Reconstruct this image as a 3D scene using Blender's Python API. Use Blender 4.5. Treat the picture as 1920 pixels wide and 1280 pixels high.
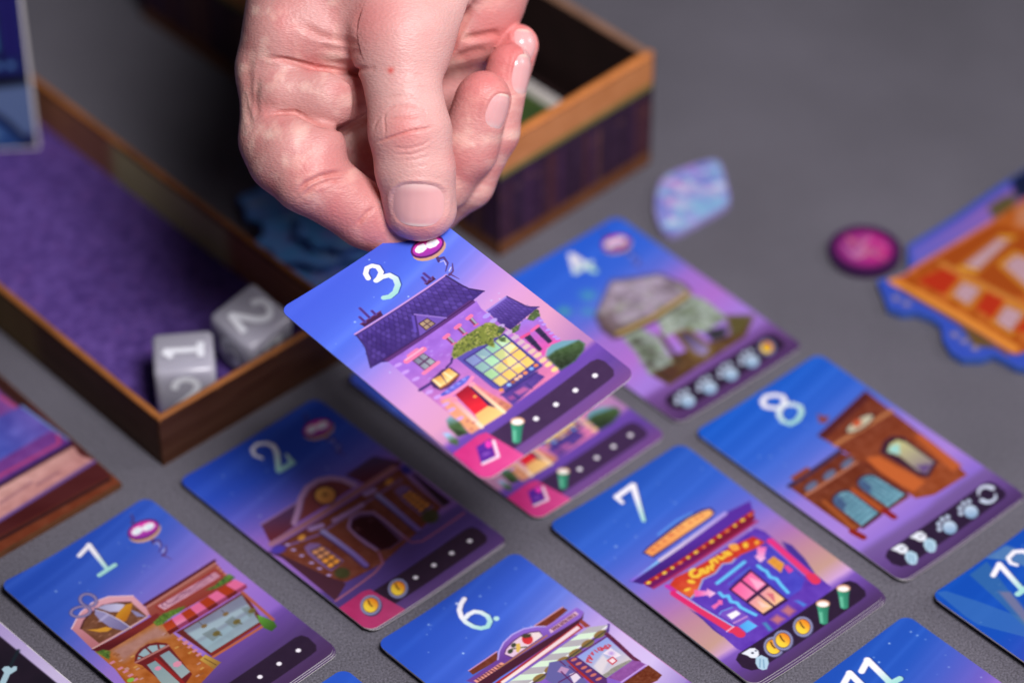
import bpy, bmesh, math, random
import numpy as np
from mathutils import Matrix, Vector

for o in list(bpy.data.objects):
    bpy.data.objects.remove(o, do_unlink=True)
scene = bpy.context.scene
COL = scene.collection

# ------------------------------------------------------------------ camera
cam = bpy.data.cameras.new('camera')
cam.lens = 116.250
cam.sensor_width = 36.0
cam.clip_start = 0.05
cam.clip_end = 20.0
cam.dof.use_dof = True
cam.dof.focus_distance = 0.946
cam.dof.aperture_fstop = 4.5
cam.dof.aperture_blades = 9
camo = bpy.data.objects.new('camera', cam)
camo.location = (0.0, -0.76000, 0.71009)
camo.rotation_euler = (math.pi / 2 - 0.728648, 0, 0)
COL.objects.link(camo)
scene.camera = camo

# ------------------------------------------------------------------ light (studio lamps, no sky: a close-up on a table)
world = bpy.data.worlds.new('World')
scene.world = world
world.use_nodes = True
wb = world.node_tree.nodes['Background']
wb.inputs[0].default_value = (0.80, 0.78, 0.92, 1)
wb.inputs[1].default_value = 0.03


def softbox(name, loc, target, sx, sy, power, col):
    l = bpy.data.lights.new(name, 'AREA')
    l.shape = 'RECTANGLE'
    l.size = sx
    l.size_y = sy
    l.energy = power
    l.color = col
    l.spread = math.radians(110)
    ob = bpy.data.objects.new(name, l)
    ob.location = loc
    ob.rotation_euler = (Vector(target) - Vector(loc)).to_track_quat('-Z', 'Y').to_euler()
    COL.objects.link(ob)
    return ob


softbox('softbox_key', (0.215, -0.41, 0.80), (0.0, 0.0, 0.03), 0.26, 0.26, 3.7, (1.0, 0.965, 0.985))
softbox('softbox_side', (0.85, 0.05, 0.55), (0.0, 0.0, 0.05), 0.28, 0.34, 0.8, (1.0, 0.96, 0.98))

scene.view_settings.view_transform = 'Standard'
scene.view_settings.look = 'None'
scene.view_settings.exposure = 0.0
scene.view_settings.gamma = 1.0
scene.view_settings.use_curve_mapping = False
scene.cycles.use_denoising = True
scene.cycles.max_bounces = 8
scene.cycles.caustics_reflective = False
scene.cycles.caustics_refractive = False


# ------------------------------------------------------------------ helpers
def lin(c):
    c = np.asarray(c, float) / 255.0
    return np.where(c <= 0.04045, c / 12.92, ((c + 0.055) / 1.055) ** 2.4)


def rgba(c):
    l = lin(c)
    return (float(l[0]), float(l[1]), float(l[2]), 1.0)


def tag(o, label=None, cat=None, group=None, kind=None):
    if label: o['label'] = label
    if cat: o['category'] = cat
    if group: o['group'] = group
    if kind: o['kind'] = kind
    return o


def link(name, me, mat, parent=None, mats=None):
    o = bpy.data.objects.new(name, me)
    COL.objects.link(o)
    for m in (mats or [mat]):
        me.materials.append(m)
    if parent is not None:
        o.parent = parent
    return o


def empty(name, loc=(0, 0, 0), rz=0.0):
    o = bpy.data.objects.new(name, None)
    o.empty_display_size = 0.01
    COL.objects.link(o)
    o.location = loc
    o.rotation_euler = (0, 0, rz)
    return o


def mesh_np(name, V, F, smooth=False):
    """V (n,3) array, F (m,3|4) int array -> mesh, quickly"""
    me = bpy.data.meshes.new(name)
    V = np.ascontiguousarray(V, np.float32)
    F = np.ascontiguousarray(F, np.int32)
    k = F.shape[1]
    me.vertices.add(len(V))
    me.vertices.foreach_set('co', V.ravel())
    me.loops.add(F.size)
    me.loops.foreach_set('vertex_index', F.ravel())
    me.polygons.add(len(F))
    me.polygons.foreach_set('loop_start', np.arange(0, F.size, k, dtype=np.int32))
    me.polygons.foreach_set('loop_total', np.full(len(F), k, np.int32))
    me.update(calc_edges=True)
    if smooth:
        me.polygons.foreach_set('use_smooth', np.ones(len(F), bool))
    return me


def set_colour(me, rgb):
    a = me.color_attributes.new('Col', 'FLOAT_COLOR', 'POINT')
    buf = np.ones((len(rgb), 4), np.float32)
    buf[:, :3] = rgb
    a.data.foreach_set('color', buf.ravel())


def material(name, base, rough=0.5, spec=0.5, noise=None, bump=None, coat=0.0, metal=0.0, attr=False, trans=0.0,
             sheen=0.0, subsurface=0.0, srad=(1, .4, .25), sscale=0.002):
    m = bpy.data.materials.new(name)
    m.use_nodes = True
    nt = m.node_tree
    b = nt.nodes['Principled BSDF']
    b.inputs['Roughness'].default_value = rough
    b.inputs['Specular IOR Level'].default_value = spec
    b.inputs['Metallic'].default_value = metal
    b.inputs['Coat Weight'].default_value = coat
    b.inputs['Coat Roughness'].default_value = 0.25
    b.inputs['Transmission Weight'].default_value = trans
    b.inputs['Sheen Weight'].default_value = sheen
    if subsurface:
        b.inputs['Subsurface Weight'].default_value = subsurface
        b.inputs['Subsurface Radius'].default_value = srad
        b.inputs['Subsurface Scale'].default_value = sscale
    tc = nt.nodes.new('ShaderNodeTexCoord')
    if attr:
        at = nt.nodes.new('ShaderNodeVertexColor')
        at.layer_name = 'Col'
        src = at.outputs['Color']
    else:
        rg = nt.nodes.new('ShaderNodeRGB')
        rg.outputs[0].default_value = rgba(base)
        src = rg.outputs[0]
    if noise:
        sc, amt = noise
        nz = nt.nodes.new('ShaderNodeTexNoise')
        nz.inputs['Scale'].default_value = sc
        nz.inputs['Detail'].default_value = 5
        nt.links.new(tc.outputs['Object'], nz.inputs['Vector'])
        mr = nt.nodes.new('ShaderNodeMapRange')
        mr.inputs['From Min'].default_value = 0.3
        mr.inputs['From Max'].default_value = 0.7
        mr.inputs['To Min'].default_value = 1 - amt
        mr.inputs['To Max'].default_value = 1 + amt
        nt.links.new(nz.outputs['Fac'], mr.inputs['Value'])
        mx = nt.nodes.new('ShaderNodeVectorMath')
        mx.operation = 'SCALE'
        nt.links.new(src, mx.inputs[0])
        nt.links.new(mr.outputs[0], mx.inputs['Scale'])
        src = mx.outputs[0]
    nt.links.new(src, b.inputs['Base Color'])
    if bump:
        sc, st, dist = bump
        nz = nt.nodes.new('ShaderNodeTexNoise')
        nz.inputs['Scale'].default_value = sc
        nz.inputs['Detail'].default_value = 3
        nt.links.new(tc.outputs['Object'], nz.inputs['Vector'])
        bp = nt.nodes.new('ShaderNodeBump')
        bp.inputs['Strength'].default_value = st
        bp.inputs['Distance'].default_value = dist
        nt.links.new(nz.outputs['Fac'], bp.inputs['Height'])
        nt.links.new(bp.outputs['Normal'], b.inputs['Normal'])
    return m


# ------------------------------------------------------------------ painter: flat print, in millimetres on the sheet
RNG = np.random.RandomState(7)


def vnoise(X, Y, scale, seed=0, octaves=3):
    out = np.zeros_like(X)
    amp = 1.0
    tot = 0
    for k in range(octaves):
        r = np.random.RandomState(seed * 17 + k)
        T = r.rand(64, 64)
        x = X / scale * 2 ** k + 11.3 * k
        y = Y / scale * 2 ** k + 5.7 * k
        xi = np.floor(x).astype(int)
        yi = np.floor(y).astype(int)
        fx = x - xi
        fy = y - yi
        fx = fx * fx * (3 - 2 * fx)
        fy = fy * fy * (3 - 2 * fy)
        a = T[yi % 64, xi % 64]
        b = T[yi % 64, (xi + 1) % 64]
        c = T[(yi + 1) % 64, xi % 64]
        d = T[(yi + 1) % 64, (xi + 1) % 64]
        out += amp * (a * (1 - fx) * (1 - fy) + b * fx * (1 - fy) + c * (1 - fx) * fy + d * fx * fy)
        tot += amp
        amp *= 0.5
    return out / tot - 0.5


class Art:
    def __init__(s, w, h, res, bg=(128, 128, 128)):
        s.w, s.h, s.res = w, h, res
        nx, ny = int(round(w / res)) + 1, int(round(h / res)) + 1
        s.x = np.linspace(0, w, nx)
        s.y = np.linspace(0, h, ny)
        s.X, s.Y = np.meshgrid(s.x, s.y)
        s.C = np.empty((ny, nx, 3))
        s.C[:] = bg

    def _win(s, x0, y0, x1, y1):
        i0, i1 = np.searchsorted(s.x, [x0, x1])
        j0, j1 = np.searchsorted(s.y, [y0, y1])
        return slice(max(j0 - 1, 0), j1 + 1), slice(max(i0 - 1, 0), i1 + 1)

    def _blend(s, w, m, col, g, a, tex):
        if g is not None:
            p0, p1, c2 = g
            dx, dy = p1[0] - p0[0], p1[1] - p0[1]
            t = ((s.X[w] - p0[0]) * dx + (s.Y[w] - p0[1]) * dy) / (dx * dx + dy * dy + 1e-9)
            t = np.clip(t, 0, 1)[..., None]
            col = np.asarray(col, float) * (1 - t) + np.asarray(c2, float) * t
        else:
            col = np.broadcast_to(np.asarray(col, float), s.C[w].shape)
        if tex:
            amp, sc, seed = tex
            col = col + amp * 2 * vnoise(s.X[w], s.Y[w], sc, seed)[..., None]
        m = (m * a)[..., None]
        s.C[w] = s.C[w] * (1 - m) + col * m

    def mask(s, pts, soft):
        P = np.asarray(pts, float)
        pad = soft + s.res * 2
        w = s._win(P[:, 0].min() - pad, P[:, 1].min() - pad, P[:, 0].max() + pad, P[:, 1].max() + pad)
        X, Y = s.X[w], s.Y[w]
        if X.size == 0:
            return w, X
        d = np.full(X.shape, 1e9)
        ins = np.zeros(X.shape, bool)
        n = len(P)
        for i in range(n):
            ax, ay = P[i]
            bx, by = P[(i + 1) % n]
            ex, ey = bx - ax, by - ay
            L = ex * ex + ey * ey + 1e-12
            t = np.clip(((X - ax) * ex + (Y - ay) * ey) / L, 0, 1)
            d = np.minimum(d, (X - ax - t * ex) ** 2 + (Y - ay - t * ey) ** 2)
            c = ((ay <= Y) & (by > Y)) | ((by <= Y) & (ay > Y))
            with np.errstate(divide='ignore', invalid='ignore'):
                xi = ax + (Y - ay) / (ey if abs(ey) > 1e-12 else 1e-12) * ex
            ins ^= c & (X < xi)
        d = np.sqrt(d)
        sd = np.where(ins, -d, d)
        sf = max(soft, s.res * 0.6)
        return w, np.clip(0.5 - sd / (2 * sf), 0, 1)

    def poly(s, pts, col, a=1.0, soft=0.08, g=None, tex=None):
        w, m = s.mask(pts, soft)
        if m.size:
            s._blend(w, m, col, g, a, tex)
        return s

    def line(s, pts, width, col, a=1.0, soft=0.08, g=None, tex=None):
        P = np.asarray(pts, float)
        n = len(P)
        wd = np.linspace(width[0], width[1], n) if isinstance(width, tuple) else np.full(n, float(width))
        pad = wd.max() + soft + s.res * 2
        w = s._win(P[:, 0].min() - pad, P[:, 1].min() - pad, P[:, 0].max() + pad, P[:, 1].max() + pad)
        X, Y = s.X[w], s.Y[w]
        if X.size == 0:
            return s
        d = np.full(X.shape, 1e9)
        for i in range(n - 1):
            ax, ay = P[i]
            ex, ey = P[i + 1] - P[i]
            t = np.clip(((X - ax) * ex + (Y - ay) * ey) / (ex * ex + ey * ey + 1e-12), 0, 1)
            d = np.minimum(d, np.hypot(X - ax - t * ex, Y - ay - t * ey) - 0.5 * (wd[i] * (1 - t) + wd[i + 1] * t))
        sf = max(soft, s.res * 0.6)
        s._blend(w, np.clip(0.5 - d / (2 * sf), 0, 1), col, g, a, tex)
        return s

    def blob(s, x, y, r, col, a=1.0, ry=None):
        ry = ry or r
        w = s._win(x - 2.6 * r, y - 2.6 * ry, x + 2.6 * r, y + 2.6 * ry)
        if s.X[w].size:
            s._blend(w, np.exp(-((s.X[w] - x) / r) ** 2 - ((s.Y[w] - y) / ry) ** 2), col, None, a, None)
        return s

    def rgb(s):
        c = np.clip(s.C, 0, 255)
        c = (c.mean(-1, keepdims=True) * .10 + c * .90) * .955      # four-colour print gamut
        return lin(c).reshape(-1, 3)


def bil(q, u, v):
    """point in quad q = TL, TR, BR, BL"""
    a = np.array(q, float)
    return tuple((a[0] * (1 - u) + a[1] * u) * (1 - v) + (a[3] * (1 - u) + a[2] * u) * v)


def sub(q, u0, v0, u1, v1):
    return [bil(q, u0, v0), bil(q, u1, v0), bil(q, u1, v1), bil(q, u0, v1)]


def cen(p):
    return tuple(np.mean(np.array(p), 0))


# ------------------------------------------------------------------ printed card artwork
CW, CH = 56.0, 88.0


def icon(x, y, pts, s=1.0):
    """small icons are printed leaning on the card; pts in icon units (right, down)"""
    return [(x + s * (0.1206 * a - 0.170 * b), y + s * (0.111 * a + 0.175 * b)) for a, b in pts]


def circ(rx, ry=None, cx=0, cy=0, n=18, rot=0.0):
    ry = ry or rx
    c, sn = math.cos(rot), math.sin(rot)
    o = []
    for i in range(n):
        t = 2 * math.pi * i / n
        a, b = rx * math.cos(t), ry * math.sin(t)
        o.append((cx + a * c - b * sn, cy + a * sn + b * c))
    return o


def sky(A, stops, tilt=0.25, seed=1, stars=22):
    t = A.Y + tilt * (A.X - CW / 2) + 5 * vnoise(A.X, A.Y, 22, seed)
    vs = [p for p, _ in stops]
    for k in range(3):
        A.C[..., k] = np.interp(t, vs, [c[k] for _, c in stops])
    p = A.Y + 0.16 * A.X
    r = np.random.RandomState(seed + 40)
    st = np.zeros_like(A.X)
    for _ in range(9):
        st += r.uniform(3, 11) * np.exp(-((p - r.uniform(0, 55)) / r.uniform(0.6, 2.0)) ** 2)
    A.C += (st * np.clip(1 - A.Y / 60, 0, 1))[..., None] * np.array([0.9, 1.0, 1.0])
    for _ in range(stars):
        x, y = r.uniform(2, CW - 2), r.uniform(2, 42)
        A.blob(x, y, r.uniform(0.12, 0.32), (190, 225, 255), r.uniform(0.4, 1.0))


def ground(A, y=70.5, c0=(104, 68, 172), c1=(86, 54, 128), c2=(74, 46, 96)):
    w = 1.2
    m = np.clip((A.Y - y + w + 1.2 * vnoise(A.X, A.Y, 9, 3)) / (2 * w), 0, 1)[..., None]
    t = np.clip((A.Y - y) / (CH - y), 0, 1)[..., None]
    c = np.where(t < .5, np.array(c0) * (1 - 2 * t) + np.array(c1) * 2 * t, np.array(c1) * (2 - 2 * t) + np.array(c2) * (2 * t - 1))
    c = c + 10 * vnoise(A.X + 3 * A.Y, A.Y * 5, 14, 5)[..., None]
    A.C = A.C * (1 - m) + c * m


def bar(A, x0=3.2, col=(42, 25, 52)):
    pts = [(x0 + 3.2, 75.8), (50.2, 75.6), (52.2, 76.3), (53.0, 78.4), (52.6, 82.4), (51.2, 84.0), (49.0, 84.2), (x0 + 3.6, 84.2), (x0 + 1.2, 83.2), (x0, 80.6), (x0 + .8, 77.2)]
    A.poly(pts, col, tex=(3, 2.0, 4))


def dots(A, xs):
    for x in xs:
        A.poly(circ(0.78, 0.78, x, 80.15), (246, 242, 250), soft=.06)


def cup(A, x, y, s=1.0, c=(58, 168, 128)):
    A.poly(icon(x, y, [(-14, -17), (14, -17), (11, -4), (9, 20), (0, 23), (-8, 20), (-11, -4)], s), c, g=((x - 1.2, y - 1), (x + 1.6, y + 1.2), (36, 116, 92)))
    A.poly(icon(x, y, [(-9, -2), (-2, -2), (-1, 19), (-6, 19)], s), (140, 226, 190), a=.55, soft=.3)
    A.poly(icon(x, y, circ(15, 7.5, 0, -19), s), (222, 160, 126))
    A.poly(icon(x, y, circ(12, 5.2, 0, -17.6), s), (252, 246, 240), soft=.15)


def clock(A, x, y, s=1.0):
    A.poly(icon(x, y, circ(18.5, 17.5, 1.5, 1.5), s), (58, 52, 92))
    A.poly(icon(x, y, circ(18, 17), s), (134, 136, 178))
    A.poly(icon(x, y, circ(14, 13.2), s), (48, 36, 52))
    A.poly(icon(x, y, circ(13, 12.2), s), (255, 214, 50), g=(icon(x, y, [(-4, 4)], s)[0], icon(x, y, [(11, -9)], s)[0], (240, 120, 20)))
    A.line(icon(x, y, [(-5, -8), (-2, -2), (2, 2)], s), .42, (52, 24, 20))


def paw(A, x, y, s=1.0):
    A.poly(icon(x, y, circ(13, 11.5, 6, 5), s), (196, 216, 236), g=(icon(x, y, [(3, -6)], s)[0], icon(x, y, [(8, 16)], s)[0], (120, 158, 196)), soft=.15)
    for a, b in ((-13, 8), (-13, -1), (-6, -9), (4, -13)):
        A.poly(icon(x, y, circ(4.6, 4.2, a, b), s), (176, 192, 216), soft=.15)


def ghost(A, x, y, s=1.0):
    A.poly(icon(x, y, [(-27, -6), (-19, -11), (-11, -16), (-2, -17), (5, -12), (6, -5), (1, 1), (-9, 1), (-16, -3)], s), (228, 234, 244), soft=.12)
    A.poly(icon(x, y, [(0, 0), (10, -5), (22, 0), (24, 9), (20, 20), (12, 22), (4, 19), (-1, 10)], s), (170, 206, 226), soft=.12)
    A.line(icon(x, y, [(8, 2), (7, 17)], s), .35, (110, 156, 186))
    A.line(icon(x, y, [(14, 3), (15, 18)], s), .35, (110, 156, 186))
    A.poly(icon(x, y, circ(2.6, 1.8, -6, -8), s), (30, 40, 66))
    A.poly(icon(x, y, circ(1.8, 1.4, 0, -12), s), (30, 40, 66))


def amulet(A, x, y, s=1.0, detail=True):
    A.line(icon(x, y, [(-26, -26), (-20, -16), (-25, -12), (-14, -10)], s), .55, (74, 44, 110))
    A.line(icon(x, y, [(18, 16), (22, 24)], s), .8, (66, 40, 112))
    A.line(icon(x, y, [(20, 20), (30, 18), (38, 27), (35, 40)], s), (.95, .3), (78, 52, 124))
    A.line(icon(x, y, [(24, 25), (31, 23), (35, 30)], s), .25, (206, 196, 240))
    A.line(icon(x, y, [(46, 28), (48, 40), (42, 46)], s), (.3, .8), (88, 56, 124))
    A.line(icon(x, y, [(42, 44), (50, 48), (60, 53)], s), (.6, .15), (92, 52, 116))
    A.line(icon(x, y, [(41, 40), (44, 34)], s), .25, (226, 222, 250))
    A.poly(icon(x, y, circ(30, 17, 3.5, 4.5, rot=-.26), s), (206, 158, 128))
    A.poly(icon(x, y, circ(30, 17, 0, 0, rot=-.26), s), (92, 22, 100))
    A.poly(icon(x, y, circ(26.5, 13.8, 0, 0, rot=-.26), s), (238, 44, 178), g=(icon(x, y, [(-6, -10)], s)[0], icon(x, y, [(6, 13)], s)[0], (150, 44, 170)))
    A.poly(icon(x, y, [(-22, 4), (-18, -2), (-8, -6), (-3, -3), (-1, 3), (-7, 8), (-14, 10), (-20, 8)], s), (244, 246, 252))
    A.poly(icon(x, y, [(-3, -5), (2, -9), (11, -12), (17, -11), (21, -6), (15, 0), (5, 3), (-2, 1)], s), (244, 246, 252))
    A.blob(*icon(x, y, [(-10, 3)], s)[0], .7, (190, 236, 236), .7)
    A.blob(*icon(x, y, [(11, -4)], s)[0], .7, (180, 226, 240), .7)


def digit(A, strokes, w=1.7):
    """white to pale mint brushed numeral with a soft blue shade behind"""
    ys = [p[1] for s in strokes for p in s[0]]
    g = ((0, min(ys) + (max(ys) - min(ys)) * .35), (0, max(ys)), (158, 222, 214))
    for pts, wd in strokes:
        wd = wd or w
        A.line([(a + .28, b + .12) for a, b in pts], wd, (16, 36, 112), a=.75, soft=.22)
    for pts, wd in strokes:
        A.line(pts, wd or w, (244, 241, 250), g=g)


def foliage(A, poly, cols, n, r=(.35, .8), seed=1):
    P = np.array(poly)
    A.poly(poly, cols[0], soft=.25)
    rr = np.random.RandomState(seed)
    lo, hi = P.min(0), P.max(0)
    k = 0
    while k < n:
        x, y = rr.uniform(lo, hi)
        ins = False
        for i in range(len(P)):
            (ax, ay), (bx, by) = P[i], P[(i + 1) % len(P)]
            if (ay > y) != (by > y) and x < ax + (y - ay) / (by - ay) * (bx - ax):
                ins = not ins
        if ins:
            c = cols[rr.randint(len(cols))]
            q = rr.uniform(*r)
            a = rr.uniform(0, 3)
            A.poly(circ(q, q * .55, x, y, 7, a), c, a=rr.uniform(.5, .95), soft=.1)
        k += 1


def shingles(A, q, rows, n, dark, light, seed=2):
    r = np.random.RandomState(seed)
    for j in range(rows):
        for i in range(n):
            u0, v0 = (i + .5 * (j % 2)) / n, j / rows
            if u0 + 1.0 / n > 1.001:
                continue
            du, dv = 1.0 / n, 1.0 / rows
            pts = [bil(q, u0 + du * t, v0 + dv * (.25 + .95 * math.sin(math.pi * t) ** .6)) for t in np.linspace(0, 1, 7)]
            if r.rand() < .6:
                A.poly(pts, light, a=r.uniform(.05, .38), soft=.25)
            A.line(pts, .22, dark, a=r.uniform(.35, .8), soft=.12)


PURP_SKY = [(0, (26, 74, 204)), (14, (44, 92, 216)), (26, (84, 104, 218)), (38, (148, 112, 214)), (50, (196, 142, 212)), (64, (208, 150, 200)), (88, (150, 100, 170))]


def art3(res):
    A = Art(CW, CH, res)
    sky(A, [(0, (62, 92, 232)), (16, (70, 104, 236)), (25, (104, 116, 236)), (36, (176, 134, 224)), (48, (214, 150, 208)), (60, (218, 150, 190)), (72, (176, 120, 180))], tilt=.22, seed=3)
    ground(A, 71.0, (108, 66, 180), (92, 58, 148), (118, 70, 140))
    # side house
    A.poly([(47.69,50.78),(51.6,52.77),(49.91,58.28),(49.69,64.22),(44.98,63.17),(42.34,64.95),(42.33,51.41)], (150, 108, 220), g=([(48.87,51.92)][0], [(44.76,63.39)][0], (224, 78, 172)), tex=(8, 2, 3))
    A.poly([(42.38,40.88),(50.01,40.96),(51.46,48.11),(53.63,50.44),(47.52,50.62),(42.38,51.01),(41.71,47.24)], (98, 72, 176), g=([(47.43,42.37)][0], [(43.65,51.35)][0], (54, 34, 112)))
    shingles(A, [(42.73,41.91),(49.45,41.57),(52.76,49.82),(43.32,51.02)], 6, 8, (52, 34, 108), (120, 92, 200), 5)
    A.line([(42.38,40.88),(50.01,40.96)], .6, (152, 128, 220))
    A.line([(50.01,40.96),(51.46,48.11),(53.63,50.44)], .4, (60, 40, 110))
    for q in ([(46.97,55.66),(48.84,55.7),(47.86,62.46),(46.38,62.35)], [(43.12,55.7),(45.15,55.9),(43.93,62.6),(42.63,62.64)]):
        A.poly(q, (54, 42, 84))
        A.line([bil(q, .5, 0), bil(q, .5, 1)], .25, (30, 22, 56))
        A.line([bil(q, 0, .5), bil(q, 1, .5)], .25, (30, 22, 56))
    A.line([(46.33,55.49),(48.79,55.42)], 1.0, (238, 92, 160))
    A.line([(42.7,55.29),(45.09,55.62)], 1.0, (226, 72, 140))
    A.line([(46.04,62.88),(48.17,62.98)], .8, (232, 84, 166))
    for p in [(50.69,54.58),(50.29,56.2),(49.7,58.52),(49.49,60.08),(49.36,61.72),(49.4,62.85)]:
        A.poly(circ(.75, .45, p[0], p[1], 8, .6), (176, 140, 236))
    foliage(A, [(48.36,51.43),(51.31,50.68),(52.82,50.79),(51.77,52.93),(49.1,53.04)], [(78, 100, 58), (110, 130, 70), (60, 78, 48)], 40, seed=3)
    foliage(A, [(42.33,51.41),(44.09,50.88),(45.53,51.38),(44.06,52.63),(42.57,52.52)], [(78, 100, 58), (110, 130, 70)], 26, seed=4)
    # main wall
    A.poly([(9.63,36.15),(42.87,35.91),(41.88,39.06),(41.79,72.12),(40.14,72.16),(8.51,71.91),(9.34,62.96),(9.2,50.44),(9.67,40.05)], (158, 100, 218), g=([(22.06,41.67)][0], [(20.53,69.91)][0], (226, 120, 172)), tex=(14, 3, 8))
    A.poly([(10.64,57.34),(13.61,58.1),(12.03,72.43),(8.8,72.36),(9.29,63.01)], (238, 150, 128), soft=.4, g=([(11.11,58.19)][0], [(10.17,67.47)][0], (236, 158, 110)), tex=(12, 1.2, 6))
    A.poly([(21.92,57.67),(22.69,64.65),(23.99,72.26),(20.93,72.6),(21.1,60.65)], (236, 120, 150), g=([(21.7,59.97)][0], [(22.55,71.5)][0], (208, 128, 92)), soft=.25, tex=(14, 1.0, 9))
    r = np.random.RandomState(5)
    for _ in range(30):
        u, v = r.rand(), r.rand()
        x, y = bil([(11.06,37.24),(42.24,37.06),(41.06,62.7),(10.49,68.18)], u, v)
        A.poly(circ(r.uniform(.5, .9), .4, x, y, 6, 0), (186, 150, 240), a=r.uniform(.15, .5), soft=.15)
    for p in [(10.49,39.08),(10.31,42.55),(10.63,46.47),(10.12,52.71),(10.6,55.65),(10.49,59.25),(10.27,61.9),(9.77,65.88)]:
        A.poly(circ(1.3, .65, p[0] + .4, p[1], 9, .1), (202, 156, 244), a=.85, soft=.15)
    # right edge stones
    for i, p in enumerate([(41.18,42.22),(41.23,44.97),(41.23,48.11),(41.23,51.23),(41.28,53.92),(41.16,56.44),(41.25,58.72),(41.24,61.1),(41.44,63.23),(41.33,65.69),(41.42,67.92),(41.47,70.51)]):
        t = i / 11.0
        A.poly(circ(1.35, .8, p[0], p[1], 9, .05), (170 + 84 * t, 146 + 66 * t, 240 - 110 * t), soft=.12)
    # roof
    roof = [(9.63,21.94),(43.35,22.35),(43.98,28.42),(44.46,30.77),(46.95,34.83),(42.5,35.13),(42.29,36.08),(9.62,36.26),(8.06,35.2),(4.45,34.97),(8.74,27.54),(9.85,22.61)]
    A.poly(roof, (84, 62, 164), g=([(23.81,20.42)][0], [(20.53,37.55)][0], (60, 38, 118)), tex=(12, 5, 4))
    A.poly([(10.28,25.47),(42.57,25.63),(42.96,28.83),(9.46,31.31)], (52, 34, 112), a=.45, soft=1.4)
    shingles(A, [(9.92,22.9),(42.53,22.74),(45.58,34.19),(5.23,34.21)], 7, 21, (44, 26, 92), (124, 98, 216), 7)
    A.poly([(9.62,36.26),(42.29,36.08),(42.5,35.13),(41.53,34.42),(22.27,34.8),(8.83,34.64)], (94, 46, 122), soft=.2)
    A.line([(8.67,34.83),(42.22,35.09)], .35, (50, 26, 84))
    A.line([(9.51,22.27),(43.12,22.61)], .45, (52, 34, 104))
    A.line([(9.69,21.86),(43.35,22.35)], .62, (196, 144, 222))
    A.line([(43.12,22.61),(43.87,28.54),(44.35,30.89),(46.79,34.82)], .5, (52, 34, 96))
    A.line([(9.75,22.73),(8.74,27.54),(4.54,34.85)], .5, (60, 40, 108))
    # chimneys
    for d in (0, 1):
        b = [(13.32,19.87),(20.84,19.84),(20.3,21.61),(13.57,21.47)] if d == 0 else [(36.88,20.54),(40.31,20.1),(40.25,21.47),(36.88,21.48)]
        A.poly(b, (72, 30, 76))
        A.line(b[:2], .4, (112, 58, 120))
    for s in ([(17.3,15.02),(16.9,19.69)], [(19.1,18.16),(18.95,19.85)], [(15.01,17.63),(14.9,20.04)], [(39.26,17.4),(39.21,20.45)], [(37.91,18.22),(37.59,20.28)]):
        A.line(s, .95, (92, 66, 168))
        A.line(s, .3, (58, 36, 112))
    # dormer
    A.poly([(26.9,27.56),(32.39,34.7),(22.27,34.8)], (110, 78, 184))
    A.line([(26.98,27.64),(22.27,34.8)], .55, (64, 40, 120))
    A.line([(27,27.43),(32.52,34.73)], .5, (142, 110, 206))
    A.line([(26.13,27.72),(22.84,32.67)], .8, (94, 70, 184))
    q = [(25.35,30.83),(28.73,30.92),(29.03,34.39),(25.18,34.49)]
    A.poly(q, (72, 44, 62))
    for i in range(2):
        for j in range(2):
            A.poly(sub(q, .1 + .45 * i, .1 + .45 * j, .47 + .45 * i, .47 + .45 * j), (196, 166, 124), g=(q[0], q[2], (150, 124, 110)))
    # three small windows
    for dx, dy in ((0, 0), (1, 0), (2, 0)):
        p = [[(27.2,40.09),(28.68,40.01),(28.27,43.68),(27.04,43.47)], [(31.97,39.48),(33.44,39.42),(32.93,43.09),(31.7,42.92)], [(36.65,39.19),(38.06,39.1),(37.43,42.74),(36.19,42.61)]][dx]
        A.poly(p, (128, 54, 88))
        A.poly(sub(p, .48, .1, .95, .95), (152, 160, 176))
        A.line([p[0], p[1]], 1.25, (244, 112, 164))
        A.line([p[3], p[2]], .5, (226, 96, 150))
    # big window
    q = [(14.87,40.2),(19.11,39.92),(19.62,45.41),(14.93,45.86)]
    A.poly(q, (92, 52, 96))
    for i in range(2):
        for j in range(2):
            A.poly(sub(q, .08 + .48 * i, .1 + .48 * j, .46 + .48 * i, .46 + .48 * j), (112, 110, 146), g=(q[0], q[2], (168, 184, 186)))
    A.line([(15.38,38.52),(18.52,38.27)], 1.3, (240, 120, 170))
    A.line([(13.55,39.59),(20.09,39.33)], 1.8, (248, 116, 166))
    A.line([(13.68,39.07),(20.16,38.88)], .5, (255, 176, 204))
    A.line([(14.07,46.32),(19.75,45.96)], 1.2, (248, 120, 170))
    # shop window
    A.poly([(24.48,48.25),(33.83,48.96),(40.34,50.81),(40.06,67.04),(25.26,65.94),(24.42,63.48)], (84, 74, 172))
    q = [(25.58,50.17),(39.96,50.89),(39.31,64.83),(26.09,64.86)]
    A.poly(q, (126, 140, 196))
    for i in range(4):
        for j in range(4):
            t = min(1.0, (i * .95 + j * 1.25) / 4.4)
            c = np.array((118, 132, 186)) * max(0, 1 - 2 * t) + np.array((138, 200, 150)) * (1 - abs(2 * t - 1)) + np.array((248, 190, 92)) * max(0, 2 * t - 1)
            sq = sub(q, i / 4, j / 4, (i + 1) / 4, (j + 1) / 4)
            A.poly(sq, c, g=(sq[0], sq[2], np.clip(c * 1.12, 0, 255)))
    A.poly([bil(q, .3, .1), bil(q, .55, .5), bil(q, .2, .62)], (210, 240, 200), a=.35)
    A.poly([bil(q, .75, .3), bil(q, .8, .9), bil(q, .45, .8)], (255, 236, 170), a=.45)
    A.poly([bil(q, .8, .05), bil(q, 1, .4), bil(q, .75, .45)], (200, 250, 230), a=.5)
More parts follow.
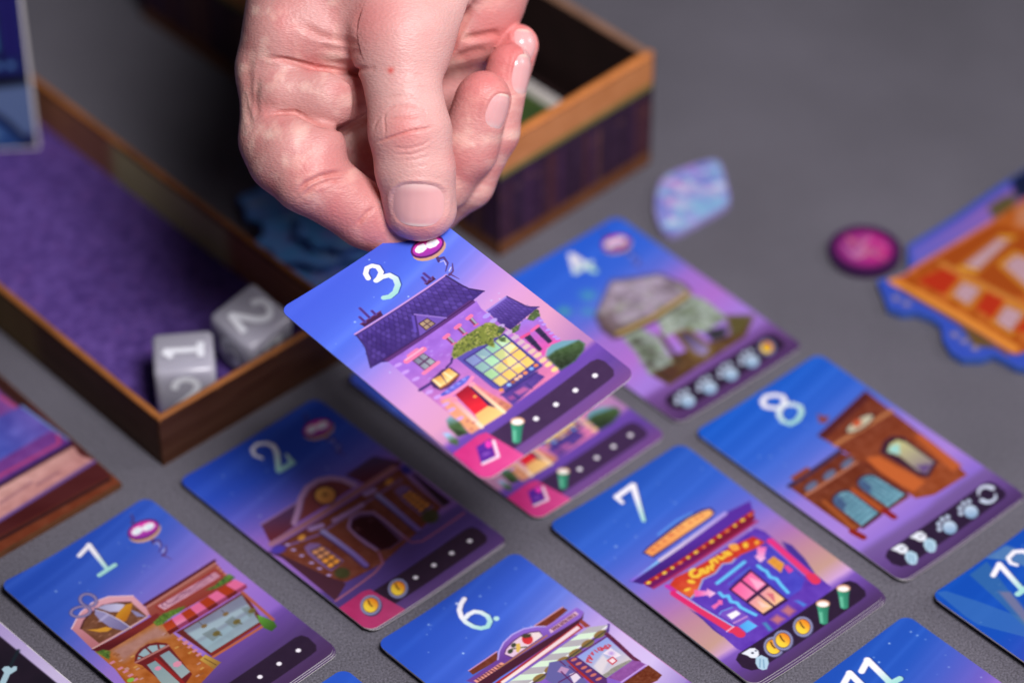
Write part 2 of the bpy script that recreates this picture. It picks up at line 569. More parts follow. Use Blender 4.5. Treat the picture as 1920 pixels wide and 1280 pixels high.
    for i in range(1, 4):
        A.line([bil(q, i / 4, 0), bil(q, i / 4, 1)], .38, (92, 70, 160))
        A.line([bil(q, 0, i / 4), bil(q, 1, i / 4)], .38, (92, 70, 160))
    A.line(q + [q[0]], .5, (58, 46, 130))
    A.poly([(25.99,64.97),(39.39,64.91),(39.85,67.26),(25.94,67.21)], (64, 56, 140))
    for p, c in zip([(38.61,65.74),(36.91,65.73),(34.63,65.66),(32.81,65.61),(31.41,65.62),(29.93,65.72),(28.46,65.74),(26.99,65.72),(25.64,65.68)],
                    ((244, 132, 70), (124, 170, 240), (246, 142, 84), (250, 186, 140), (252, 196, 150), (168, 92, 60), (150, 188, 250), (90, 76, 170), (236, 140, 56))):
        A.poly(circ(.72, .62, p[0], p[1], 8, .4), c)
    A.poly([(24.25,66.97),(36.81,67.24),(37.62,70.54),(24.09,72.15),(24.3,68.25)], (84, 56, 148), tex=(12, 2, 5))
    A.poly([(27.48,68.8),(30.88,69.13),(31.57,71.04),(28.02,70.55)], (206, 96, 160), a=.8, soft=.4)
    A.poly([(24.96,68.88),(26.71,69.31),(26.55,70.8),(24.81,70.37)], (184, 78, 150), a=.7, soft=.4)
    A.line([(24.25,66.97),(37.4,67.8)], .4, (44, 36, 110))
    A.line([(27.12,68.87),(27.01,71.64)], .3, (44, 36, 110))
    A.line([(32.19,68.71),(32.06,71.5)], .3, (44, 36, 110))
    foliage(A, [(24.3,46.35),(27.1,44.23),(30.51,43.55),(35.73,43.69),(39.44,44.14),(40.74,45.85),(41.04,49.71),(39.45,50.4),(36.7,49.96),(34.91,52.62),(34.29,51.58),(34.08,50.07),(31.06,48.91),(28.33,48.47),(23.77,48)], [(122, 134, 54), (156, 164, 74), (92, 104, 44), (180, 176, 96), (70, 84, 44)], 420, (.3, .62), 8)
    foliage(A, [(41.06,47.95),(41.12,49.79),(39.84,50.33),(39.43,49.04)], [(64, 84, 54), (88, 110, 60)], 30, seed=9)
    foliage(A, [(38.18,50.94),(39.1,51.83),(38.58,53.08),(37.63,52.39)], [(64, 92, 60), (96, 120, 70)], 24, seed=10)
    # lamp arm, book sign, awning
    A.line([(23.65,47.37),(22.35,48.5),(20.12,48.93)], .6, (54, 34, 108))
    A.line([(9.05,50.44),(13.54,50.51),(12.81,50.66)], 1.0, (70, 44, 124))
    A.poly([(13.52,49.65),(18.77,48.72),(21.06,49.62),(21.22,53.62),(18.4,54.73),(15.67,55.06),(13.21,54.39),(12.51,52.05)], (66, 38, 96), soft=.2)
    A.poly([(13.97,49.66),(17.02,50.02),(16.14,53.83),(13.81,53.71)], (226, 150, 66), g=([(15.07,49.44)][0], [(14.74,53.34)][0], (255, 214, 130)))
    A.poly([(17.59,49.72),(20.52,49.53),(20.81,53.22),(16.32,53.8)], (240, 166, 74), g=([(18.87,49.66)][0], [(18.34,53.41)][0], (255, 226, 150)))
    A.line([(13.81,53.71),(16.22,53.91),(20.52,53.37)], .7, (168, 92, 50))
    A.line([(14.47,50.14),(14.41,53.02)], .5, (255, 240, 190), soft=.3)
    A.line([(18.46,50.13),(18.58,52.79)], .5, (255, 240, 190), soft=.3)
    A.poly([(12.32,55.42),(19.1,54.98),(22.52,55.28),(23.13,56.49),(20.65,57.72),(15.6,57.91),(11.76,56.75)], (96, 96, 214), tex=(26, 1.2, 12))
    for p in [(14.34,55.88),(16.33,55.69),(18.66,55.82),(20.67,55.63)]:
        A.poly(circ(.7, .4, p[0], p[1], 7, .3), (158, 158, 250), a=.7)
    A.line([(11.66,56.87),(14.11,57.53),(17.06,57.64),(20.49,57.56),(23.02,56.61)], 1.15, (240, 132, 186))
    # doorway
    A.poly([(15.2,58.36),(20.08,58.01),(21.04,59.34),(20.23,69.71),(18.99,67.72),(14.21,67.66)], (58, 28, 84))
    A.poly([(15.2,58.36),(20.08,58.01),(19.09,67.61),(14.21,67.66)], (166, 18, 44), g=([(17.52,58.49)][0], [(16.5,65.77)][0], (246, 32, 52)), tex=(8, 1.2, 2))
    A.poly(circ(.5, .45, *[(18.73,62.54)][0]), (250, 170, 80))
    A.poly([(14.21,67.66),(19.09,67.61),(20.07,69.56),(20.39,72.7),(12.65,72.41)], (250, 188, 108), g=([(16.79,68.48)][0], [(17.33,72.23)][0], (255, 204, 120)))
    A.line([(21.04,59.34),(20.74,72.31)], 1.15, (248, 170, 150), g=([(20.93,60.49)][0], [(20.65,70.92)][0], (255, 226, 176)))
    A.line([(13.55,58.86),(12.58,72.15)], 1.35, (246, 152, 168), g=([(13.42,60.39)][0], [(12.45,71.63)][0], (255, 222, 190)))
    A.poly(circ(1.15, 1.0, *[(13.68,59.4)][0]), (240, 140, 168))
    A.poly(circ(1.0, .8, *[(21.11,58.57)][0]), (244, 150, 176))
    for p in [(11.18,68.02),(11.93,69.53),(10.05,70.96),(22.21,69.55),(22.55,71.5)]:
        A.poly(circ(.6, .5, p[0], p[1], 7, .3), (170, 84, 92), a=.6, soft=.2)
    # bushes
    q = [(43.18,64.9),(44.71,63.78),(46.83,63.21),(49.85,64.38),(53.27,67.45),(53.44,69.57),(51.54,71.2),(47.31,72.29),(42.3,71.94),(42.51,68.75)]
    A.poly(q, (104, 158, 178), soft=.2)
    A.poly([(42.62,65.65),(46.15,65.59),(50.09,66.78),(53.16,67.56),(53.41,69.76),(51.54,71.2),(47.31,72.29),(42.3,71.94),(42.41,68.86)], (64, 92, 52), soft=.5, g=([(48.23,66.73)][0], [(45.36,71.69)][0], (40, 52, 36)), tex=(16, .9, 3))
    A.poly([(7.12,63.78),(8.91,63.46),(9.32,67.07),(8.35,71.53),(5.38,70.51),(5.69,66.44)], (116, 160, 180), soft=.4, g=([(8.16,63.96)][0], [(7.41,66.86)][0], (72, 102, 60)), tex=(10, 1, 2))
    A.poly([(6.15,67.27),(8.28,71.27),(5.54,70.67)], (44, 58, 38), soft=.5)
    A.poly([(3.13,66.82),(4.45,67.86),(4.59,71.74),(3.1,73.09),(2.21,71.08)], (158, 192, 236), soft=.4, g=([(3.45,68.31)][0], [(2.91,70.95)][0], (70, 98, 62)))
    bar(A, 8, (62, 38, 78))
    dots(A, (47.6, 40.2, 32.9, 25.5))
    cup(A, 18.6, 80.0, 0.80)
    A.poly([(-1, 74.6), (9.8, 73.8), (12.2, 74.6), (14.4, 89), (-1, 89)], (206, 36, 122), g=((2, 76), (12, 88), (228, 72, 148)), tex=(8, 4, 2))
    A.poly([(6.59,76.83),(11.44,77),(8.26,82.73),(3.49,82.25)], (88, 30, 156), tex=(8, 1.5, 6))
    A.line([(11.53,78.34),(8.71,83.45),(3.81,82.61)], .85, (240, 214, 236))
    A.poly([(10.28,78.89),(9.89,79.21),(9.47,79.41),(9.08,79.43),(8.77,79.28),(8.61,78.99),(8.6,78.59),(8.75,78.14),(9.04,77.72),(9.43,77.39),(9.85,77.2),(10.24,77.18),(10.55,77.32),(10.71,77.62),(10.72,78.02),(10.57,78.47)], (255, 46, 180))
    A.poly([(8.06,80.88),(7.86,81.06),(7.51,81.15),(7.06,81.15),(6.58,81.04),(6.14,80.85),(5.81,80.6),(5.64,80.34),(5.65,80.09),(5.85,79.91),(6.2,79.82),(6.65,79.82),(7.13,79.93),(7.57,80.12),(7.9,80.37),(8.07,80.63)], (146, 82, 200), a=.7, soft=.3)
    amulet(A, *cen([(46.84,10.44),(46.78,10.49),(46.72,10.51),(46.66,10.51),(46.61,10.49),(46.59,10.44),(46.58,10.38),(46.6,10.31),(46.64,10.25),(46.7,10.2),(46.76,10.17),(46.82,10.17),(46.87,10.2),(46.89,10.24),(46.9,10.31),(46.88,10.38)]), 1.0)
    digit(A, [([(26.63,7.66),(27.28,5.71),(29.05,4.25),(30.69,4.59),(31.54,6.12),(30.89,8.38),(28.87,9.57),(27.69,9.84)], 1.55), ([(27.79,9.94),(29.87,9.97),(31.8,10.88),(32.22,13.13),(31.1,15.46),(28.7,17.08),(26.38,17.35),(24.97,16.54)], 1.75)])
    return A


def art1(res):
    A = Art(CW, CH, res)
    sky(A, [(0, (28, 72, 188)), (18, (48, 86, 200)), (30, (98, 100, 206)), (42, (150, 112, 208)), (56, (158, 112, 210)), (70, (140, 96, 200)), (88, (110, 76, 160))], tilt=.3, seed=11)
    ground(A, 63, (112, 74, 172), (78, 52, 112), (74, 46, 92))
    # brick front
    A.poly([(3.99,40.29),(26,41.71),(25.85,49.22),(26.34,68.31),(13.46,71.87),(0.52,67.61),(3.88,49.82)], (184, 108, 44), g=([(16.12,41.49)][0], [(12.67,57.14)][0], (176, 92, 32)), tex=(20, 2.5, 3))
    A.poly([(8.05,42.87),(24.43,43.57),(25.33,49.84),(18.97,47.33),(7.66,48.94)], (168, 126, 132), a=.7, soft=1.2, tex=(14, 1.5, 5))
    r = np.random.RandomState(9)
    for _ in range(34):
        x, y = bil([(6.15,43.31),(24.84,47.22),(24.8,67.46),(5.02,68.51)], r.rand(), r.rand())
        A.poly([(x, y), (x + 1.3, y), (x + 1.3, y + .6), (x, y + .6)], ((214, 164, 84), (196, 150, 150), (150, 82, 40))[r.randint(3)], a=.75)
    for p in [(4.98,47.08),(5.23,50.49),(5.58,52.39),(5.67,54.58),(5.64,56.91),(25.94,52.29),(26.08,54.83)]:
        A.poly([(p[0] - .8, p[1] - .4), (p[0] + .9, p[1] - .4), (p[0] + .9, p[1] + .5), (p[0] - .8, p[1] + .5)], (210, 128, 150))
    for p in [(25.95,52.28),(26,54.48),(26.05,56.67),(25.97,59),(25.8,60.97)]:
        A.poly([(p[0] - .8, p[1] - .4), (p[0] + .9, p[1] - .4), (p[0] + .9, p[1] + .5), (p[0] - .8, p[1] + .5)], (208, 130, 144))
    # gable
    A.poly([(4.7,28.48),(8.3,26.1),(11.38,24.45),(16.47,23.49),(21.41,24.65),(26.97,29.32),(26.51,38.31),(24.53,38.82),(4,39.33)], (224, 158, 172), g=([(15.01,23.84)][0], [(5.35,37.19)][0], (186, 110, 118)))
    A.line([(4.7,28.48),(8.3,26.1),(11.38,24.45),(16.47,23.49),(21.41,24.65),(26.97,29.32)], .35, (244, 206, 214))
    A.poly([(6.86,30.06),(9.72,27.96),(12.66,26.74),(17.7,26.31),(21.61,28.22),(24.86,30.93),(24.67,38.56),(7.12,38.34)], (118, 70, 46), tex=(14, 1.5, 8))
    A.line([(6.86,30.06),(9.72,27.96),(12.66,26.74),(17.7,26.31),(21.61,28.22),(24.86,30.93)], .5, (74, 30, 34))
    for p in [(11.03,29.71),(11.45,30.64),(16.87,31.15),(21.6,37.69),(8.73,35.88),(11.25,37.07)]:
        A.poly([(p[0], p[1]), (p[0] + 1.1, p[1]), (p[0] + 1.1, p[1] + .5), (p[0], p[1] + .5)], (160, 104, 78), a=.8)
    # scissors and bananas
    A.poly([(15.93,26.09),(18.63,26.61),(21.4,28.48),(22.87,30.5),(20.14,31.91),(17.78,30.03)], (164, 160, 200), g=([(16.47,26.86)][0], [(21.71,30)][0], (196, 192, 226)))
    A.poly([(22.66,33.11),(23.69,35.16),(24.31,38.62),(22.38,36.74)], (140, 134, 180))
    A.poly([(16.93,32.98),(19.7,31.51),(23.09,30.7),(25.07,31.52),(22.36,33.95),(19.12,35.98),(17.66,35.87)], (214, 144, 28), g=([(19.47,31.3)][0], [(20.35,35.44)][0], (188, 110, 20)))
    A.poly([(7.83,31.5),(10.52,33.22),(12.92,34.08),(14.05,35.77),(12.15,35.97),(10.11,34.67)], (218, 150, 40))
    A.poly([(15,26.36),(16.54,29.17),(17.79,34.77),(18.38,40.53),(15.91,38.94),(13.7,35.02),(13.34,30.7),(13.78,27.76)], (146, 138, 186), g=([(14.79,30.36)][0], [(16.86,37.78)][0], (118, 108, 156)))
    A.line([(15,26.36),(16.54,29.17),(17.79,34.77),(18.38,40.53)], .3, (206, 200, 232))
    A.line([(13.08,31.02),(16.2,30.54)], .9, (190, 182, 222), a=.6)
    for p in ([(17.17,24.18),(16.35,24.62),(15.46,24.65),(14.66,24.26),(14.05,23.52),(13.74,22.53),(13.77,21.44),(14.14,20.43),(14.79,19.63),(15.62,19.19),(16.51,19.16),(17.32,19.55),(17.92,20.3),(18.23,21.29),(18.19,22.38),(17.82,23.39)], [(13.87,25.62),(13.26,26.24),(12.35,26.56),(11.27,26.55),(10.19,26.21),(9.28,25.58),(8.67,24.76),(8.45,23.88),(8.67,23.07),(9.28,22.45),(10.19,22.12),(11.27,22.13),(12.35,22.48),(13.27,23.11),(13.88,23.93),(14.09,24.81)]):
        A.line(p + [p[0]], 1.15, (70, 58, 104))
        A.line(p + [p[0]], .75, (142, 128, 176))
    A.poly(circ(.45, .45, *[(15.33,26.1)][0]), (96, 84, 130))
    # right sign panel
    A.poly([(27.04,34.89),(53.32,35.49),(52.21,42.43),(52.1,45.7),(25.39,43.35),(25.51,39.04)], (158, 78, 66), g=([(35.4,36.99)][0], [(34.44,45.01)][0], (142, 44, 34)))
    A.line([(27.14,34.53),(53.48,35.18)], 1.05, (84, 26, 44))
    A.line([(27.08,35.76),(53.13,36.17)], .4, (206, 140, 126))
    A.poly([(28.76,37.02),(51.52,37.81),(51.21,41.78),(29.26,40.82)], (158, 46, 36))
    A.poly([(29.55,37.47),(50.71,38.65),(50.75,41.41),(29.94,40.33)], (204, 148, 168), g=([(32.18,38.5)][0], [(48.97,39.41)][0], (190, 126, 150)), tex=(20, 2, 4))
    A.line([(31.26,39.6),(30.51,38.64),(31.2,37.59),(32.36,37.83),(32.18,39.06),(33.98,39.6),(38.13,38.38),(40.41,39.37)], .3, (128, 70, 104))
    A.line([(37.59,39.01),(42.08,39.23),(45.71,38.65),(48.8,38.69),(48.42,40.04)], .3, (128, 70, 104))
    A.line([(35.17,39.58),(39.87,40),(44.09,40.53)], .3, (150, 92, 122))
    for p in [(52.44,38.1),(52.27,39.65),(52.19,41.56),(51.14,52.35),(51.03,54.46),(50.89,56.81),(50.57,59.79),(50.51,62.46),(50.3,64.43)]:
        A.poly(circ(.5, .35, p[0], p[1], 7), (216, 130, 86))
    # cornice
    A.poly([(3.66,39.18),(27.4,39.57),(27.86,40.65),(26.44,42.11),(7.6,42.47),(4.75,41.25)], (128, 36, 36), g=([(13.03,38.68)][0], [(11.86,41.98)][0], (92, 20, 26)))
    A.line([(4.31,38.95),(24.53,38.82)], .4, (214, 176, 166))
    # awning
    q = [(25.9,44.36),(52.91,45.22),(53.81,49.08),(25.05,47.52)]
    for i in range(8):
        A.poly(sub(q, i / 8, 0, (i + 1) / 8, 1), ((176, 52, 18), (228, 98, 148))[i % 2], g=(q[0], q[3], ((196, 70, 30), (238, 150, 176))[i % 2]))
    q = [(25.05,47.52),(54.02,49.06),(53.34,50.5),(24.81,49.08)]
    for i in range(8):
        A.poly(sub(q, i / 8, 0, (i + 1) / 8, 1), ((112, 26, 20), (150, 52, 92))[i % 2])
    # display window
    A.poly([(26.76,49.5),(29.2,49.81),(51.41,50.93),(47.97,64.47),(28.17,64.42)], (104, 34, 30))
    q = [(28.86,50.43),(50.28,51.56),(46.91,63.5),(28.87,62.94)]
    A.poly(q, (120, 124, 148), g=(bil(q, .5, 0), bil(q, .4, 1), (142, 168, 178)), tex=(10, 4, 7))
    A.poly([bil(q, 0, .15), bil(q, 1, .35), bil(q, 1, .5), bil(q, 0, .45)], (168, 198, 206), a=.65, soft=.5)
    A.poly([bil(q, 0, .55), bil(q, 1, .62), bil(q, 1, .72), bil(q, 0, .8)], (150, 184, 196), a=.6, soft=.5)
    for p in ([(31.75,55.38),(36.14,55.85),(36.13,59.63),(32.17,59.79)], [(39.6,56.29),(42.89,56.04),(43.03,60.51),(39.92,60.11)], [(46.57,55.58),(48.6,56.35),(48.44,60.03),(46.1,60.06)]):
        A.poly(p, (112, 128, 130), a=.75)
        c = cen(p)
        A.poly(circ(1.25, .9, c[0] + .9, c[1] + .5), (112, 98, 46))
        A.line([(c[0] + .9, c[1] + .5), (c[0] + 1.5, c[1] + 2.2)], .3, (90, 78, 44))
    for p in ([(34.15,50.78),(34.27,53.34)], [(42.01,51.95),(41.92,54.06)]):
        A.line(p, .2, (80, 72, 70))
        A.poly(circ(1.0, .7, *p[1]), (128, 100, 60))
    A.line([(28.49,63.39),(47.17,64.28)], .8, (140, 36, 30))
    A.line([(28.38,64.61),(47.04,65.51)], .9, (190, 96, 60))
    A.line([(51.06,50.89),(50.4,65.61)], 1.0, (176, 88, 66))
    # garlands
    foliage(A, [(24.34,41.84),(27.93,41.25),(31.43,41.7),(35.54,43.26),(33.35,44.01),(30.55,43.66),(25.79,44.26),(24.3,43.72)], [(88, 124, 40), (120, 156, 54), (60, 90, 34)], 90, (.3, .6), 3)
    foliage(A, [(43.89,42.59),(47.4,43.03),(51.51,42.34),(53.27,42.56),(53.26,44.82),(50.32,44.61),(46.46,44.12)], [(80, 118, 44), (110, 146, 56), (50, 84, 40)], 70, (.3, .6), 4)
    foliage(A, [(4.09,40.65),(6.4,41.11),(7.57,42.98),(5.07,45.56),(4.53,42.93)], [(80, 112, 40), (130, 150, 60), (50, 70, 36)], 40, (.3, .6), 5)
    # arched door
    A.poly([(9.9,51.22),(12.21,48.76),(14.86,47.66),(17.55,47.66),(20.03,48.82),(21.95,51.1),(21.69,53.01),(19.42,65.78),(10.89,69.59),(10.85,53.4)], (112, 26, 30))
    A.poly([(11.25,50.84),(12.87,49.35),(15.26,48.56),(17.82,48.71),(19.82,49.99),(21.22,51.52),(20.62,51.78)], (146, 176, 184))
    for p in ([(12.6,49.91),(13.18,51.51)], [(16.3,48.69),(16.12,51.21)], [(19.71,49.89),(18.91,51.31)]):
        A.line(p, .6, (110, 26, 30))
    A.line([(10.24,51.37),(21.64,52.16)], .75, (176, 110, 104))
    A.poly([(12.07,54.22),(15.3,54.47),(14.56,66.15),(9.38,68.26)], (126, 156, 162), g=([(13.35,54.05)][0], [(12.16,64.52)][0], (146, 166, 166)))
    A.poly([(17.33,53.64),(20.57,53.88),(19.62,64.66),(16.02,65.1)], (130, 156, 166), g=([(18.95,53.76)][0], [(17.91,64.44)][0], (150, 170, 172)))
    A.line([(15.57,53.91),(15.21,66.72)], 1.1, (150, 30, 30))
    A.poly(circ(1.1, .9, *[(13.58,57.43)][0], 6), (224, 130, 160))
    A.poly(circ(1.5, 1.2, *[(18.84,59.76)][0], 6), (222, 138, 164))
    A.poly([(24.73,62.76),(27.31,62.33),(28.56,67.92),(25.35,68.56)], (206, 160, 62), g=([(26.15,62.34)][0], [(27.02,68.38)][0], (150, 108, 44)))
    A.line([(26.07,63.33),(26.85,67.71)], .25, (90, 60, 30))
    A.poly([(48.25,60.67),(49.08,62.78),(50.08,66.39),(49.44,68.49),(47.08,68.91),(46.25,66.4),(46.91,63.5)], (94, 160, 48), g=([(48.02,61.81)][0], [(48.24,68.47)][0], (52, 92, 30)))
    A.poly(circ(1.2, .8, *[(4.53,56.19)][0]), (130, 190, 60))
    bar(A, 8, (42, 25, 50))
    dots(A, (47.6, 40.2, 32.9, 25.5))
    A.poly([(-1, 74.6), (9.8, 73.8), (12.2, 74.6), (14.4, 89), (-1, 89)], (190, 36, 112))
    clock(A, 18.6, 79.9)
    amulet(A, *cen([(46.77,10.57),(46.55,10.77),(46.3,10.88),(46.07,10.88),(45.88,10.78),(45.76,10.6),(45.74,10.34),(45.81,10.07),(45.97,9.81),(46.19,9.62),(46.44,9.5),(46.67,9.5),(46.86,9.6),(46.98,9.79),(47,10.04),(46.93,10.31)]), .98)
    digit(A, [([(25.64,5.39),(30.49,3.96)], 1.5), ([(30.41,3.88),(28.24,15.43)], (1.7, 1.3)), ([(24.94,15.85),(30.98,15.71)], 1.5)])
    return A


def art2(res):
    A = Art(CW, CH, res)
    sky(A, [(0, (24, 66, 188)), (16, (36, 72, 196)), (28, (84, 84, 196)), (38, (138, 92, 190)), (50, (150, 100, 196)), (88, (110, 70, 150))], tilt=-.05, seed=21)
    ground(A, 66, (84, 60, 136), (70, 48, 116), (92, 60, 124))
    A.poly([(-0.61,41.74),(3.09,45.16),(8.64,65.16),(8.34,68.23),(1.23,71.64),(1.42,47.13)], (72, 34, 50))
    A.poly([(1.33,42.37),(53.76,41.97),(52.39,63.46),(44.27,65.58),(22.56,68.88),(8.89,67.62),(6.84,63.52)], (118, 56, 40), tex=(16, 2, 6))
    A.poly([(6.27,31.75),(20.42,31.79),(18.02,35.53),(12.97,39.05),(3.11,39.83)], (84, 50, 92), g=([(11.53,31.24)][0], [(7.35,39.05)][0], (104, 38, 52)))
    A.poly([(39.32,32.77),(51.35,32.55),(56.16,40.65),(54.19,41.61),(41.25,39.87)], (74, 50, 90), g=([(47.36,33.2)][0], [(44.56,39.92)][0], (96, 32, 48)))
    A.line([(6.32,31.69),(20.57,31.62)], .7, (150, 110, 170))
    A.poly([(13.52,38.4),(19.73,33.55),(24.9,29.93),(30.41,28.36),(35.02,29.75),(37.8,33.2),(38.56,37.93),(42.01,38.74)], (120, 52, 56))
    A.line([(14.31,37.96),(18.87,34.54),(22.88,31.08),(27.57,28.76),(31.76,28.71),(35.24,30.45),(37.5,33.54),(38.56,37.93)], 2.0, (176, 130, 176))
    A.line([(14.98,38.59),(19.55,35.17),(23.16,31.94),(27.43,29.87),(31.25,29.78),(34.46,31.33)], .5, (120, 80, 130))
    A.poly([(31.86,37.84),(30.53,38.91),(28.99,39.41),(27.48,39.29),(26.21,38.55),(25.38,37.32),(25.12,35.77),(25.46,34.13),(26.37,32.66),(27.7,31.57),(29.25,31.05),(30.78,31.17),(32.07,31.91),(32.9,33.17),(33.15,34.74),(32.78,36.38)], (84, 34, 44))
    A.poly([(31.47,37.35),(30.38,38.22),(29.11,38.63),(27.85,38.51),(26.79,37.9),(26.09,36.87),(25.86,35.58),(26.14,34.23),(26.88,33.02),(27.97,32.13),(29.25,31.71),(30.53,31.82),(31.59,32.45),(32.29,33.49),(32.51,34.79),(32.22,36.15)], (226, 160, 72), g=([(29.47,31.8)][0], [(29.11,38.76)][0], (196, 118, 56)))
    A.poly([(29.93,35.41),(29.64,35.65),(29.3,35.76),(28.97,35.74),(28.7,35.59),(28.53,35.32),(28.48,34.98),(28.56,34.63),(28.76,34.3),(29.05,34.07),(29.39,33.95),(29.72,33.97),(29.99,34.13),(30.17,34.39),(30.22,34.73),(30.13,35.09)], (140, 84, 44))
    A.line([(2.98,40.45),(23.92,40.46),(52.27,40.72)], 2.0, (160, 106, 136), g=([(3.84,40.38)][0], [(28.17,40.28)][0], (158, 96, 100)))
    A.line([(2.36,42.14),(23.22,42.17),(50.26,42.86)], .6, (84, 44, 70))
    A.line([(5.92,44.02),(16.09,46.59),(22.72,46.4),(34.64,46.35)], 1.0, (124, 84, 136))
    A.line([(23.86,45.12),(34.41,46.14)], 1.5, (168, 124, 180))
    A.line([(27.67,45.74),(34.86,45.96)], 1.4, (168, 124, 180))
    A.line([(35.6,46.06),(50.51,46.18)], .9, (124, 84, 136))
    for p in ([(16.21,43.23),(19.78,44.23)], [(38.48,43.36),(41.46,43.74)]):
        A.line(p, 1.9, (160, 124, 186))
    A.poly([(13.03,44.33),(12.8,44.7),(12.41,45),(11.91,45.19),(11.38,45.23),(10.9,45.13),(10.54,44.89),(10.37,44.55),(10.39,44.17),(10.62,43.8),(11.01,43.5),(11.51,43.31),(12.04,43.26),(12.52,43.37),(12.88,43.6),(13.06,43.94)], (226, 150, 50), soft=.4)
    A.poly([(48.75,44.46),(48.48,44.84),(48.01,45.14),(47.4,45.33),(46.77,45.37),(46.19,45.26),(45.76,45.01),(45.55,44.67),(45.58,44.27),(45.85,43.9),(46.32,43.59),(46.92,43.4),(47.56,43.36),(48.14,43.47),(48.57,43.72),(48.78,44.06)], (216, 140, 50), soft=.4)
    for p in ([(18.31,46.35),(18.62,52.37),(18.75,59.81),(18.29,66.01)], [(40.86,46.2),(40.61,53.15),(40.15,59.77),(39.78,65.75)]):
        A.line([(a - .5, b + .5) for a, b in p], 2.0, (70, 44, 96))
        A.line(p, 1.7, (146, 134, 196), g=(p[0], p[-1], (118, 88, 176)))
    # doorway
    A.poly([(24.68,49.97),(28.42,47.63),(32.08,48.11),(34.96,50.8),(34.9,54.86),(34.38,65.85),(28.53,66.05),(25.81,64.65),(23.45,60.23)], (104, 64, 110))
    A.poly([(25,51.42),(28,49),(31.14,49.59),(33.94,51.91),(33.81,55.59),(32.51,65.25),(28.59,65.55),(25.81,64.65)], (56, 12, 18))
    A.line([(24.72,63.65),(24.34,54.83),(25.12,50.38),(28.42,47.63),(31.86,47.9),(34.96,50.8),(35.05,55.58),(34.53,66.55)], .8, (160, 116, 168))
    A.blob(*[(32.09,52.81)][0], .7, (120, 80, 90), .6)
    A.blob(*[(26.54,52.86)][0], .8, (120, 80, 90), .6)
    # lit windows
    A.poly([(9.53,47.92),(11.97,47.63),(13.74,49.27),(14.27,52.31),(14.5,60.33),(8.58,61.2),(8.18,55.62),(8.41,50.82)], (126, 90, 150))
    q = [(9.66,50.3),(13.94,50.87),(13.9,60.33),(9.01,60.5)]
    A.poly(q, (62, 34, 50))
    for i in range(2):
        for j in range(4):
            A.poly(sub(q, .06 + .49 * i, .05 + .24 * j, .47 + .49 * i, .22 + .24 * j), (250, 158, 50) if j > 1 else (226, 150, 96), soft=.12)
    for p in [(6.55,43.75),(6.39,46.72),(6.54,50.23),(6.73,54.56),(6.88,58),(7.09,62)]:
        A.poly(circ(.8, .5, p[0], p[1], 7, .8), (176, 150, 216))
    A.line([(53.64,44.21),(52.56,49.36),(52.2,56.3),(52.03,65.05)], 1.0, (136, 96, 150))
    A.poly([(45.61,48.27),(48.98,47.8),(50.14,50.12),(49.64,53.29),(49.81,61.79),(44.3,61.9),(44.44,54.37)], (116, 80, 136))
    q = [(45.65,51.33),(49.45,51.29),(49.82,60.91),(44.89,61.29)]
    A.poly(q, (66, 36, 44))
    for i in range(2):
        for j in range(5):
            A.poly(sub(q, .06 + .49 * i, .05 + .19 * j, .47 + .49 * i, .17 + .19 * j), (238, 144, 44), soft=.15, tex=(24, .8, j))
    A.poly([(54.36,46.13),(55.47,47.19),(54.92,64.23),(51.98,63.83)], (44, 18, 34), soft=.3)
    A.poly([(55.33,45.85),(54.65,46.11),(53.98,46.04),(53.42,45.67),(53.05,45.04),(52.94,44.24),(53.1,43.41),(53.5,42.65),(54.09,42.1),(54.77,41.84),(55.44,41.9),(56.01,42.28),(56.37,42.92),(56.48,43.71),(56.32,44.55),(55.91,45.3)], (44, 36, 140), soft=.4)
    A.poly([(5.47,44.32),(4.98,44.9),(4.2,45.29),(3.25,45.43),(2.28,45.3),(1.42,44.91),(0.81,44.34),(0.54,43.65),(0.66,42.97),(1.15,42.39),(1.92,41.99),(2.88,41.85),(3.86,41.98),(4.72,42.37),(5.33,42.95),(5.6,43.64)], (72, 54, 170), soft=.6)
    for p in ([(48.13,66.06),(47.19,66.73),(46.1,67.03),(45.02,66.9),(44.12,66.36),(43.53,65.51),(43.34,64.45),(43.59,63.37),(44.23,62.41),(45.17,61.73),(46.26,61.43),(47.35,61.56),(48.26,62.1),(48.85,62.96),(49.03,64.02),(48.78,65.11)], [(12.4,65.51),(11.66,66.07),(10.77,66.3),(9.86,66.17),(9.08,65.71),(8.54,64.97),(8.32,64.07),(8.47,63.15),(8.94,62.34),(9.69,61.77),(10.58,61.54),(11.5,61.66),(12.28,62.13),(12.82,62.88),(13.04,63.78),(12.89,64.71)]):
        A.poly(p, (66, 66, 34), soft=.5, tex=(18, .8, 3))
    A.line([(1.23,71.64),(9.03,71.07),(17.93,70.3),(22.56,68.88),(24.54,64.96)], .8, (150, 84, 116))
    A.line([(34.19,64.54),(34.66,68.5),(37.2,70.26),(45.59,70.4),(54.39,70.22)], .8, (146, 76, 116))
    bar(A, 8, (44, 27, 48))
    dots(A, (47.6, 40.2, 32.9, 25.5))
    clock(A, 18.6, 79.9, 1.0)
    A.poly([(-1, 74.6), (9.8, 73.8), (12.2, 74.6), (14.4, 89), (-1, 89)], (178, 36, 96), g=((2, 76), (12, 88), (186, 58, 112)), tex=(8, 4, 2))
    clock(A, *cen([(8.04,79.95),(7.94,80.03),(7.84,80.07),(7.73,80.07),(7.65,80.02),(7.6,79.94),(7.59,79.84),(7.62,79.73),(7.69,79.63),(7.78,79.55),(7.89,79.51),(8,79.51),(8.08,79.55),(8.13,79.63),(8.14,79.74),(8.11,79.85)]), 1.05)
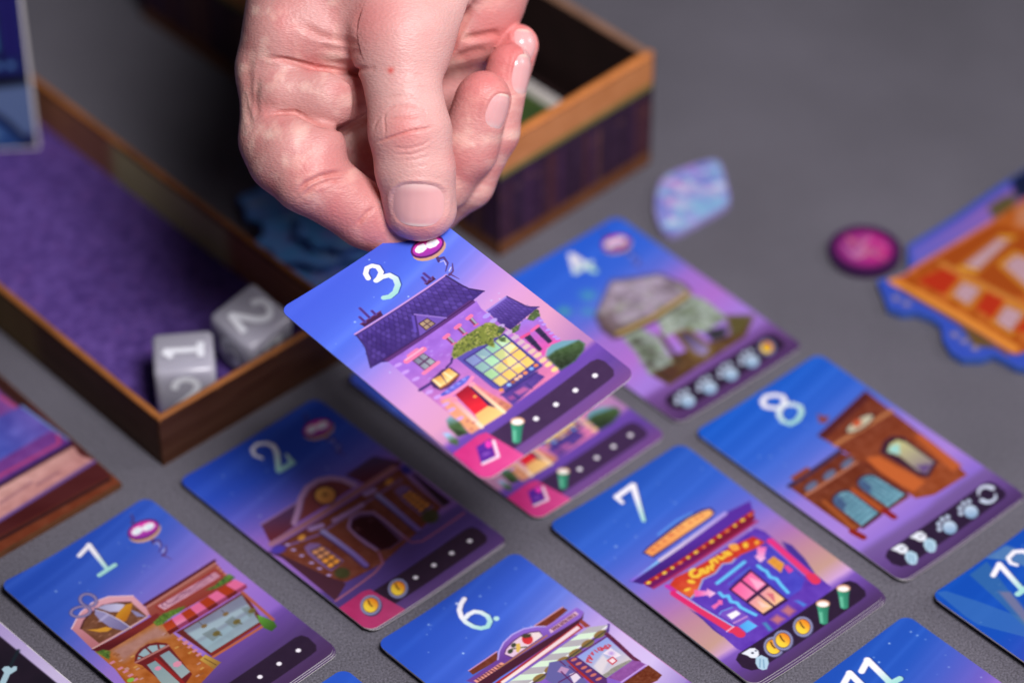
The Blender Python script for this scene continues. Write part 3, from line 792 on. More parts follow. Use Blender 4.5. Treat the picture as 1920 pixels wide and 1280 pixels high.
    amulet(A, *cen([(47.35,11.18),(47.23,11.29),(47.1,11.34),(46.98,11.35),(46.89,11.3),(46.84,11.2),(46.83,11.08),(46.87,10.94),(46.96,10.81),(47.08,10.71),(47.2,10.65),(47.33,10.64),(47.42,10.69),(47.47,10.79),(47.48,10.92),(47.44,11.05)]), .98)
    digit(A, [([(25.74,9.33),(24.96,6.7),(26.11,4.25),(28.8,3.55),(31.16,5.16),(31.9,7.63),(30.65,10.79),(28.07,14.25),(26.17,16.7)], (1.0, 1.9)), ([(26,17.32),(31.35,17.38)], 1.9), ([(31.28,17.05),(32.4,13.28)], (1.7, .8))])
    return A


def art7(res):
    A = Art(CW, CH, res)
    sky(A, [(0, (24, 78, 188)), (18, (42, 92, 208)), (30, (84, 100, 212)), (40, (132, 106, 206)), (50, (170, 110, 176)), (58, (188, 130, 150)), (68, (196, 150, 136)), (74, (206, 158, 218)), (88, (120, 80, 180))], tilt=.02, seed=31)
    ground(A, 74, (126, 84, 194), (92, 56, 140), (74, 46, 96))
    # side silhouettes
    A.poly([(8.11,53.28),(8,59.22),(7.38,64.12),(7.56,67.74),(9.63,70.14),(10.74,66.71)], (70, 40, 150))
    A.poly([(48.86,51.17),(49.96,54.33),(48.88,60.8),(46.17,68.81),(42.84,66.79)], (66, 42, 150), soft=.3)
    # building body
    A.poly([(9.95,41.99),(42.15,41.84),(47.01,41.88),(48.02,44.79),(46.2,74.87),(41.81,76.43),(27.82,77.35),(22.87,75.51),(8,77.04),(7.26,73.71)], (92, 50, 180), tex=(14, 3, 5))
    A.poly([(11.38,51.74),(19.06,47.5),(28.01,46.34),(34.86,46.29),(40.92,48.68),(44.69,51.09),(42.57,67.06),(38.8,69.28),(34.29,69.24),(20.16,68.39),(14.86,68.52)], (92, 52, 186), g=([(19.67,49.61)][0], [(39.84,65.59)][0], (66, 62, 196)), tex=(12, 3, 7))
    # red valance with yellow letters
    A.poly([(10.16,42.41),(14.14,40.89),(20.75,41.75),(31.11,42.3),(37.45,42.81),(43.98,43.98),(44.94,48.1),(41.67,48.3),(35.66,47.03),(31.49,47.43),(28.95,46.14),(24.68,47.47),(20.05,46.85),(15.72,49.08),(11.56,50.37)], (206, 46, 32), g=([(24.94,44.04)][0], [(24.15,49.59)][0], (226, 92, 40)), tex=(14, 2, 4), soft=.2)
    A.line([(11.56,50.37),(15.92,49.26),(20.05,46.85),(24.68,47.47),(28.95,46.14),(31.35,47.57),(33.37,47.05)], .5, (150, 170, 220))
    L = (246, 196, 50)
    A.line([(20.92,42.17),(19.92,42.04),(18.67,42.98),(18.51,44.14),(19.64,44.91),(20.56,44.72)], 1.3, L)
    A.line([(21.09,44.95),(22.08,43.5),(23.05,43.87),(22.29,45.26),(23.48,45.58),(24.48,44.13),(25.54,44.59),(25.05,45.71)], 1.05, L)
    A.line([(26.31,44.77),(27.15,42.9),(28.72,43.03),(28.28,44.48)], 1.1, L)
    A.line([(30.09,42.97),(30.22,44.41),(31.5,44.26)], 1.1, L)
    A.line([(32.38,42.95),(33.66,43.59),(33.72,44.71),(32.31,44.21)], 1.1, L)
    A.line([(35.93,42.21),(37.45,42.81),(36.96,44.5),(35.75,44.18),(35.83,42.92)], 1.1, (250, 170, 60))
    A.poly([(40.28,45.68),(39.9,45.99),(39.47,46.15),(39.07,46.15),(38.76,45.99),(38.58,45.7),(38.56,45.31),(38.71,44.89),(38.99,44.49),(39.38,44.19),(39.8,44.03),(40.2,44.02),(40.52,44.18),(40.7,44.48),(40.72,44.87),(40.57,45.29)], L, soft=.3)
    A.poly([(43.87,46.62),(43.68,46.9),(43.39,47.13),(43.04,47.27),(42.68,47.31),(42.37,47.23),(42.15,47.05),(42.06,46.8),(42.11,46.51),(42.3,46.23),(42.58,46),(42.93,45.86),(43.29,45.82),(43.61,45.9),(43.83,46.08),(43.92,46.33)], (250, 170, 50), soft=.3)
    A.poly([(17.48,46.25),(17.19,46.4),(16.82,46.38),(16.42,46.2),(16.07,45.88),(15.81,45.47),(15.68,45.04),(15.7,44.65),(15.87,44.36),(16.16,44.21),(16.54,44.23),(16.93,44.41),(17.29,44.73),(17.55,45.14),(17.68,45.57),(17.65,45.96)], L, soft=.2)
    A.poly([(14.6,47.3),(14.4,47.48),(14.06,47.57),(13.63,47.58),(13.17,47.5),(12.75,47.34),(12.43,47.12),(12.28,46.88),(12.29,46.66),(12.49,46.49),(12.83,46.39),(13.26,46.38),(13.73,46.47),(14.15,46.63),(14.46,46.84),(14.62,47.08)], L, soft=.2)
    # roof slab
    A.poly([(2.34,33.58),(15.59,32.94),(45.3,31.32),(53.89,32.66),(51.59,36.11),(49.11,36.84),(6.96,36.89),(4.54,37)], (84, 38, 162), g=([(21.16,31.3)][0], [(19.73,37.23)][0], (62, 26, 126)))
    A.line([(3.12,33.82),(15.41,32.77)], .9, (120, 196, 250), g=([(14.44,32.36)][0], [(3.94,33.63)][0], (128, 96, 220)))
    A.line([(15.83,32.68),(44.55,31.37)], 1.3, (206, 190, 222), g=([(23.72,32.2)][0], [(44.05,31.16)][0], (170, 150, 230)))
    A.poly([(5.07,36.79),(51.28,36.07),(50.09,38.74),(47.55,39.89),(5.66,40.14),(4.97,38.35)], (126, 14, 52), g=([(26.9,36.1)][0], [(25.56,39.71)][0], (112, 14, 92)))
    A.line([(5.61,37.29),(51.2,36.51)], 1.15, (176, 26, 28))
    A.line([(5.95,40.18),(49.43,40.13)], .9, (168, 36, 96))
    q = [(6.47,37.61),(49.74,36.92)]
    for i in range(14):
        t = i / 13.0
        A.poly(circ(.85 if i % 2 == 0 else .6, .55, q[0][0] * (1 - t) + q[1][0] * t, q[0][1] * (1 - t) + q[1][1] * t, 9, .0), (252, 206, 64) if i % 3 != 1 else (236, 120, 54), soft=.12)
    # roof sign
    A.poly([(13.91,27.04),(16.69,26.21),(27.03,24.94),(34.85,24.68),(40.48,25.35),(43.04,26.71),(42.7,28.91),(40.43,29.83),(29.24,29.95),(14.97,30.68)], (60, 34, 90))
    A.line([(23.15,24.33),(31.62,23.7),(37.1,24.5)], .7, (84, 150, 240), soft=.3)
    A.poly([(14.7,27.29),(17.24,26.72),(26.91,25.82),(34.41,25.53),(39.72,26.16),(42.16,26.9),(41.94,28.97),(39.87,29.31),(29.74,29.42),(15.17,29.9)], (252, 176, 92), g=([(26.54,25.48)][0], [(24.82,30.29)][0], (244, 150, 76)))
    for i, p in enumerate([(17.37,28.05),(19.8,27.61),(22.61,27.52),(25.37,27.11),(26.41,27.09),(28.94,26.95),(30.74,26.87),(33.96,27.11),(36.48,27.19),(38.58,27.37)]):
        A.line([(p[0] - .5, p[1] - .5), (p[0] + .4, p[1] + .5)], .38, (206, 80, 56), a=.9)
        A.line([(p[0] + .3, p[1] - .5), (p[0] - .2, p[1] + .1)], .32, (206, 80, 56), a=.9)
    # pink posts
    A.line([(9.83,42.11),(10.46,53.61)], 1.6, (196, 40, 170))
    A.line([(9.29,45.73),(10.21,55.72),(11.51,67.42)], 2.6, (226, 30, 110), g=([(9.63,46.55)][0], [(11.24,66.18)][0], (230, 48, 88)))
    A.line([(10.4,45.72),(11.36,55.27),(13.11,66.91)], .45, (150, 190, 250))
    A.line([(12.49,68.32),(12.44,70.26)], 3.2, (226, 44, 84))
    A.line([(10.04,67.06),(13.11,66.91)], .35, (240, 200, 230))
    A.line([(46.43,48.93),(45.67,57.85),(45,66.17)], 2.3, (232, 40, 130), g=([(46.64,49.12)][0], [(44.72,66.44)][0], (232, 50, 110)))
    A.line([(44.97,67.71),(44.68,69.52)], 3.2, (228, 44, 88))
    A.line([(45.12,49.87),(43.66,65.98)], .4, (80, 110, 230))
    # neon lines
    N = (92, 196, 248)
    A.line([(22.08,50.79),(34.43,49.87)], 1.15, N, soft=.2)
    A.line([(19.82,54.13),(19.57,55.95),(20.91,56.68),(19.81,58.98),(20.83,60.43),(20.32,62.49),(20.85,65.01),(21.48,67.6)], 1.15, N, soft=.2)
    A.line([(36.34,53.75),(36.26,55.77),(36.65,56.92),(35.69,59.43),(36.55,61.26),(35.79,63.93),(35.13,67.45)], 1.15, N, soft=.2)
    A.line([(24.29,53.35),(34.14,52.51)], .4, (70, 110, 220))
    A.line([(34.94,53.24),(33.64,67.62)], .45, (60, 60, 200))
    # window
    q = [(22.85,54.86),(33.7,53.15),(32.97,69.81),(22.95,69.7)]
    A.poly(q, (58, 22, 70))
    for i in range(2):
        for j in range(2):
            sq = sub(q, .06 + .48 * i, .05 + .48 * j, .46 + .48 * i, .45 + .48 * j)
            A.poly(sq, (250, 84, 152) if j == 0 else (232, 140, 160), g=(sq[0], sq[2], (248, 130, 180) if j == 0 else (250, 206, 130)))
    A.poly([bil(q, .75, .1), bil(q, .92, .42), bil(q, .6, .42)], (252, 190, 216), a=.7)
    A.poly([bil(q, .3, .6), bil(q, .42, .9), bil(q, .2, .8)], (240, 220, 220), a=.5)
    A.poly([bil(q, .7, .6), bil(q, .62, .9), bil(q, .85, .7)], (200, 60, 100), a=.6)
    # arrows and poster
    A.poly([(14.93,48.35),(17.44,51.17),(18.22,50.35),(18.9,53.54),(16.22,53.64),(16.47,52.59),(12.96,50.64)], (240, 90, 170), g=([(14.95,49.9)][0], [(18.5,53.18)][0], (240, 190, 230)))
    A.poly([(13.94,56.62),(16.7,56.63),(17.35,55.95),(18.33,56.85),(16.91,58.34),(16.45,57.67),(13.73,58.2)], (240, 100, 170))
    A.poly([(41.75,47.84),(43.72,49.93),(40.33,52.4),(40.46,53.05),(37.79,53.24),(38.4,50.09),(39.37,50.45)], (244, 110, 180), g=([(42.2,49.33)][0], [(38.07,52.96)][0], (236, 190, 232)))
    A.poly([(39.47,54.25),(42.61,53.97),(42.82,58.4),(39.3,60.4)], (228, 150, 50), tex=(20, 1, 2))
    A.poly([(41.8,59.04),(43.15,59.22),(42.9,62.15),(40.96,62.19)], (220, 60, 150))
    # cabinet
    A.poly([(13.3,60.58),(16.86,60.32),(19.27,61.28),(19.37,66.16),(18.65,71.25),(14.06,71.24),(13.93,65.67)], (116, 74, 196))
    A.poly([(14.96,62.11),(18.43,62.53),(18.51,64.36),(14.76,64.43)], (244, 240, 244))
    A.poly([(14.53,67.72),(18.27,67.66),(18.65,71.25),(14.28,71.2)], (70, 160, 240), g=([(14.67,68.34)][0], [(17.84,70.76)][0], (84, 186, 250)))
    A.line([(14.13,65.85),(19.11,66.42)], .5, (200, 140, 210))
    A.line([(13.3,60.58),(14.91,60.05),(18.55,60.87)], .35, (110, 170, 240))
    # reflections on the pavement
    A.poly([(23.41,71.88),(26.21,71.69),(26.79,74.49),(23.68,74.62)], (210, 116, 110), a=.85, soft=.7)
    A.poly([(28.36,71.41),(31.32,71.08),(31.5,74.29),(28.55,74.6)], (206, 116, 110), a=.85, soft=.7)
    A.poly([(20.62,71.32),(21.66,71.77),(20.96,75.11),(19.67,74.92)], (60, 150, 190), a=.9, soft=.5)
    A.poly([(34.21,71.21),(35.13,71.8),(35.7,74.61),(34.45,74.73)], (60, 140, 230), a=.9, soft=.5)
    bar(A, 3.0, (42, 24, 52))
    for p in ([(45.96,80.25),(45.86,80.32),(45.76,80.36),(45.66,80.36),(45.58,80.32),(45.53,80.25),(45.53,80.15),(45.57,80.05),(45.64,79.96),(45.74,79.89),(45.84,79.85),(45.94,79.85),(46.02,79.89),(46.07,79.96),(46.07,80.06),(46.03,80.16)], [(36.99,80.54),(36.9,80.61),(36.79,80.64),(36.7,80.64),(36.62,80.6),(36.57,80.53),(36.57,80.44),(36.6,80.33),(36.67,80.24),(36.77,80.17),(36.87,80.14),(36.97,80.14),(37.05,80.18),(37.1,80.25),(37.1,80.34),(37.07,80.44)]):
        cup(A, *cen(p), 0.84)
    for p in ([(16.33,80.48),(16.24,80.55),(16.14,80.59),(16.04,80.59),(15.97,80.55),(15.92,80.48),(15.92,80.39),(15.95,80.29),(16.02,80.19),(16.11,80.13),(16.21,80.09),(16.31,80.09),(16.38,80.13),(16.43,80.2),(16.43,80.29),(16.4,80.39)], [(20.32,80.36),(20.22,80.43),(20.12,80.46),(20.03,80.46),(19.95,80.42),(19.9,80.35),(19.9,80.26),(19.93,80.16),(20,80.07),(20.09,80),(20.19,79.96),(20.29,79.96),(20.37,80),(20.41,80.07),(20.42,80.17),(20.38,80.27)], [(28.62,80.35),(28.53,80.42),(28.42,80.45),(28.33,80.45),(28.25,80.41),(28.2,80.34),(28.2,80.25),(28.23,80.15),(28.3,80.06),(28.4,79.99),(28.5,79.95),(28.6,79.95),(28.67,79.99),(28.72,80.06),(28.72,80.16),(28.69,80.26)]):
        clock(A, *cen(p), 1.0)
    ghost(A, *cen([(9.18,80.32),(9.09,80.39),(8.99,80.42),(8.89,80.42),(8.82,80.38),(8.77,80.31),(8.77,80.22),(8.8,80.12),(8.86,80.03),(8.95,79.96),(9.05,79.92),(9.15,79.92),(9.23,79.96),(9.27,80.03),(9.28,80.13),(9.24,80.23)]), 0.95)
    digit(A, [([(24.34,7.17),(24.58,4.6),(24.74,4.23)], (1.3, 1.9)), ([(24.74,4.23),(32.03,3.78)], 1.9), ([(31.91,3.92),(23.92,17.1)], (2.0, 1.3))])
    return A


def art6(res):
    A = Art(CW, CH, res)
    sky(A, [(0, (30, 76, 196)), (20, (48, 88, 208)), (32, (96, 118, 222)), (44, (172, 146, 224)), (56, (206, 178, 232)), (68, (206, 186, 236)), (88, (120, 90, 180))], tilt=.3, seed=41)
    ground(A, 73, (112, 78, 180), (88, 56, 136), (74, 46, 96))
    A.poly([(25.86,33.2),(43.06,34.94),(52.59,42.51),(50.48,55.11),(52.2,65.38),(38.74,66.84),(17.78,60.96),(12.37,41.83)], (126, 84, 190), tex=(12, 3, 3))
    # brick parapets
    A.poly([(12.76,25.96),(24.11,25.87),(22.32,28.48),(12.64,27.86)], (112, 48, 30), tex=(12, 1.2, 4))
    A.line([(12.83,25.89),(24.18,25.8)], .35, (222, 150, 190))
    A.poly([(38.97,25.99),(50.37,26.35),(50.62,28.22),(41.49,28.84)], (116, 46, 28), tex=(12, 1.2, 5))
    A.line([(39.01,25.94),(50.44,26.28)], .35, (220, 150, 150))
    # purple fascia with arch
    A.poly([(9.47,28.43),(22.54,28.24),(24.75,26.26),(27.91,24.69),(31.73,24.19),(35.82,24.85),(39.18,26.65),(41.13,28.5),(53.29,29.35),(53.53,31.92),(51.35,33.1),(23.75,31.2),(10.73,30.96)], (136, 92, 202), g=([(31.02,23.52)][0], [(27.32,30.96)][0], (104, 58, 152)))
    A.line([(22.14,28.32),(24.66,26.17),(28.02,24.57),(31.96,23.95),(36.05,24.61),(39.36,26.46),(41.32,28.31)], .45, (190, 166, 240))
    A.line([(41.31,28.67),(52.99,29.31)], .4, (156, 112, 216))
    A.poly([(24.93,28.01),(26.67,26.71),(30.13,25.88),(33.5,25.87),(36.66,26.8),(38.84,28.41),(38.25,30.61),(25.71,30.89)], (90, 40, 96))
    A.poly([(25.17,28.11),(26.89,27),(30.08,26.29),(33.31,26.24),(36.36,27.11),(38.46,28.64),(38.15,30.47),(25.99,30.6)], (230, 194, 220), g=([(28.64,26.75)][0], [(36.76,29.88)][0], (236, 216, 214)))
    A.poly([(34.57,30.01),(33.89,30.27),(33.22,30.25),(32.67,29.94),(32.32,29.39),(32.21,28.69),(32.38,27.94),(32.79,27.26),(33.38,26.75),(34.06,26.49),(34.72,26.51),(35.28,26.82),(35.63,27.37),(35.73,28.07),(35.57,28.82),(35.16,29.5)], (206, 34, 44), g=([(34.16,26.95)][0], [(33.38,29.88)][0], (226, 50, 56)))
    foliage(A, [(33.45,26.28),(34.85,26.23),(36.15,27.69),(35.17,28.37),(33.87,27.6)], [(56, 58, 40), (80, 70, 40)], 20, (.2, .4), 2)
    A.poly([(30.36,27.38),(30.18,27.67),(29.9,27.89),(29.54,28.03),(29.17,28.06),(28.85,27.97),(28.61,27.77),(28.51,27.51),(28.55,27.21),(28.73,26.93),(29.01,26.7),(29.37,26.56),(29.74,26.54),(30.07,26.63),(30.3,26.82),(30.4,27.09)], (62, 70, 52))
    A.poly([(28.05,28.47),(27.87,28.75),(27.57,28.98),(27.19,29.11),(26.81,29.14),(26.46,29.04),(26.21,28.85),(26.1,28.59),(26.13,28.29),(26.31,28.01),(26.61,27.78),(26.98,27.65),(27.37,27.62),(27.72,27.72),(27.97,27.91),(28.08,28.17)], (62, 70, 52))
    A.line([(28.08,28.04),(31.65,30.29)], .5, (96, 100, 60))
    A.poly([(30.33,27.44),(31.35,27.95),(29.93,29.8),(28.38,30.37),(28.28,29.6)], (228, 186, 78))
    # letter panels
    A.poly([(41.23,29.98),(51.87,30.11),(51.76,31.63),(40.54,31.4)], (222, 176, 198))
    A.poly([(11.15,29.8),(22.17,29.7),(22.6,31.01),(11.36,31.34)], (234, 150, 130))
    for (p, n) in (([(41.74,30.69),(51.04,30.95)], 12), ([(11.88,30.27),(21.67,30.58)], 9)):
        r = np.random.RandomState(n)
        for i in range(n):
            t = (i + .3) / n
            x, y = p[0][0] * (1 - t) + p[1][0] * t, p[0][1] * (1 - t) + p[1][1] * t
            A.line([(x, y - .55), (x + .15, y + .55)], .34, (104, 44, 66))
            if r.rand() < .7:
                A.line([(x, y - .5), (x + .6, y - .35 + r.uniform(0, .8))], .28, (104, 44, 66))
    # dark beam, red tube light
    A.poly([(10.62,31.08),(23.75,31.2),(51.35,33.1),(53.3,32.16),(51.47,33.68),(48.93,34.52),(17.96,33.81),(13.08,34.08)], (72, 24, 46))
    A.line([(19.67,30.94),(39.17,31.24)], .5, (176, 110, 70))
    A.poly([(14,34.51),(49.28,34.16),(49.06,36.48),(15.17,36.07)], (176, 30, 34))
    A.poly([(16.63,35.22),(48.23,34.54),(48.23,35.93),(16.6,36.31)], (246, 222, 214), g=([(20.16,34.99)][0], [(47.52,34.56)][0], (232, 206, 214)))
    A.poly([(49.64,33.8),(51.05,33.75),(50.95,37.35),(49.42,36.82)], (150, 60, 50))
    # striped awning
    q = [(15.08,36.87),(50.24,37.38),(55.21,40.7),(20.75,41.36)]
    for i in range(9):
        A.poly(sub(q, i / 9, 0, (i + 1) / 9, 1), ((206, 204, 204), (206, 232, 196))[i % 2], g=(q[0], q[3], ((176, 172, 176), (212, 238, 206))[i % 2]))
    A.line([(20.75,41.36),(55.09,40.82)], .5, (234, 240, 230))
    for p in [(26.01,41.43),(30.94,41.17),(35.56,41.27),(40.38,41.53),(45.57,41.44),(50.79,41.35)]:
        A.poly(circ(2.3, 1.25, p[0], p[1] + .3, 12, .1), (148, 106, 50), g=((p[0], p[1] - .8), (p[0], p[1] + 1.4), (124, 116, 66)))
    A.line([(20.76,42.04),(53.74,41.84)], .5, (70, 66, 50))
    # right display
    A.line([(55.28,40.63),(53.25,42.4),(51.75,42.81)], .7, (84, 52, 140))
    A.poly([(39.69,43.42),(51.28,43.83),(50.3,55.29),(39.72,54.97)], (140, 160, 226), g=([(41.75,44.64)][0], [(41.37,54.39)][0], (206, 196, 200)))
    A.poly([(40.49,49.24),(45.78,47.74),(45.19,50.81),(39.79,53.25)], (226, 216, 216), a=.8, soft=.4)
    A.line([(39.45,42.83),(51.47,43.65)], .5, (92, 36, 96))
    A.line([(52.22,42.89),(51.77,48.32),(51.04,54.55),(51.15,57.18)], 1.3, (96, 34, 66), tex=(20, .5, 4))
    R = (206, 50, 66)
    A.line([(41.08,47.81),(40.37,46.6),(41.25,45.98),(40.98,46.81)], .45, R)
    A.line([(42.52,45.38),(42.05,47.1),(41.76,45.74)], .55, R)
    A.line([(43.5,45.22),(43.62,46.06),(44.08,45.04)], .45, R)
    A.line([(45.13,44.94),(45.21,46.11)], .4, R)
    A.line([(46.46,45.11),(46.04,45.81),(46.8,46.71),(47.07,45.33),(47.4,46.37)], .5, R)
    A.line([(48.76,45.83),(47.73,46.32),(48.39,47.31),(48.71,46.15)], .5, R)
    A.line([(49.51,46.18),(49.79,47),(48.9,47.07)], .45, R)
    A.poly([(45.96,47.55),(49.14,47.66),(49.35,51.85),(47.34,51.4)], (232, 220, 232))
    A.blob(*[(47.79,49.29)][0], .9, (170, 130, 214), .8)
    A.poly([(44.86,50.32),(47.24,50.4),(47.09,52.61),(44.77,52.75)], R)
    A.poly([(45.22,50.73),(46.79,50.8),(46.71,52.25),(45.23,52.29)], (240, 220, 226))
    A.poly([(40.07,53.52),(42.11,53.65),(43.87,53.52),(46.66,54.01),(49.74,54.76),(50.11,55.48),(39.86,55.1)], (142, 140, 128), tex=(14, .8, 3))
    A.line([(39.42,44.25),(39.67,55.29)], .5, (60, 30, 80))
    # brick pier, door panes, planks
    A.poly([(36.71,42.04),(39.59,42.96),(39.63,55.61),(38.09,57.71),(35.49,55.96)], (84, 40, 110))
    for p in [(38.25,43.5),(38.14,45.56),(38.16,47.75),(38.23,49.61),(38.11,51.66),(38.14,53.83)]:
        A.poly(circ(1.1, .55, p[0], p[1], 7, .2), (206, 110, 96))
    A.line([(36.3,42.74),(35.67,55.78)], .9, (168, 34, 36))
    A.poly([(32.32,39.33),(36.42,41.77),(34.85,52.5),(28.04,53.15),(26.95,43.23)], (96, 92, 160))
    A.poly([(33.26,46.69),(35.38,47.28),(34.73,49.88),(31.7,50.22)], (226, 210, 226))
    A.poly([(33.76,42.85),(34.71,45.2),(32.42,45.9),(31.46,43.56)], (226, 160, 196), a=.7)
    for p in ([(28.85,46.81),(35.66,47.54)], [(34.78,43.46),(34.93,41.08)], [(32.3,44.35),(31.52,50.41)], [(35.44,44.45),(35.14,50.28)]):
        A.line(p, .4, (92, 30, 92))
    A.poly([(40.46,55.32),(50.25,55.61),(51.47,57.13),(51.95,59.38),(42.25,59.52)], (140, 74, 156), tex=(12, 1, 3))
    A.line([(41.97,59.26),(51.92,59.54)], .55, (190, 150, 226))
    A.poly([(41.98,59.8),(52.25,60.03),(52.34,65.51),(49.88,66.04),(45.9,65.12)], (112, 48, 24), tex=(22, .7, 6))
    bar(A, 4, (42, 25, 50))
    digit(A, [([(31.58,3.84),(29.47,4.66),(27.39,6.19),(26,8.59),(25.49,11.12),(25.94,13.87),(27.08,15.87),(28.96,16.73),(30.99,15.65),(31.84,13.67),(31.45,11.21),(30.25,9.61),(28.2,9.29),(26.86,9.64)], 1.55)])
    A.poly([(33.7,16.73),(33.4,16.95),(33.05,17.04),(32.71,16.99),(32.41,16.81),(32.22,16.53),(32.15,16.18),(32.22,15.83),(32.42,15.52),(32.71,15.3),(33.06,15.21),(33.41,15.26),(33.71,15.44),(33.9,15.72),(33.97,16.07),(33.9,16.43)], (176, 226, 222))
    A.poly([(28.93,4.01),(28.78,4.13),(28.6,4.2),(28.44,4.19),(28.3,4.11),(28.22,3.98),(28.2,3.81),(28.25,3.63),(28.36,3.47),(28.52,3.34),(28.69,3.28),(28.86,3.29),(28.99,3.36),(29.08,3.5),(29.09,3.67),(29.04,3.85)], (200, 214, 250))
    return A


def art8(res):
    A = Art(CW, CH, res)
    sky(A, [(0, (14, 86, 206)), (18, (36, 92, 210)), (30, (76, 106, 216)), (42, (146, 118, 216)), (60, (166, 124, 218)), (74, (130, 96, 206)), (88, (110, 76, 170))], tilt=.05, seed=51, stars=8)
    ground(A, 71, (118, 88, 160), (98, 64, 138), (74, 46, 100))
    B = (114, 46, 28)
    # tall block
    A.poly([(28.26,26.32),(54.42,22.33),(53.53,35.02),(52.11,55.24),(49.6,69.62),(35.61,68.68),(30.33,65.93),(29.07,33.82)], (120, 50, 30), g=([(41.17,26.98)][0], [(35.93,56.89)][0], (152, 68, 32)), tex=(16, 2, 5))
    A.poly([(28.26,26.32),(54.42,22.33),(53.16,25.5),(28.53,28.83)], (84, 28, 32), soft=.3)
    A.line([(29.25,32.86),(53.57,34.2)], 1.5, (184, 112, 66))
    A.poly([(48.59,31.83),(47.75,32.64),(46.06,33.28),(43.77,33.66),(41.24,33.73),(38.86,33.47),(36.98,32.92),(35.88,32.17),(35.74,31.33),(36.56,30.53),(38.24,29.89),(40.52,29.5),(43.05,29.43),(45.45,29.69),(47.34,30.24),(48.45,30.99)], (66, 30, 36))
    A.poly([(47.64,31.7),(46.94,32.32),(45.5,32.82),(43.53,33.1),(41.34,33.15),(39.26,32.94),(37.61,32.5),(36.63,31.92),(36.47,31.27),(37.16,30.65),(38.59,30.16),(40.55,29.87),(42.74,29.82),(44.83,30.03),(46.49,30.46),(47.48,31.05)], (196, 190, 160))
    A.poly([(43.32,30.82),(42.96,31.35),(42.39,31.79),(41.7,32.06),(40.98,32.14),(40.35,32.01),(39.91,31.69),(39.72,31.22),(39.8,30.69),(40.16,30.16),(40.73,29.73),(41.43,29.45),(42.14,29.37),(42.77,29.5),(43.22,29.82),(43.41,30.29)], (206, 84, 46), soft=.4)
    A.poly([(35.45,19.39),(36.01,21.63),(37.57,22.51),(34.54,24.24),(32.86,22.68)], (136, 60, 52), soft=.3)
    # stained glass tall window
    A.poly([(37.06,44.6),(41.49,42),(45.19,42.05),(47.6,44.86),(47.3,50.2),(47.27,59.68),(40.01,62.34),(38.23,60.13)], (64, 28, 48))
    A.poly([(39.03,45.87),(42.05,44.2),(45.23,44.34),(46.42,47.13),(46.34,58.81),(40.78,60.85),(39.61,58.09),(40.44,49.98)], (198, 196, 128), g=([(42.59,45.26)][0], [(41.56,59.36)][0], (140, 124, 130)))
    A.poly([(39.23,46.06),(41.66,44.96),(44.44,45.86),(41.04,49.42)], (150, 214, 206), soft=.4)
    A.poly([(40.98,56.05),(45.32,58.98),(40.37,60.46)], (98, 70, 128), soft=.6)
    A.poly([(32.16,43.39),(35.66,45.53),(37.69,62.94),(31.97,63.64),(30.15,51.5)], (200, 94, 38), soft=.5)
    A.poly([(50.21,46.72),(52.5,47.71),(51.37,65.72),(47.48,65.43)], (192, 88, 36), soft=.5)
    A.poly([(30.35,43.93),(30.62,46.4),(30.44,62.76),(26.22,62.1)], (84, 22, 22), soft=.6)
    # low wing
    A.poly([(4.63,36.94),(28.11,36.16),(29.65,40.94),(29.95,52.31),(29.66,64.11),(8.25,63.57),(4.93,63.68)], B, g=([(10.74,38.81)][0], [(7.44,57.45)][0], (128, 58, 26)), tex=(16, 2, 8))
    A.line([(4.92,36.66),(28.4,35.88)], 1.6, (60, 40, 72))
    A.line([(5.88,42.74),(28.59,42.74)], 1.0, (184, 110, 80))
    for p in ([(13.05,40.55),(12.67,41.08),(11.91,41.56),(10.89,41.91),(9.76,42.08),(8.69,42.04),(7.84,41.81),(7.35,41.41),(7.29,40.91),(7.66,40.38),(8.41,39.9),(9.43,39.55),(10.56,39.38),(11.64,39.41),(12.49,39.65),(12.98,40.05)], [(21.09,40.61),(20.7,41.17),(19.93,41.67),(18.89,42.04),(17.75,42.21),(16.67,42.17),(15.83,41.92),(15.34,41.5),(15.28,40.97),(15.67,40.41),(16.43,39.91),(17.47,39.55),(18.61,39.37),(19.69,39.41),(20.54,39.66),(21.03,40.08)], [(28.95,40.72),(28.57,41.22),(27.81,41.68),(26.77,42.02),(25.62,42.19),(24.53,42.16),(23.67,41.93),(23.16,41.55),(23.09,41.08),(23.47,40.57),(24.23,40.11),(25.26,39.77),(26.41,39.6),(27.51,39.63),(28.37,39.85),(28.88,40.23)]):
        A.poly(p, (62, 38, 60), soft=.2)
        A.poly([((a + 0.02), b + .25) for a, b in p], (112, 134, 170), a=.7, soft=.5)
    A.poly([(7.99,34.05),(15.67,34.03),(15.33,35.93),(7.87,36.13)], (142, 62, 40), soft=.3)
    for q in ([(9.74,49.87),(17.45,49.45),(16.98,62.59),(9.02,63.22)], [(21.25,49.7),(28.06,49.45),(29.02,62.41),(21.25,62.78)]):
        A.poly([bil(q, -.05, .12), bil(q, .05, -.02), bil(q, .3, -.12), bil(q, .7, -.12), bil(q, 1, -.02), bil(q, 1.08, .1), bil(q, 1.06, 1.05), bil(q, -.06, 1.05)], (58, 36, 62))
        A.poly([bil(q, 0, .12), bil(q, .12, 0), bil(q, .35, -.06), bil(q, .65, -.06), bil(q, .9, 0), bil(q, 1, .1), bil(q, 1, 1), bil(q, 0, 1)], (96, 146, 166), g=(q[0], q[2], (110, 172, 190)), tex=(26, 1.0, 4))
        A.poly([bil(q, 0, .12), bil(q, .12, 0), bil(q, .5, -.06), bil(q, .4, .3), bil(q, 0, .4)], (52, 66, 120), a=.7, soft=.5)
        for i in range(1, 5):
            A.line([bil(q, i / 5, 0), bil(q, i / 5, 1)], .26, (46, 72, 100), a=.8)
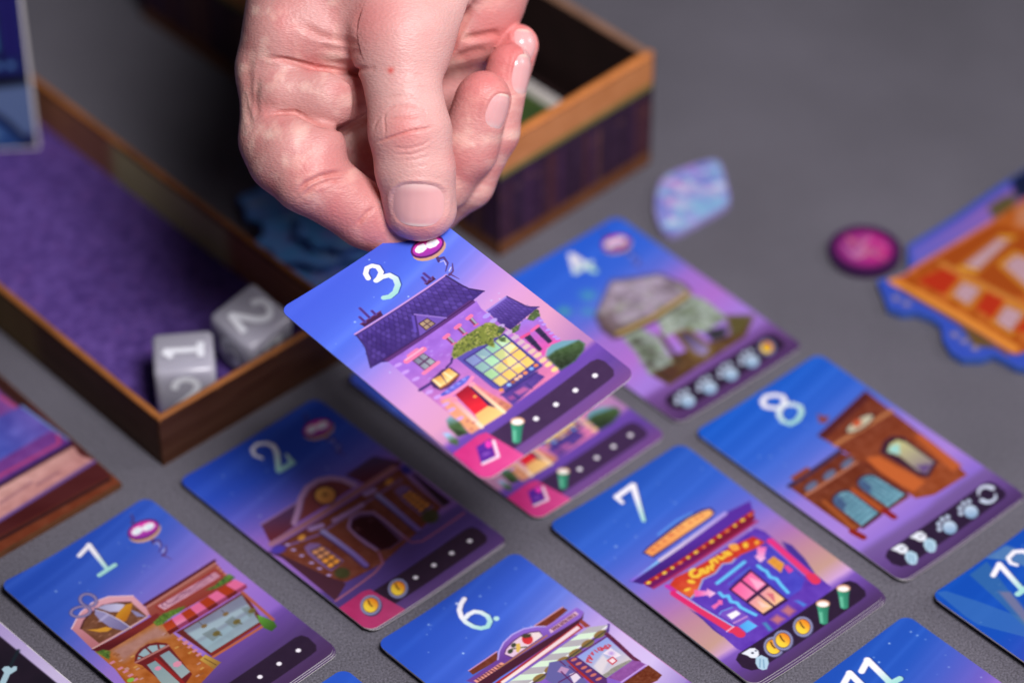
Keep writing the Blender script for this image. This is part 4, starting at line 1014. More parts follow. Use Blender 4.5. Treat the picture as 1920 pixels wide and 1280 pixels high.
        for j in range(1, 7):
            A.line([bil(q, 0, j / 7), bil(q, 1, j / 7)], .26, (46, 72, 100), a=.8)
    A.line([(18.69,50.59),(18.75,62.07),(19.29,66.91)], 1.7, (176, 76, 30))
    A.line([(19.27,63.11),(19.29,66.91)], 2.2, (142, 24, 24))
    A.line([(8.1,48.35),(6.35,62.33)], 1.5, (164, 78, 32))
    A.line([(5.01,63.22),(5.54,66.91)], 2.4, (142, 30, 20))
    A.line([(8.37,64.22),(17.02,63.7)], .7, (84, 26, 34))
    bar(A, 3.6, (42, 24, 54))
    for p in ([(10.33,80.11),(10.23,80.18),(10.12,80.22),(10.02,80.21),(9.94,80.17),(9.89,80.1),(9.89,80),(9.93,79.9),(10,79.8),(10.1,79.73),(10.21,79.69),(10.32,79.7),(10.4,79.74),(10.44,79.82),(10.45,79.91),(10.41,80.02)], [(18.61,80.14),(18.5,80.21),(18.39,80.24),(18.29,80.24),(18.21,80.2),(18.16,80.12),(18.16,80.02),(18.2,79.92),(18.27,79.83),(18.38,79.75),(18.49,79.72),(18.59,79.72),(18.67,79.76),(18.72,79.84),(18.72,79.94),(18.68,80.04)]):
        ghost(A, *cen(p), 0.95)
    for p in ([(28.84,79.97),(28.73,80.05),(28.62,80.08),(28.52,80.08),(28.43,80.04),(28.39,79.96),(28.38,79.86),(28.43,79.76),(28.5,79.66),(28.61,79.59),(28.72,79.55),(28.83,79.56),(28.91,79.6),(28.95,79.68),(28.96,79.77),(28.92,79.88)], [(38.63,79.79),(38.53,79.86),(38.41,79.9),(38.31,79.9),(38.22,79.86),(38.18,79.78),(38.18,79.68),(38.22,79.58),(38.3,79.48),(38.4,79.41),(38.52,79.37),(38.62,79.37),(38.71,79.42),(38.75,79.49),(38.75,79.59),(38.71,79.7)]):
        paw(A, *cen(p), 1.02)
    A.line([(45.43,77.97),(46.92,76.62),(48.86,76.42),(50.44,77.4),(50.74,78.68)], (.5, 1.8), (206, 216, 238), soft=.15)
    A.line([(49.59,81.1),(48.32,82.4),(46.3,82.5),(44.91,81.7),(44.52,80.34)], (.5, 1.8), (200, 214, 236), soft=.15)
    digit(A, [([(29.39,9.41),(31.99,8.7),(33.06,6.56),(31.69,4.24),(29.23,3),(26.63,3.73),(25.57,5.87),(26.5,7.51),(28.33,9.73),(30.9,9.77),(32.89,11.09),(33.79,13.49),(32.26,15.7),(28.86,17.2),(25.79,16.93),(24.89,14.55),(26.1,11.55),(28.39,10.04)], 1.7)])
    return A


def art4(res):
    A = Art(CW, CH, res)
    sky(A, [(0, (28, 92, 226)), (20, (46, 100, 230)), (30, (90, 108, 226)), (40, (160, 108, 214)), (54, (178, 110, 212)), (64, (166, 122, 226)), (88, (120, 76, 150))], tilt=.12, seed=61, stars=6)
    ground(A, 72, (122, 78, 160), (96, 58, 120), (78, 46, 100))
    A.poly([(11.7,60.48),(40.31,67.89),(53.45,67.57),(45,72.08),(22.5,72.2),(10.64,72.58),(9.7,65.59)], (92, 62, 34), tex=(24, 3, 2), soft=.4)
    A.poly([(15.63,32.33),(31.92,22.63),(38.17,26.39),(46.34,30.74),(48.66,40.16),(47.81,44.87),(28.22,47.16),(12.4,45.05),(12.45,39.1)], (84, 66, 84), soft=.6)
    A.poly([(16.88,32.02),(31.63,23.47),(37.42,27.18),(45.31,31.3),(47.75,40.08),(47.33,44.08),(29.32,46),(13.74,44.13),(13.75,38.48)], (164, 150, 174), g=([(31.13,31.78)][0], [(19.76,43.86)][0], (110, 88, 86)), tex=(34, 4, 4), soft=.5)
    A.poly([(35.86,30.91),(40.32,33.44),(37.63,38.32),(33.35,36.66)], (174, 186, 160), a=.8, soft=.8)
    A.poly([(48.2,37.56),(48.09,43.3),(44.73,43.21)], (96, 88, 42), soft=.6)
    A.line([(15.34,43.45),(29.17,45.15),(46.05,44.39)], 2.0, (166, 138, 66))
    A.poly([(29.85,46.47),(46.2,45.25),(48.13,49.87),(47.53,61.56),(36.57,61.72),(33.34,56),(25.72,54.85)], (158, 170, 156), g=([(36.64,47.53)][0], [(42.85,58.81)][0], (150, 164, 150)), tex=(26, 3, 6), soft=.4)
    A.poly([(35.56,53.72),(41.01,57.17),(38.05,60.21),(33.81,58.54)], (120, 138, 76), a=.8, soft=.8)
    A.poly([(15.3,45.53),(22.89,46.66),(24.16,53.45),(19.13,65.73),(9.19,65.13),(13.2,54.87)], (142, 160, 138), tex=(30, 3, 7), soft=.5)
    A.poly([(19.67,48.03),(23.16,50.44),(20.78,53.95),(17.46,52.39)], (150, 196, 186), soft=.8)
    A.poly([(29.27,55.19),(34.39,56.94),(33.82,70.52),(27.6,71.92),(25.22,68.4)], (112, 82, 44), soft=.4)
    A.poly([(29.84,57.12),(32.92,58.46),(32.37,68.52),(28.89,69.6),(27.91,66.63)], (72, 58, 90), g=([(30.62,57.82)][0], [(30.24,68.71)][0], (150, 132, 186)), soft=.4)
    A.poly([(37.31,60.97),(44.54,64.59),(40.31,67.89),(35.71,66.6)], (50, 50, 56), soft=.8)
    A.poly([(47.75,60.33),(54.58,66.43),(45.97,70.12),(41.87,69.29)], (94, 84, 44), soft=.8)
    A.poly([(11.7,60.48),(17.3,60.63),(18.53,69.35),(12.72,72.4)], (84, 52, 40), soft=.8)
    foliage(A, [(15.65,35.92),(29.76,25.46),(36.67,27.98),(44.56,32.09),(46.84,40),(46.8,43.61),(30.06,45.23),(15.34,43.45)], [(176, 160, 184), (146, 130, 148), (188, 176, 196), (158, 166, 144), (120, 100, 100)], 260, (.5, 1.5), 6)
    foliage(A, [(30.53,47.8),(45.45,46.03),(47.75,50.26),(47,61.09),(36.94,61.34),(33.71,55.62),(26.71,54.32)], [(164, 178, 166), (120, 140, 108), (186, 196, 190), (96, 116, 70)], 150, (.5, 1.4), 7)
    foliage(A, [(15.82,46),(22.16,47.43),(22.91,53.74),(18.61,65.27),(10.15,64.61),(13.72,55.33)], [(150, 168, 150), (104, 122, 92), (176, 160, 190), (72, 84, 60)], 130, (.5, 1.3), 8)
    A.poly([(16.78,32.64),(20.13,34.21),(19.64,40.91),(30.64,43.6),(45.63,43.29),(46.31,44.62),(28.96,46.39),(14,44.37),(13.65,39.1)], (74, 52, 48), a=.55, soft=.9)
    A.line([(15.53,43.76),(28.98,45.34),(45.86,44.58)], 1.5, (178, 150, 74))
    A.line([(14.6,45.26),(27.96,46.93),(44.62,46.37)], .9, (64, 46, 40), soft=.4)
    A.line([(25.41,53.15),(22.93,60.78),(20.68,67.12)], 1.4, (70, 56, 44), soft=.4)
    A.line([(12.41,59.73),(12.4,70.74)], 1.2, (66, 46, 40), soft=.5)
    A.poly([(29.27,55.19),(34.39,56.94),(33.82,70.52),(27.6,71.92),(25.22,68.4)], (120, 92, 50), soft=.4)
    A.poly([(29.84,57.12),(32.92,58.46),(32.37,68.52),(28.89,69.6),(27.91,66.63)], (72, 58, 90), g=([(30.62,57.82)][0], [(30.24,68.71)][0], (150, 132, 186)), soft=.4)
    rb = np.random.RandomState(12)
    for q, cs in (([(28.23,25.55),(48.09,38.19),(39.24,44.82),(15.84,40.35)], ((120, 106, 126), (150, 138, 160), (140, 146, 120), (98, 84, 92))), ([(33.58,47.66),(45.79,49.23),(45.32,60.3),(32.82,55.54)], ((110, 122, 100), (150, 164, 156), (78, 86, 66))),
                  ([(17.38,47.39),(22.48,49.13),(17.84,64.58),(10.86,63.87)], ((96, 108, 86), (140, 150, 146), (70, 66, 60)))):
        for _ in range(26):
            x, y = bil(q, rb.rand(), rb.rand())
            A.blob(x, y, rb.uniform(.8, 2.0), cs[rb.randint(len(cs))], rb.uniform(.4, .8))
    A.line([(15.53,43.76),(28.98,45.34),(45.86,44.58)], 1.5, (186, 156, 80))
    A.poly([(29.84,57.12),(32.92,58.46),(32.37,68.52),(28.89,69.6),(27.91,66.63)], (72, 58, 90), g=([(30.62,57.82)][0], [(30.24,68.71)][0], (150, 132, 186)), soft=.4)
    A.blob(*[(9.87,24.15)][0], 2.2, (70, 168, 176), .9)
    A.blob(*[(21.22,23.3)][0], 2.6, (64, 160, 196), .9)
    A.blob(*[(15.65,29.32)][0], 2.4, (64, 150, 200), .8)
    bar(A, 3.4, (44, 26, 54))
    for p in ([(10.35,80.58),(10.12,80.77),(9.86,80.87),(9.62,80.88),(9.43,80.79),(9.32,80.61),(9.31,80.38),(9.4,80.13),(9.57,79.89),(9.81,79.7),(10.06,79.6),(10.31,79.59),(10.5,79.68),(10.6,79.86),(10.61,80.09),(10.52,80.34)], [(20.03,80.61),(19.79,80.8),(19.53,80.9),(19.29,80.91),(19.1,80.82),(18.99,80.64),(18.98,80.41),(19.07,80.15),(19.25,79.91),(19.49,79.73),(19.75,79.62),(19.99,79.61),(20.18,79.71),(20.29,79.88),(20.3,80.11),(20.21,80.37)], [(29.58,80.44),(29.34,80.63),(29.08,80.73),(28.83,80.74),(28.64,80.65),(28.53,80.47),(28.52,80.24),(28.62,79.98),(28.8,79.74),(29.04,79.55),(29.3,79.45),(29.55,79.44),(29.74,79.53),(29.85,79.71),(29.86,79.95),(29.76,80.2)], [(38.91,80.59),(38.67,80.77),(38.4,80.88),(38.15,80.89),(37.96,80.79),(37.85,80.62),(37.85,80.38),(37.94,80.12),(38.12,79.88),(38.37,79.69),(38.63,79.59),(38.88,79.58),(39.08,79.67),(39.18,79.85),(39.19,80.09),(39.1,80.34)]):
        paw(A, *cen(p), 1.1)
    clock(A, *cen([(47.04,80.76),(46.79,80.95),(46.52,81.06),(46.27,81.07),(46.08,80.97),(45.97,80.8),(45.96,80.56),(46.06,80.3),(46.25,80.06),(46.49,79.87),(46.76,79.76),(47.01,79.76),(47.21,79.85),(47.31,80.03),(47.32,80.26),(47.22,80.52)]), .9)
    amulet(A, *cen([(46.51,10.27),(46.25,10.48),(45.97,10.6),(45.71,10.62),(45.51,10.53),(45.4,10.34),(45.39,10.08),(45.49,9.8),(45.69,9.54),(45.94,9.33),(46.22,9.2),(46.48,9.19),(46.68,9.28),(46.79,9.47),(46.8,9.72),(46.7,10)]), .98)
    x4, y4 = cen([(29.96,10.64),(29.71,10.85),(29.44,10.97),(29.18,10.99),(28.98,10.9),(28.87,10.71),(28.86,10.46),(28.96,10.18),(29.14,9.91),(29.39,9.7),(29.67,9.58),(29.92,9.57),(30.12,9.66),(30.23,9.84),(30.24,10.1),(30.15,10.38)])
    digit(A, [([(x4 + 1.2, y4 - 5.4), (x4 - 3.6, y4 + 1.8)], 1.9), ([(x4 - 3.6, y4 + 1.8), (x4 + 3.6, y4 + 1.6)], 1.9), ([(x4 + 1.2, y4 - 5.4), (x4 + 1.5, y4 + 5.4)], 2.4)])
    return A


def art11(res):
    A = Art(CW, CH, res)
    sky(A, [(0, (18, 74, 186)), (16, (26, 80, 194)), (26, (60, 88, 200)), (38, (104, 88, 196)), (50, (160, 100, 196)), (88, (110, 70, 150))], tilt=.3, seed=71, stars=40)
    digit(A, [([(29.76,6.37),(34.31,4.61)], 2.0), ([(34.24,4.54),(32.53,15.12)], (2.2, 2.2)), ([(30.78,15.02),(35.77,15.83)], 2.0), ([(22.01,6.29),(26.71,4.5)], 2.0), ([(26.71,4.5),(25.01,14.81)], 2.2)])
    return A


def art12(res):
    A = Art(CW, CH, res)
    sky(A, [(0, (2, 72, 186)), (18, (8, 74, 190)), (28, (36, 70, 190)), (36, (76, 62, 180)), (46, (130, 70, 170)), (88, (110, 70, 150))], tilt=.25, seed=81, stars=30)
    for p, c in (([(2.38,0.22),(5.13,1.73),(9.26,10.83),(14.63,25.55),(8.86,30.45),(1.58,17.5),(1.19,13)], (56, 112, 186)), ([(15.94,1.59),(24.12,1.38),(20.3,12.02),(15.79,24.56),(11.16,28.49),(13.98,14.53)], (56, 110, 160)), ([(25.04,0.09),(33.44,0.74),(40.96,17.82),(34.61,18.3),(28.62,4.87)], (110, 146, 176))):
        A.poly(p, c, a=.62, soft=.12)
    A.poly([(17.1,11.85),(19.81,14.38),(16.33,25.06),(12.31,27.51)], (150, 120, 140), a=.6, soft=.6)
    digit(A, [([(21.12,6.43),(26.06,4.62)], 1.7), ([(26.06,4.62),(23.04,15.98)], (1.9, 1.9)), ([(20.52,16.44),(27.46,16.59)], 1.8), ([(29.69,8.37),(28.92,6.58),(29.97,4.7),(33.35,4.26),(35.48,5.88),(35.99,8.87),(33.99,12.03),(30.24,14.23)], (1.2, 1.9))])
    return A


def art10(res):
    A = Art(CW, CH, res)
    sky(A, [(0, (26, 78, 200)), (16, (34, 84, 204)), (30, (84, 92, 204)), (50, (150, 106, 206)), (88, (110, 70, 150))], tilt=.2, seed=91, stars=26)
    ground(A, 72)
    return A
# ---- end art

# ------------------------------------------------------------------ materials
M_TABLE = material('grey_felt_mat', (104, 100, 108), rough=0.95, spec=0.15, sheen=0.15)


def felt_nodes(m):
    nt = m.node_tree
    b = nt.nodes['Principled BSDF']
    tc = nt.nodes.new('ShaderNodeTexCoord')
    v1 = nt.nodes.new('ShaderNodeTexNoise')
    v1.inputs['Scale'].default_value = 1600
    v1.inputs['Detail'].default_value = 3
    v2 = nt.nodes.new('ShaderNodeTexNoise')
    v2.inputs['Scale'].default_value = 16
    v2.inputs['Detail'].default_value = 4
    nt.links.new(tc.outputs['Object'], v1.inputs['Vector'])
    nt.links.new(tc.outputs['Object'], v2.inputs['Vector'])
    r1 = nt.nodes.new('ShaderNodeValToRGB')
    e = r1.color_ramp.elements
    e[0].position, e[0].color = 0.30, rgba((70, 68, 75))
    e[1].position, e[1].color = 0.70, rgba((115, 112, 124))
    nt.links.new(v1.outputs['Fac'], r1.inputs['Fac'])
    mr = nt.nodes.new('ShaderNodeMapRange')
    mr.inputs['From Min'].default_value = 0.3
    mr.inputs['From Max'].default_value = 0.7
    mr.inputs['To Min'].default_value = 0.84
    mr.inputs['To Max'].default_value = 1.1
    nt.links.new(v2.outputs['Fac'], mr.inputs['Value'])
    sc = nt.nodes.new('ShaderNodeVectorMath')
    sc.operation = 'SCALE'
    nt.links.new(r1.outputs['Color'], sc.inputs[0])
    nt.links.new(mr.outputs[0], sc.inputs['Scale'])
    nt.links.new(sc.outputs[0], b.inputs['Base Color'])
    bp = nt.nodes.new('ShaderNodeBump')
    bp.inputs['Strength'].default_value = 0.7
    bp.inputs['Distance'].default_value = 0.0006
    nt.links.new(v1.outputs['Fac'], bp.inputs['Height'])
    nt.links.new(bp.outputs['Normal'], b.inputs['Normal'])


felt_nodes(M_TABLE)
M_PRINT = material('satin_card_print', None, rough=0.42, spec=0.35, attr=True, bump=(900, 0.04, 0.0002))
M_PRINTM = material('matt_board_print', None, rough=0.6, spec=0.25, attr=True, bump=(500, 0.05, 0.0003))
M_PAPER = material('white_card_core', (226, 222, 222), rough=0.7, spec=0.2, noise=(700, .06))
M_CORE = material('grey_board_core', (196, 188, 184), rough=0.8, spec=0.2, noise=(400, .1))
M_BROWN = material('brown_wrap_paper', (98, 60, 36), rough=0.6, spec=0.25, noise=(120, .2))
M_RIM = material('orange_wood_print', (196, 120, 62), rough=0.6, spec=0.25, noise=(90, .18))
M_DARK = material('dark_inner_paper', (38, 22, 22), rough=0.75, spec=0.2, noise=(80, .2))
M_DICE = material('smoky_translucent_resin', (172, 170, 184), rough=0.26, spec=0.5, noise=(45, .06), subsurface=.7, srad=(1, 1, 1.05), sscale=0.012)
M_INK = material('white_numeral_paint', (236, 238, 246), rough=0.5, spec=0.3, noise=(600, .04))
M_SIDEBLUE = material('blue_token_side', (60, 92, 170), rough=0.7, spec=0.2, noise=(300, .1))
M_SIDEPURP = material('dark_purple_token_side', (58, 26, 70), rough=0.6, spec=0.2, noise=(300, .1))

# ------------------------------------------------------------------ table
tv = np.array([(-1.2, -1.0, 0), (1.2, -1.0, 0), (1.2, 1.6, 0), (-1.2, 1.6, 0)], float)
tag(link('table', mesh_np('table', tv, np.array([[0, 1, 2, 3]])), M_TABLE), 'grey speckled felt table surface under all the cards', None, None, 'structure')


# ------------------------------------------------------------------ printed sheets
def rounded_rect(w, h, r, n=7):
    pts = []
    for cx, cy, a0 in ((w - r, -r, 90), (r, -r, 180 - 0), (r, -h + r, 180), (w - r, -h + r, 270)):
        pass
    for cx, cy, a0 in ((w - r, -r, 0), (r, -r, 90), (r, -(h - r), 180), (w - r, -(h - r), 270)):
        for k in range(n + 1):
            a = math.radians(a0 + 90.0 * k / n)
            pts.append((cx + r * math.cos(a), cy + r * math.sin(a)))
    return pts


def prism(name, pts, z0, z1, mat, parent=None, smooth=False, bend=None):
    """closed slab from a counter-clockwise outline (metres)"""
    n = len(pts)
    V = [(x, y, z0) for x, y in pts] + [(x, y, z1) for x, y in pts]
    me = bpy.data.meshes.new(name)
    F = [tuple(range(n - 1, -1, -1)), tuple(range(n, 2 * n))]
    F += [(i, (i + 1) % n, n + (i + 1) % n, n + i) for i in range(n)]
    if bend:
        V = [(x, y, z + bend(x, y)) for x, y, z in V]
    me.from_pydata(V, [], F)
    me.update()
    return link(name, me, mat, parent)


def sheet(name, A, mat, parent, z, r=3.4, outline=None, bend=None):
    """the printed face: a fine grid whose vertices carry the ink colours; local x right, y up, origin at the top-left corner"""
    X = A.X.copy()
    Y = A.Y.copy()
    keep = None
    if outline is None:
        for cx, cy, sx, sy in ((r, r, -1, -1), (A.w - r, r, 1, -1), (r, A.h - r, -1, 1), (A.w - r, A.h - r, 1, 1)):
            dx, dy = X - cx, Y - cy
            m = (dx * sx > 0) & (dy * sy > 0)
            d = np.hypot(dx, dy)
            f = np.where(m & (d > r), r / np.maximum(d, 1e-9), 1.0)
            X = np.where(m, cx + dx * f, X)
            Y = np.where(m, cy + dy * f, Y)
    else:
        keep = A.mask(outline, 0.0)
        k = np.zeros(A.X.shape, bool)
        k[keep[0]] = keep[1] > 0.5
        keep = k
    ny, nx = X.shape
    V = np.stack([X.ravel() / 1000, -Y.ravel() / 1000, np.full(X.size, z)], 1)
    if bend:
        V[:, 2] += bend(V[:, 0], V[:, 1])
    I = np.arange(nx * ny).reshape(ny, nx)
    F = np.stack([I[:-1, :-1], I[1:, :-1], I[1:, 1:], I[:-1, 1:]], -1).reshape(-1, 4)
    if keep is not None:
        F = F[(keep[:-1, :-1] & keep[1:, :-1] & keep[1:, 1:] & keep[:-1, 1:]).ravel()]
    else:
        P = V[F]
        a = np.abs((P[:, 2, 0] - P[:, 0, 0]) * (P[:, 3, 1] - P[:, 1, 1]) - (P[:, 3, 0] - P[:, 1, 0]) * (P[:, 2, 1] - P[:, 0, 1]))
        F = F[a > 1e-10]
    me = mesh_np(name, V, F, smooth=True)
    set_colour(me, A.rgb())
    return link(name, me, mat, parent)


CARD_T = 0.00034


def curl(amount, corner=0.0):
    def f(x, y):
        u = x / 0.056 * 2 - 1
        v = -y / 0.088 * 2 - 1
        return amount * (0.55 * u * u + 0.45 * v * v) + corner * np.clip(-u, 0, 1) ** 2 * 0.8
    return f


RR = [(x / 1000, y / 1000) for x, y in rounded_rect(56, 88, 3.4)]


def slab_mesh(bend, z0, z1):
    """bendable card body: rim strip plus a coarse grid underside"""
    n = 22
    ring = []
    for i in range(len(RR)):
        a, b = RR[i], RR[(i + 1) % len(RR)]
        L = math.hypot(b[0] - a[0], b[1] - a[1])
        k = max(1, int(L / 0.004))
        for j in range(k):
            t = j / k
            ring.append((a[0] * (1 - t) + b[0] * t, a[1] * (1 - t) + b[1] * t))
    m = len(ring)
    c = (0.028, -0.044)
    rings = []
    V = []
    for f in (1.0, 0.75, 0.5, 0.25):
        rings.append([len(V) + i for i in range(m)])
        V += [(c[0] + (x - c[0]) * f, c[1] + (y - c[1]) * f, z0) for x, y in ring]
    V.append((c[0], c[1], z0))
    top = [len(V) + i for i in range(m)]
    V += [(x, y, z1) for x, y in ring]
    F = []
    for i in range(m):
        j = (i + 1) % m
        F.append((rings[0][i], rings[0][j], top[j], top[i]))
        for a, b in zip(rings[:-1], rings[1:]):
            F.append((a[j], a[i], b[i], b[j]))
        F.append((rings[-1][j], rings[-1][i], 4 * m))
    V = [(x, y, z + float(bend(np.array(x), np.array(y)))) for x, y, z in V]
    me = bpy.data.meshes.new('card_stock')
    me.from_pydata(V, [], F)
    me.update()
    return me


POSE = {'2': (-0.10255, -0.03084, 43.71), '8': (0.05673, -0.0091, 42.3), '7': (0.01073, -0.05069, 41.73), '1': (-0.15203, -0.07646, 43.76), '3': (-0.05268, 0.01653, 43.36), '4': (-0.00642, 0.06084, 41.79), '6': (-0.03967, -0.09936, 43.48), '11': (0.07523, -0.1241, 42.95), '12': (0.12365, -0.08052, 43.02), '10': (-0.08969, -0.14541, 43.0)}


def playing_card(A, label, loc, rz, bend, matrix=None):
    t = empty('playing_card', loc, rz)
    if matrix is not None:
        t.matrix_world = matrix
    tag(t, label, 'card', 'illustrated shop cards')
    link('card_stock', slab_mesh(bend, 0.0, CARD_T), M_PAPER, t)
    sheet('printed_face', A, M_PRINT, t, CARD_T + 0.00002, bend=bend)
    return t


_plain = None


def under_card(key, label, dz, dx, dy, da, bend):
    """a card lower in the pile: only its edge shows"""
    global _plain
    x, y, a = POSE[key]
    t = empty('playing_card', (x + dx, y + dy, dz), math.radians(a + da))
    tag(t, label, 'card', 'illustrated shop cards')
    link('card_stock', slab_mesh(bend, 0.0, CARD_T), M_PAPER, t)
    if _plain is None:
        _plain = Art(CW, CH, 2.0)
        sky(_plain, PURP_SKY, seed=6)
        ground(_plain, 72)
    sheet('printed_face', _plain, M_PRINT, t, CARD_T + 0.00002, bend=bend)


A3 = art3(0.26)
PILES = {'1': (art1(0.22), 3, .9), '2': (art2(0.24), 2, .35), '3': (A3, 1, .3), '4': (art4(0.34), 1, .3), '6': (art6(0.22), 3, .5), '7': (art7(0.22), 3, .4),
         '8': (art8(0.24), 2, .35), '10': (art10(0.4), 1, .3), '11': (art11(0.26), 1, .3), '12': (art12(0.26), 3, .5)}
LAB = {'1': 'card numbered 1 with red and orange shop under a pair of scissors',
       '2': 'card numbered 2 with dark brick building, round clock and arched doorway',
       '3': 'card lying on the table half hidden below the card held in the hand',
       '4': 'card numbered 4 with overgrown mossy ruin and four paw prints',
       '6': 'card numbered 6 with grocery shop, strawberry sign and striped awning',
       '7': 'card numbered 7 with purple and red neon arcade front',
       '8': 'card numbered 8 with brown brick church and blue arched windows',
       '10': 'blue card corner peeking in at the bottom edge between cards 1 and 6',
       '11': 'card numbered 11 with starry blue sky at the bottom edge',
       '12': 'card numbered 12 with pale light beams at the right edge'}
UND = {'1': ('card edge right below the scissors shop card, second in that pile', 'bottom card of the pile under the scissors shop card'),
       '2': ('card edge below the dark clock building card',),
       '6': ('card edge right below the strawberry grocery card, second in that pile', 'bottom card of the pile under the strawberry grocery card'),
       '7': ('card edge right below the neon arcade card, second in that pile', 'bottom card of the pile under the neon arcade card'),
       '8': ('card edge below the brown church card',),
       '12': ('card edge right below the light beam card at the right edge', 'bottom card of the pile under the light beam card')}
for key, (A, n, cu) in PILES.items():
    x, y, a = POSE[key]
    rnd = random.Random(int(key) * 3 + 1)
    b = curl(cu * 0.001, {'1': .0020, '12': .0018, '7': .0016, '2': .0013, '8': .0012, '6': .0013, '3': .0010, '4': .0008}.get(key, .0008))
    z = 0.0002
    for k in range(n - 1):
        under_card(key, UND[key][0 if k == n - 2 else 1],
                   z, .69 * (n - 1 - k) * rnd.uniform(.0004, .0007) + .0002, -.72 * (n - 1 - k) * rnd.uniform(.0004, .0007) + .0002, rnd.uniform(-.25, .25), b)
        z += CARD_T + 0.00008
    playing_card(A, LAB[key], (x, y, z), math.radians(a), b)

# the card in the hand
HC = [Vector(p) for p in [(-0.06595, -0.0554, 0.0927), (-0.02437, -0.01828, 0.0981), (0.03449, -0.08354, 0.09365), (-0.00709, -0.12067, 0.08826)]]
ux = (HC[1] - HC[0]).normalized()
uy = (HC[0] - HC[3]).normalized()
uz = ux.cross(uy).normalized()
uy = uz.cross(ux)
HM = Matrix((ux, uy, uz)).transposed().to_4x4()
HM.translation = HC[0]


def held_bend(x, y):
    v = -y / 0.088
    return -0.0016 * (4 * v * (1 - v)) * 0.0 + 0.0011 * (x / 0.056 * 2 - 1) ** 2 - 0.0006


playing_card(art3(0.155), 'card numbered 3 with purple bookshop and red door pinched between thumb and finger', (0, 0, 0), 0, held_bend, HM)


# ------------------------------------------------------------------ printed boards and boxes
def board(name, A, label, cat, loc, rz, thick, mat_core, outline=None, group=None, mat=None):
    """flat cardboard piece with a printed top; outline in millimetres on its sheet"""
    t = empty(name, loc, rz)
    tag(t, label, cat, group)
    pts = outline or [(0, 0), (A.w, 0), (A.w, A.h), (0, A.h)]
    P = [(x / 1000, -y / 1000) for x, y in pts]
    ar = sum(P[i][0] * P[(i + 1) % len(P)][1] - P[(i + 1) % len(P)][0] * P[i][1] for i in range(len(P)))
    if ar < 0:
        P = P[::-1]
    prism('board_core', P, 0, thick, mat_core, t)
    sheet('printed_face', A, mat or M_PRINTM, t, thick + 0.00004, outline=pts)
    return t


def local_mm(pts, ox, oy, rz):
    """world metres -> sheet millimetres of a piece whose top-left corner is at (ox, oy)"""
    c, s = math.cos(-rz), math.sin(-rz)
    return [((c * (x - ox) - s * (y - oy)) * 1000, -(s * (x - ox) + c * (y - oy)) * 1000) for x, y in pts]


def box_wall(name, parent, p0, p1, h, th, A, inner, rim, z0=0.0, print_out=True, inner_art=None):
    """upright wall from p0 to p1 (outside line, outside on the right hand); art A wraps the outside"""
    p0, p1 = Vector(p0), Vector(p1)
    d = (p1 - p0)
    L = d.length
    d.normalize()
    n = Vector((-d.y, d.x))           # inward
    w = bpy.data.objects.new(name, None)
    COL.objects.link(w)
    w.parent = parent
    w.empty_display_size = .01
    X = Vector((d.x, d.y, 0))
    Z = Vector((0, 0, 1))
    Mx = Matrix((X, Z, X.cross(Z))).transposed().to_4x4()
    Mx.translation = (p0.x, p0.y, z0 + h)
    w.matrix_local = Mx               # local x along the wall, y up, z outward; origin at the upper left corner
    V = [(0, 0, 0), (L, 0, 0), (L, -h, 0), (0, -h, 0), (th, 0, -th), (L - th, 0, -th), (L - th, -h, -th), (th, -h, -th)]
    me = bpy.data.meshes.new('panel')
    me.from_pydata(V, [], [(3, 2, 1, 0)[::-1], (4, 5, 6, 7)[::-1], (0, 4, 5, 1)[::-1], (3, 2, 6, 7), (0, 3, 7, 4), (1, 5, 6, 2)])
    me.update()
    link('panel', me, inner, w)
    # rim: rounded wrap along the top edge
    me = bpy.data.meshes.new('rim')
    r = th * .5 + .0002
    prof = [(-th * .5 + r * math.cos(a), .0002 + r * .7 * math.sin(a)) for a in np.linspace(0, math.pi, 7)]
    V = [(x, y, z) for x in (0.0, L) for z, y in prof]
    k = len(prof)
    me.from_pydata(V, [], [(i, i + 1, k + i + 1, k + i) for i in range(k - 1)])
    me.update()
    link('rim', me, rim, w)
    if A is not None:
        s = sheet('printed_side', A, M_PRINTM, w, 0.00015, outline=[(0, 0), (A.w, 0), (A.w, A.h), (0, A.h)])
    if inner_art is not None:
        s = sheet('printed_inside', inner_art, M_PRINTM, w, -th - 0.00015, outline=[(0, 0), (inner_art.w, 0), (inner_art.w, inner_art.h), (0, inner_art.h)])
        s.data.flip_normals()
    return w


# --- dice tray
TN = Vector((-0.1079, -0.0224))
ta = math.radians(42.4)
tu = Vector((math.cos(ta), math.sin(ta)))
tw = Vector((-math.sin(ta), math.cos(ta)))
TW, TL, TH = 0.075, 0.235, 0.019
tray = empty('dice_tray', (TN.x, TN.y, 0.0))
tag(tray, 'long brown cardboard tray with purple lining holding the two dice', 'tray')


def wood_art(w, h, seed, base, alt=None):
    A = Art(w * 1000, h * 1000, 1.0, base)
    A.C += 26 * vnoise(A.X * .25, A.Y * 2.2, 5, seed)[..., None]
    A.C += 14 * vnoise(A.X, A.Y * .2, 14, seed + 1)[..., None]
    if alt:
        for x0, x1, c in alt:
            m = np.clip((A.X - x0) / 7, 0, 1) * np.clip((x1 - A.X) / 7, 0, 1)
            A.C = A.C * (1 - m[..., None]) + (np.array(c) + 16 * vnoise(A.X, A.Y, 6, seed + 3)[..., None]) * m[..., None]
    return A


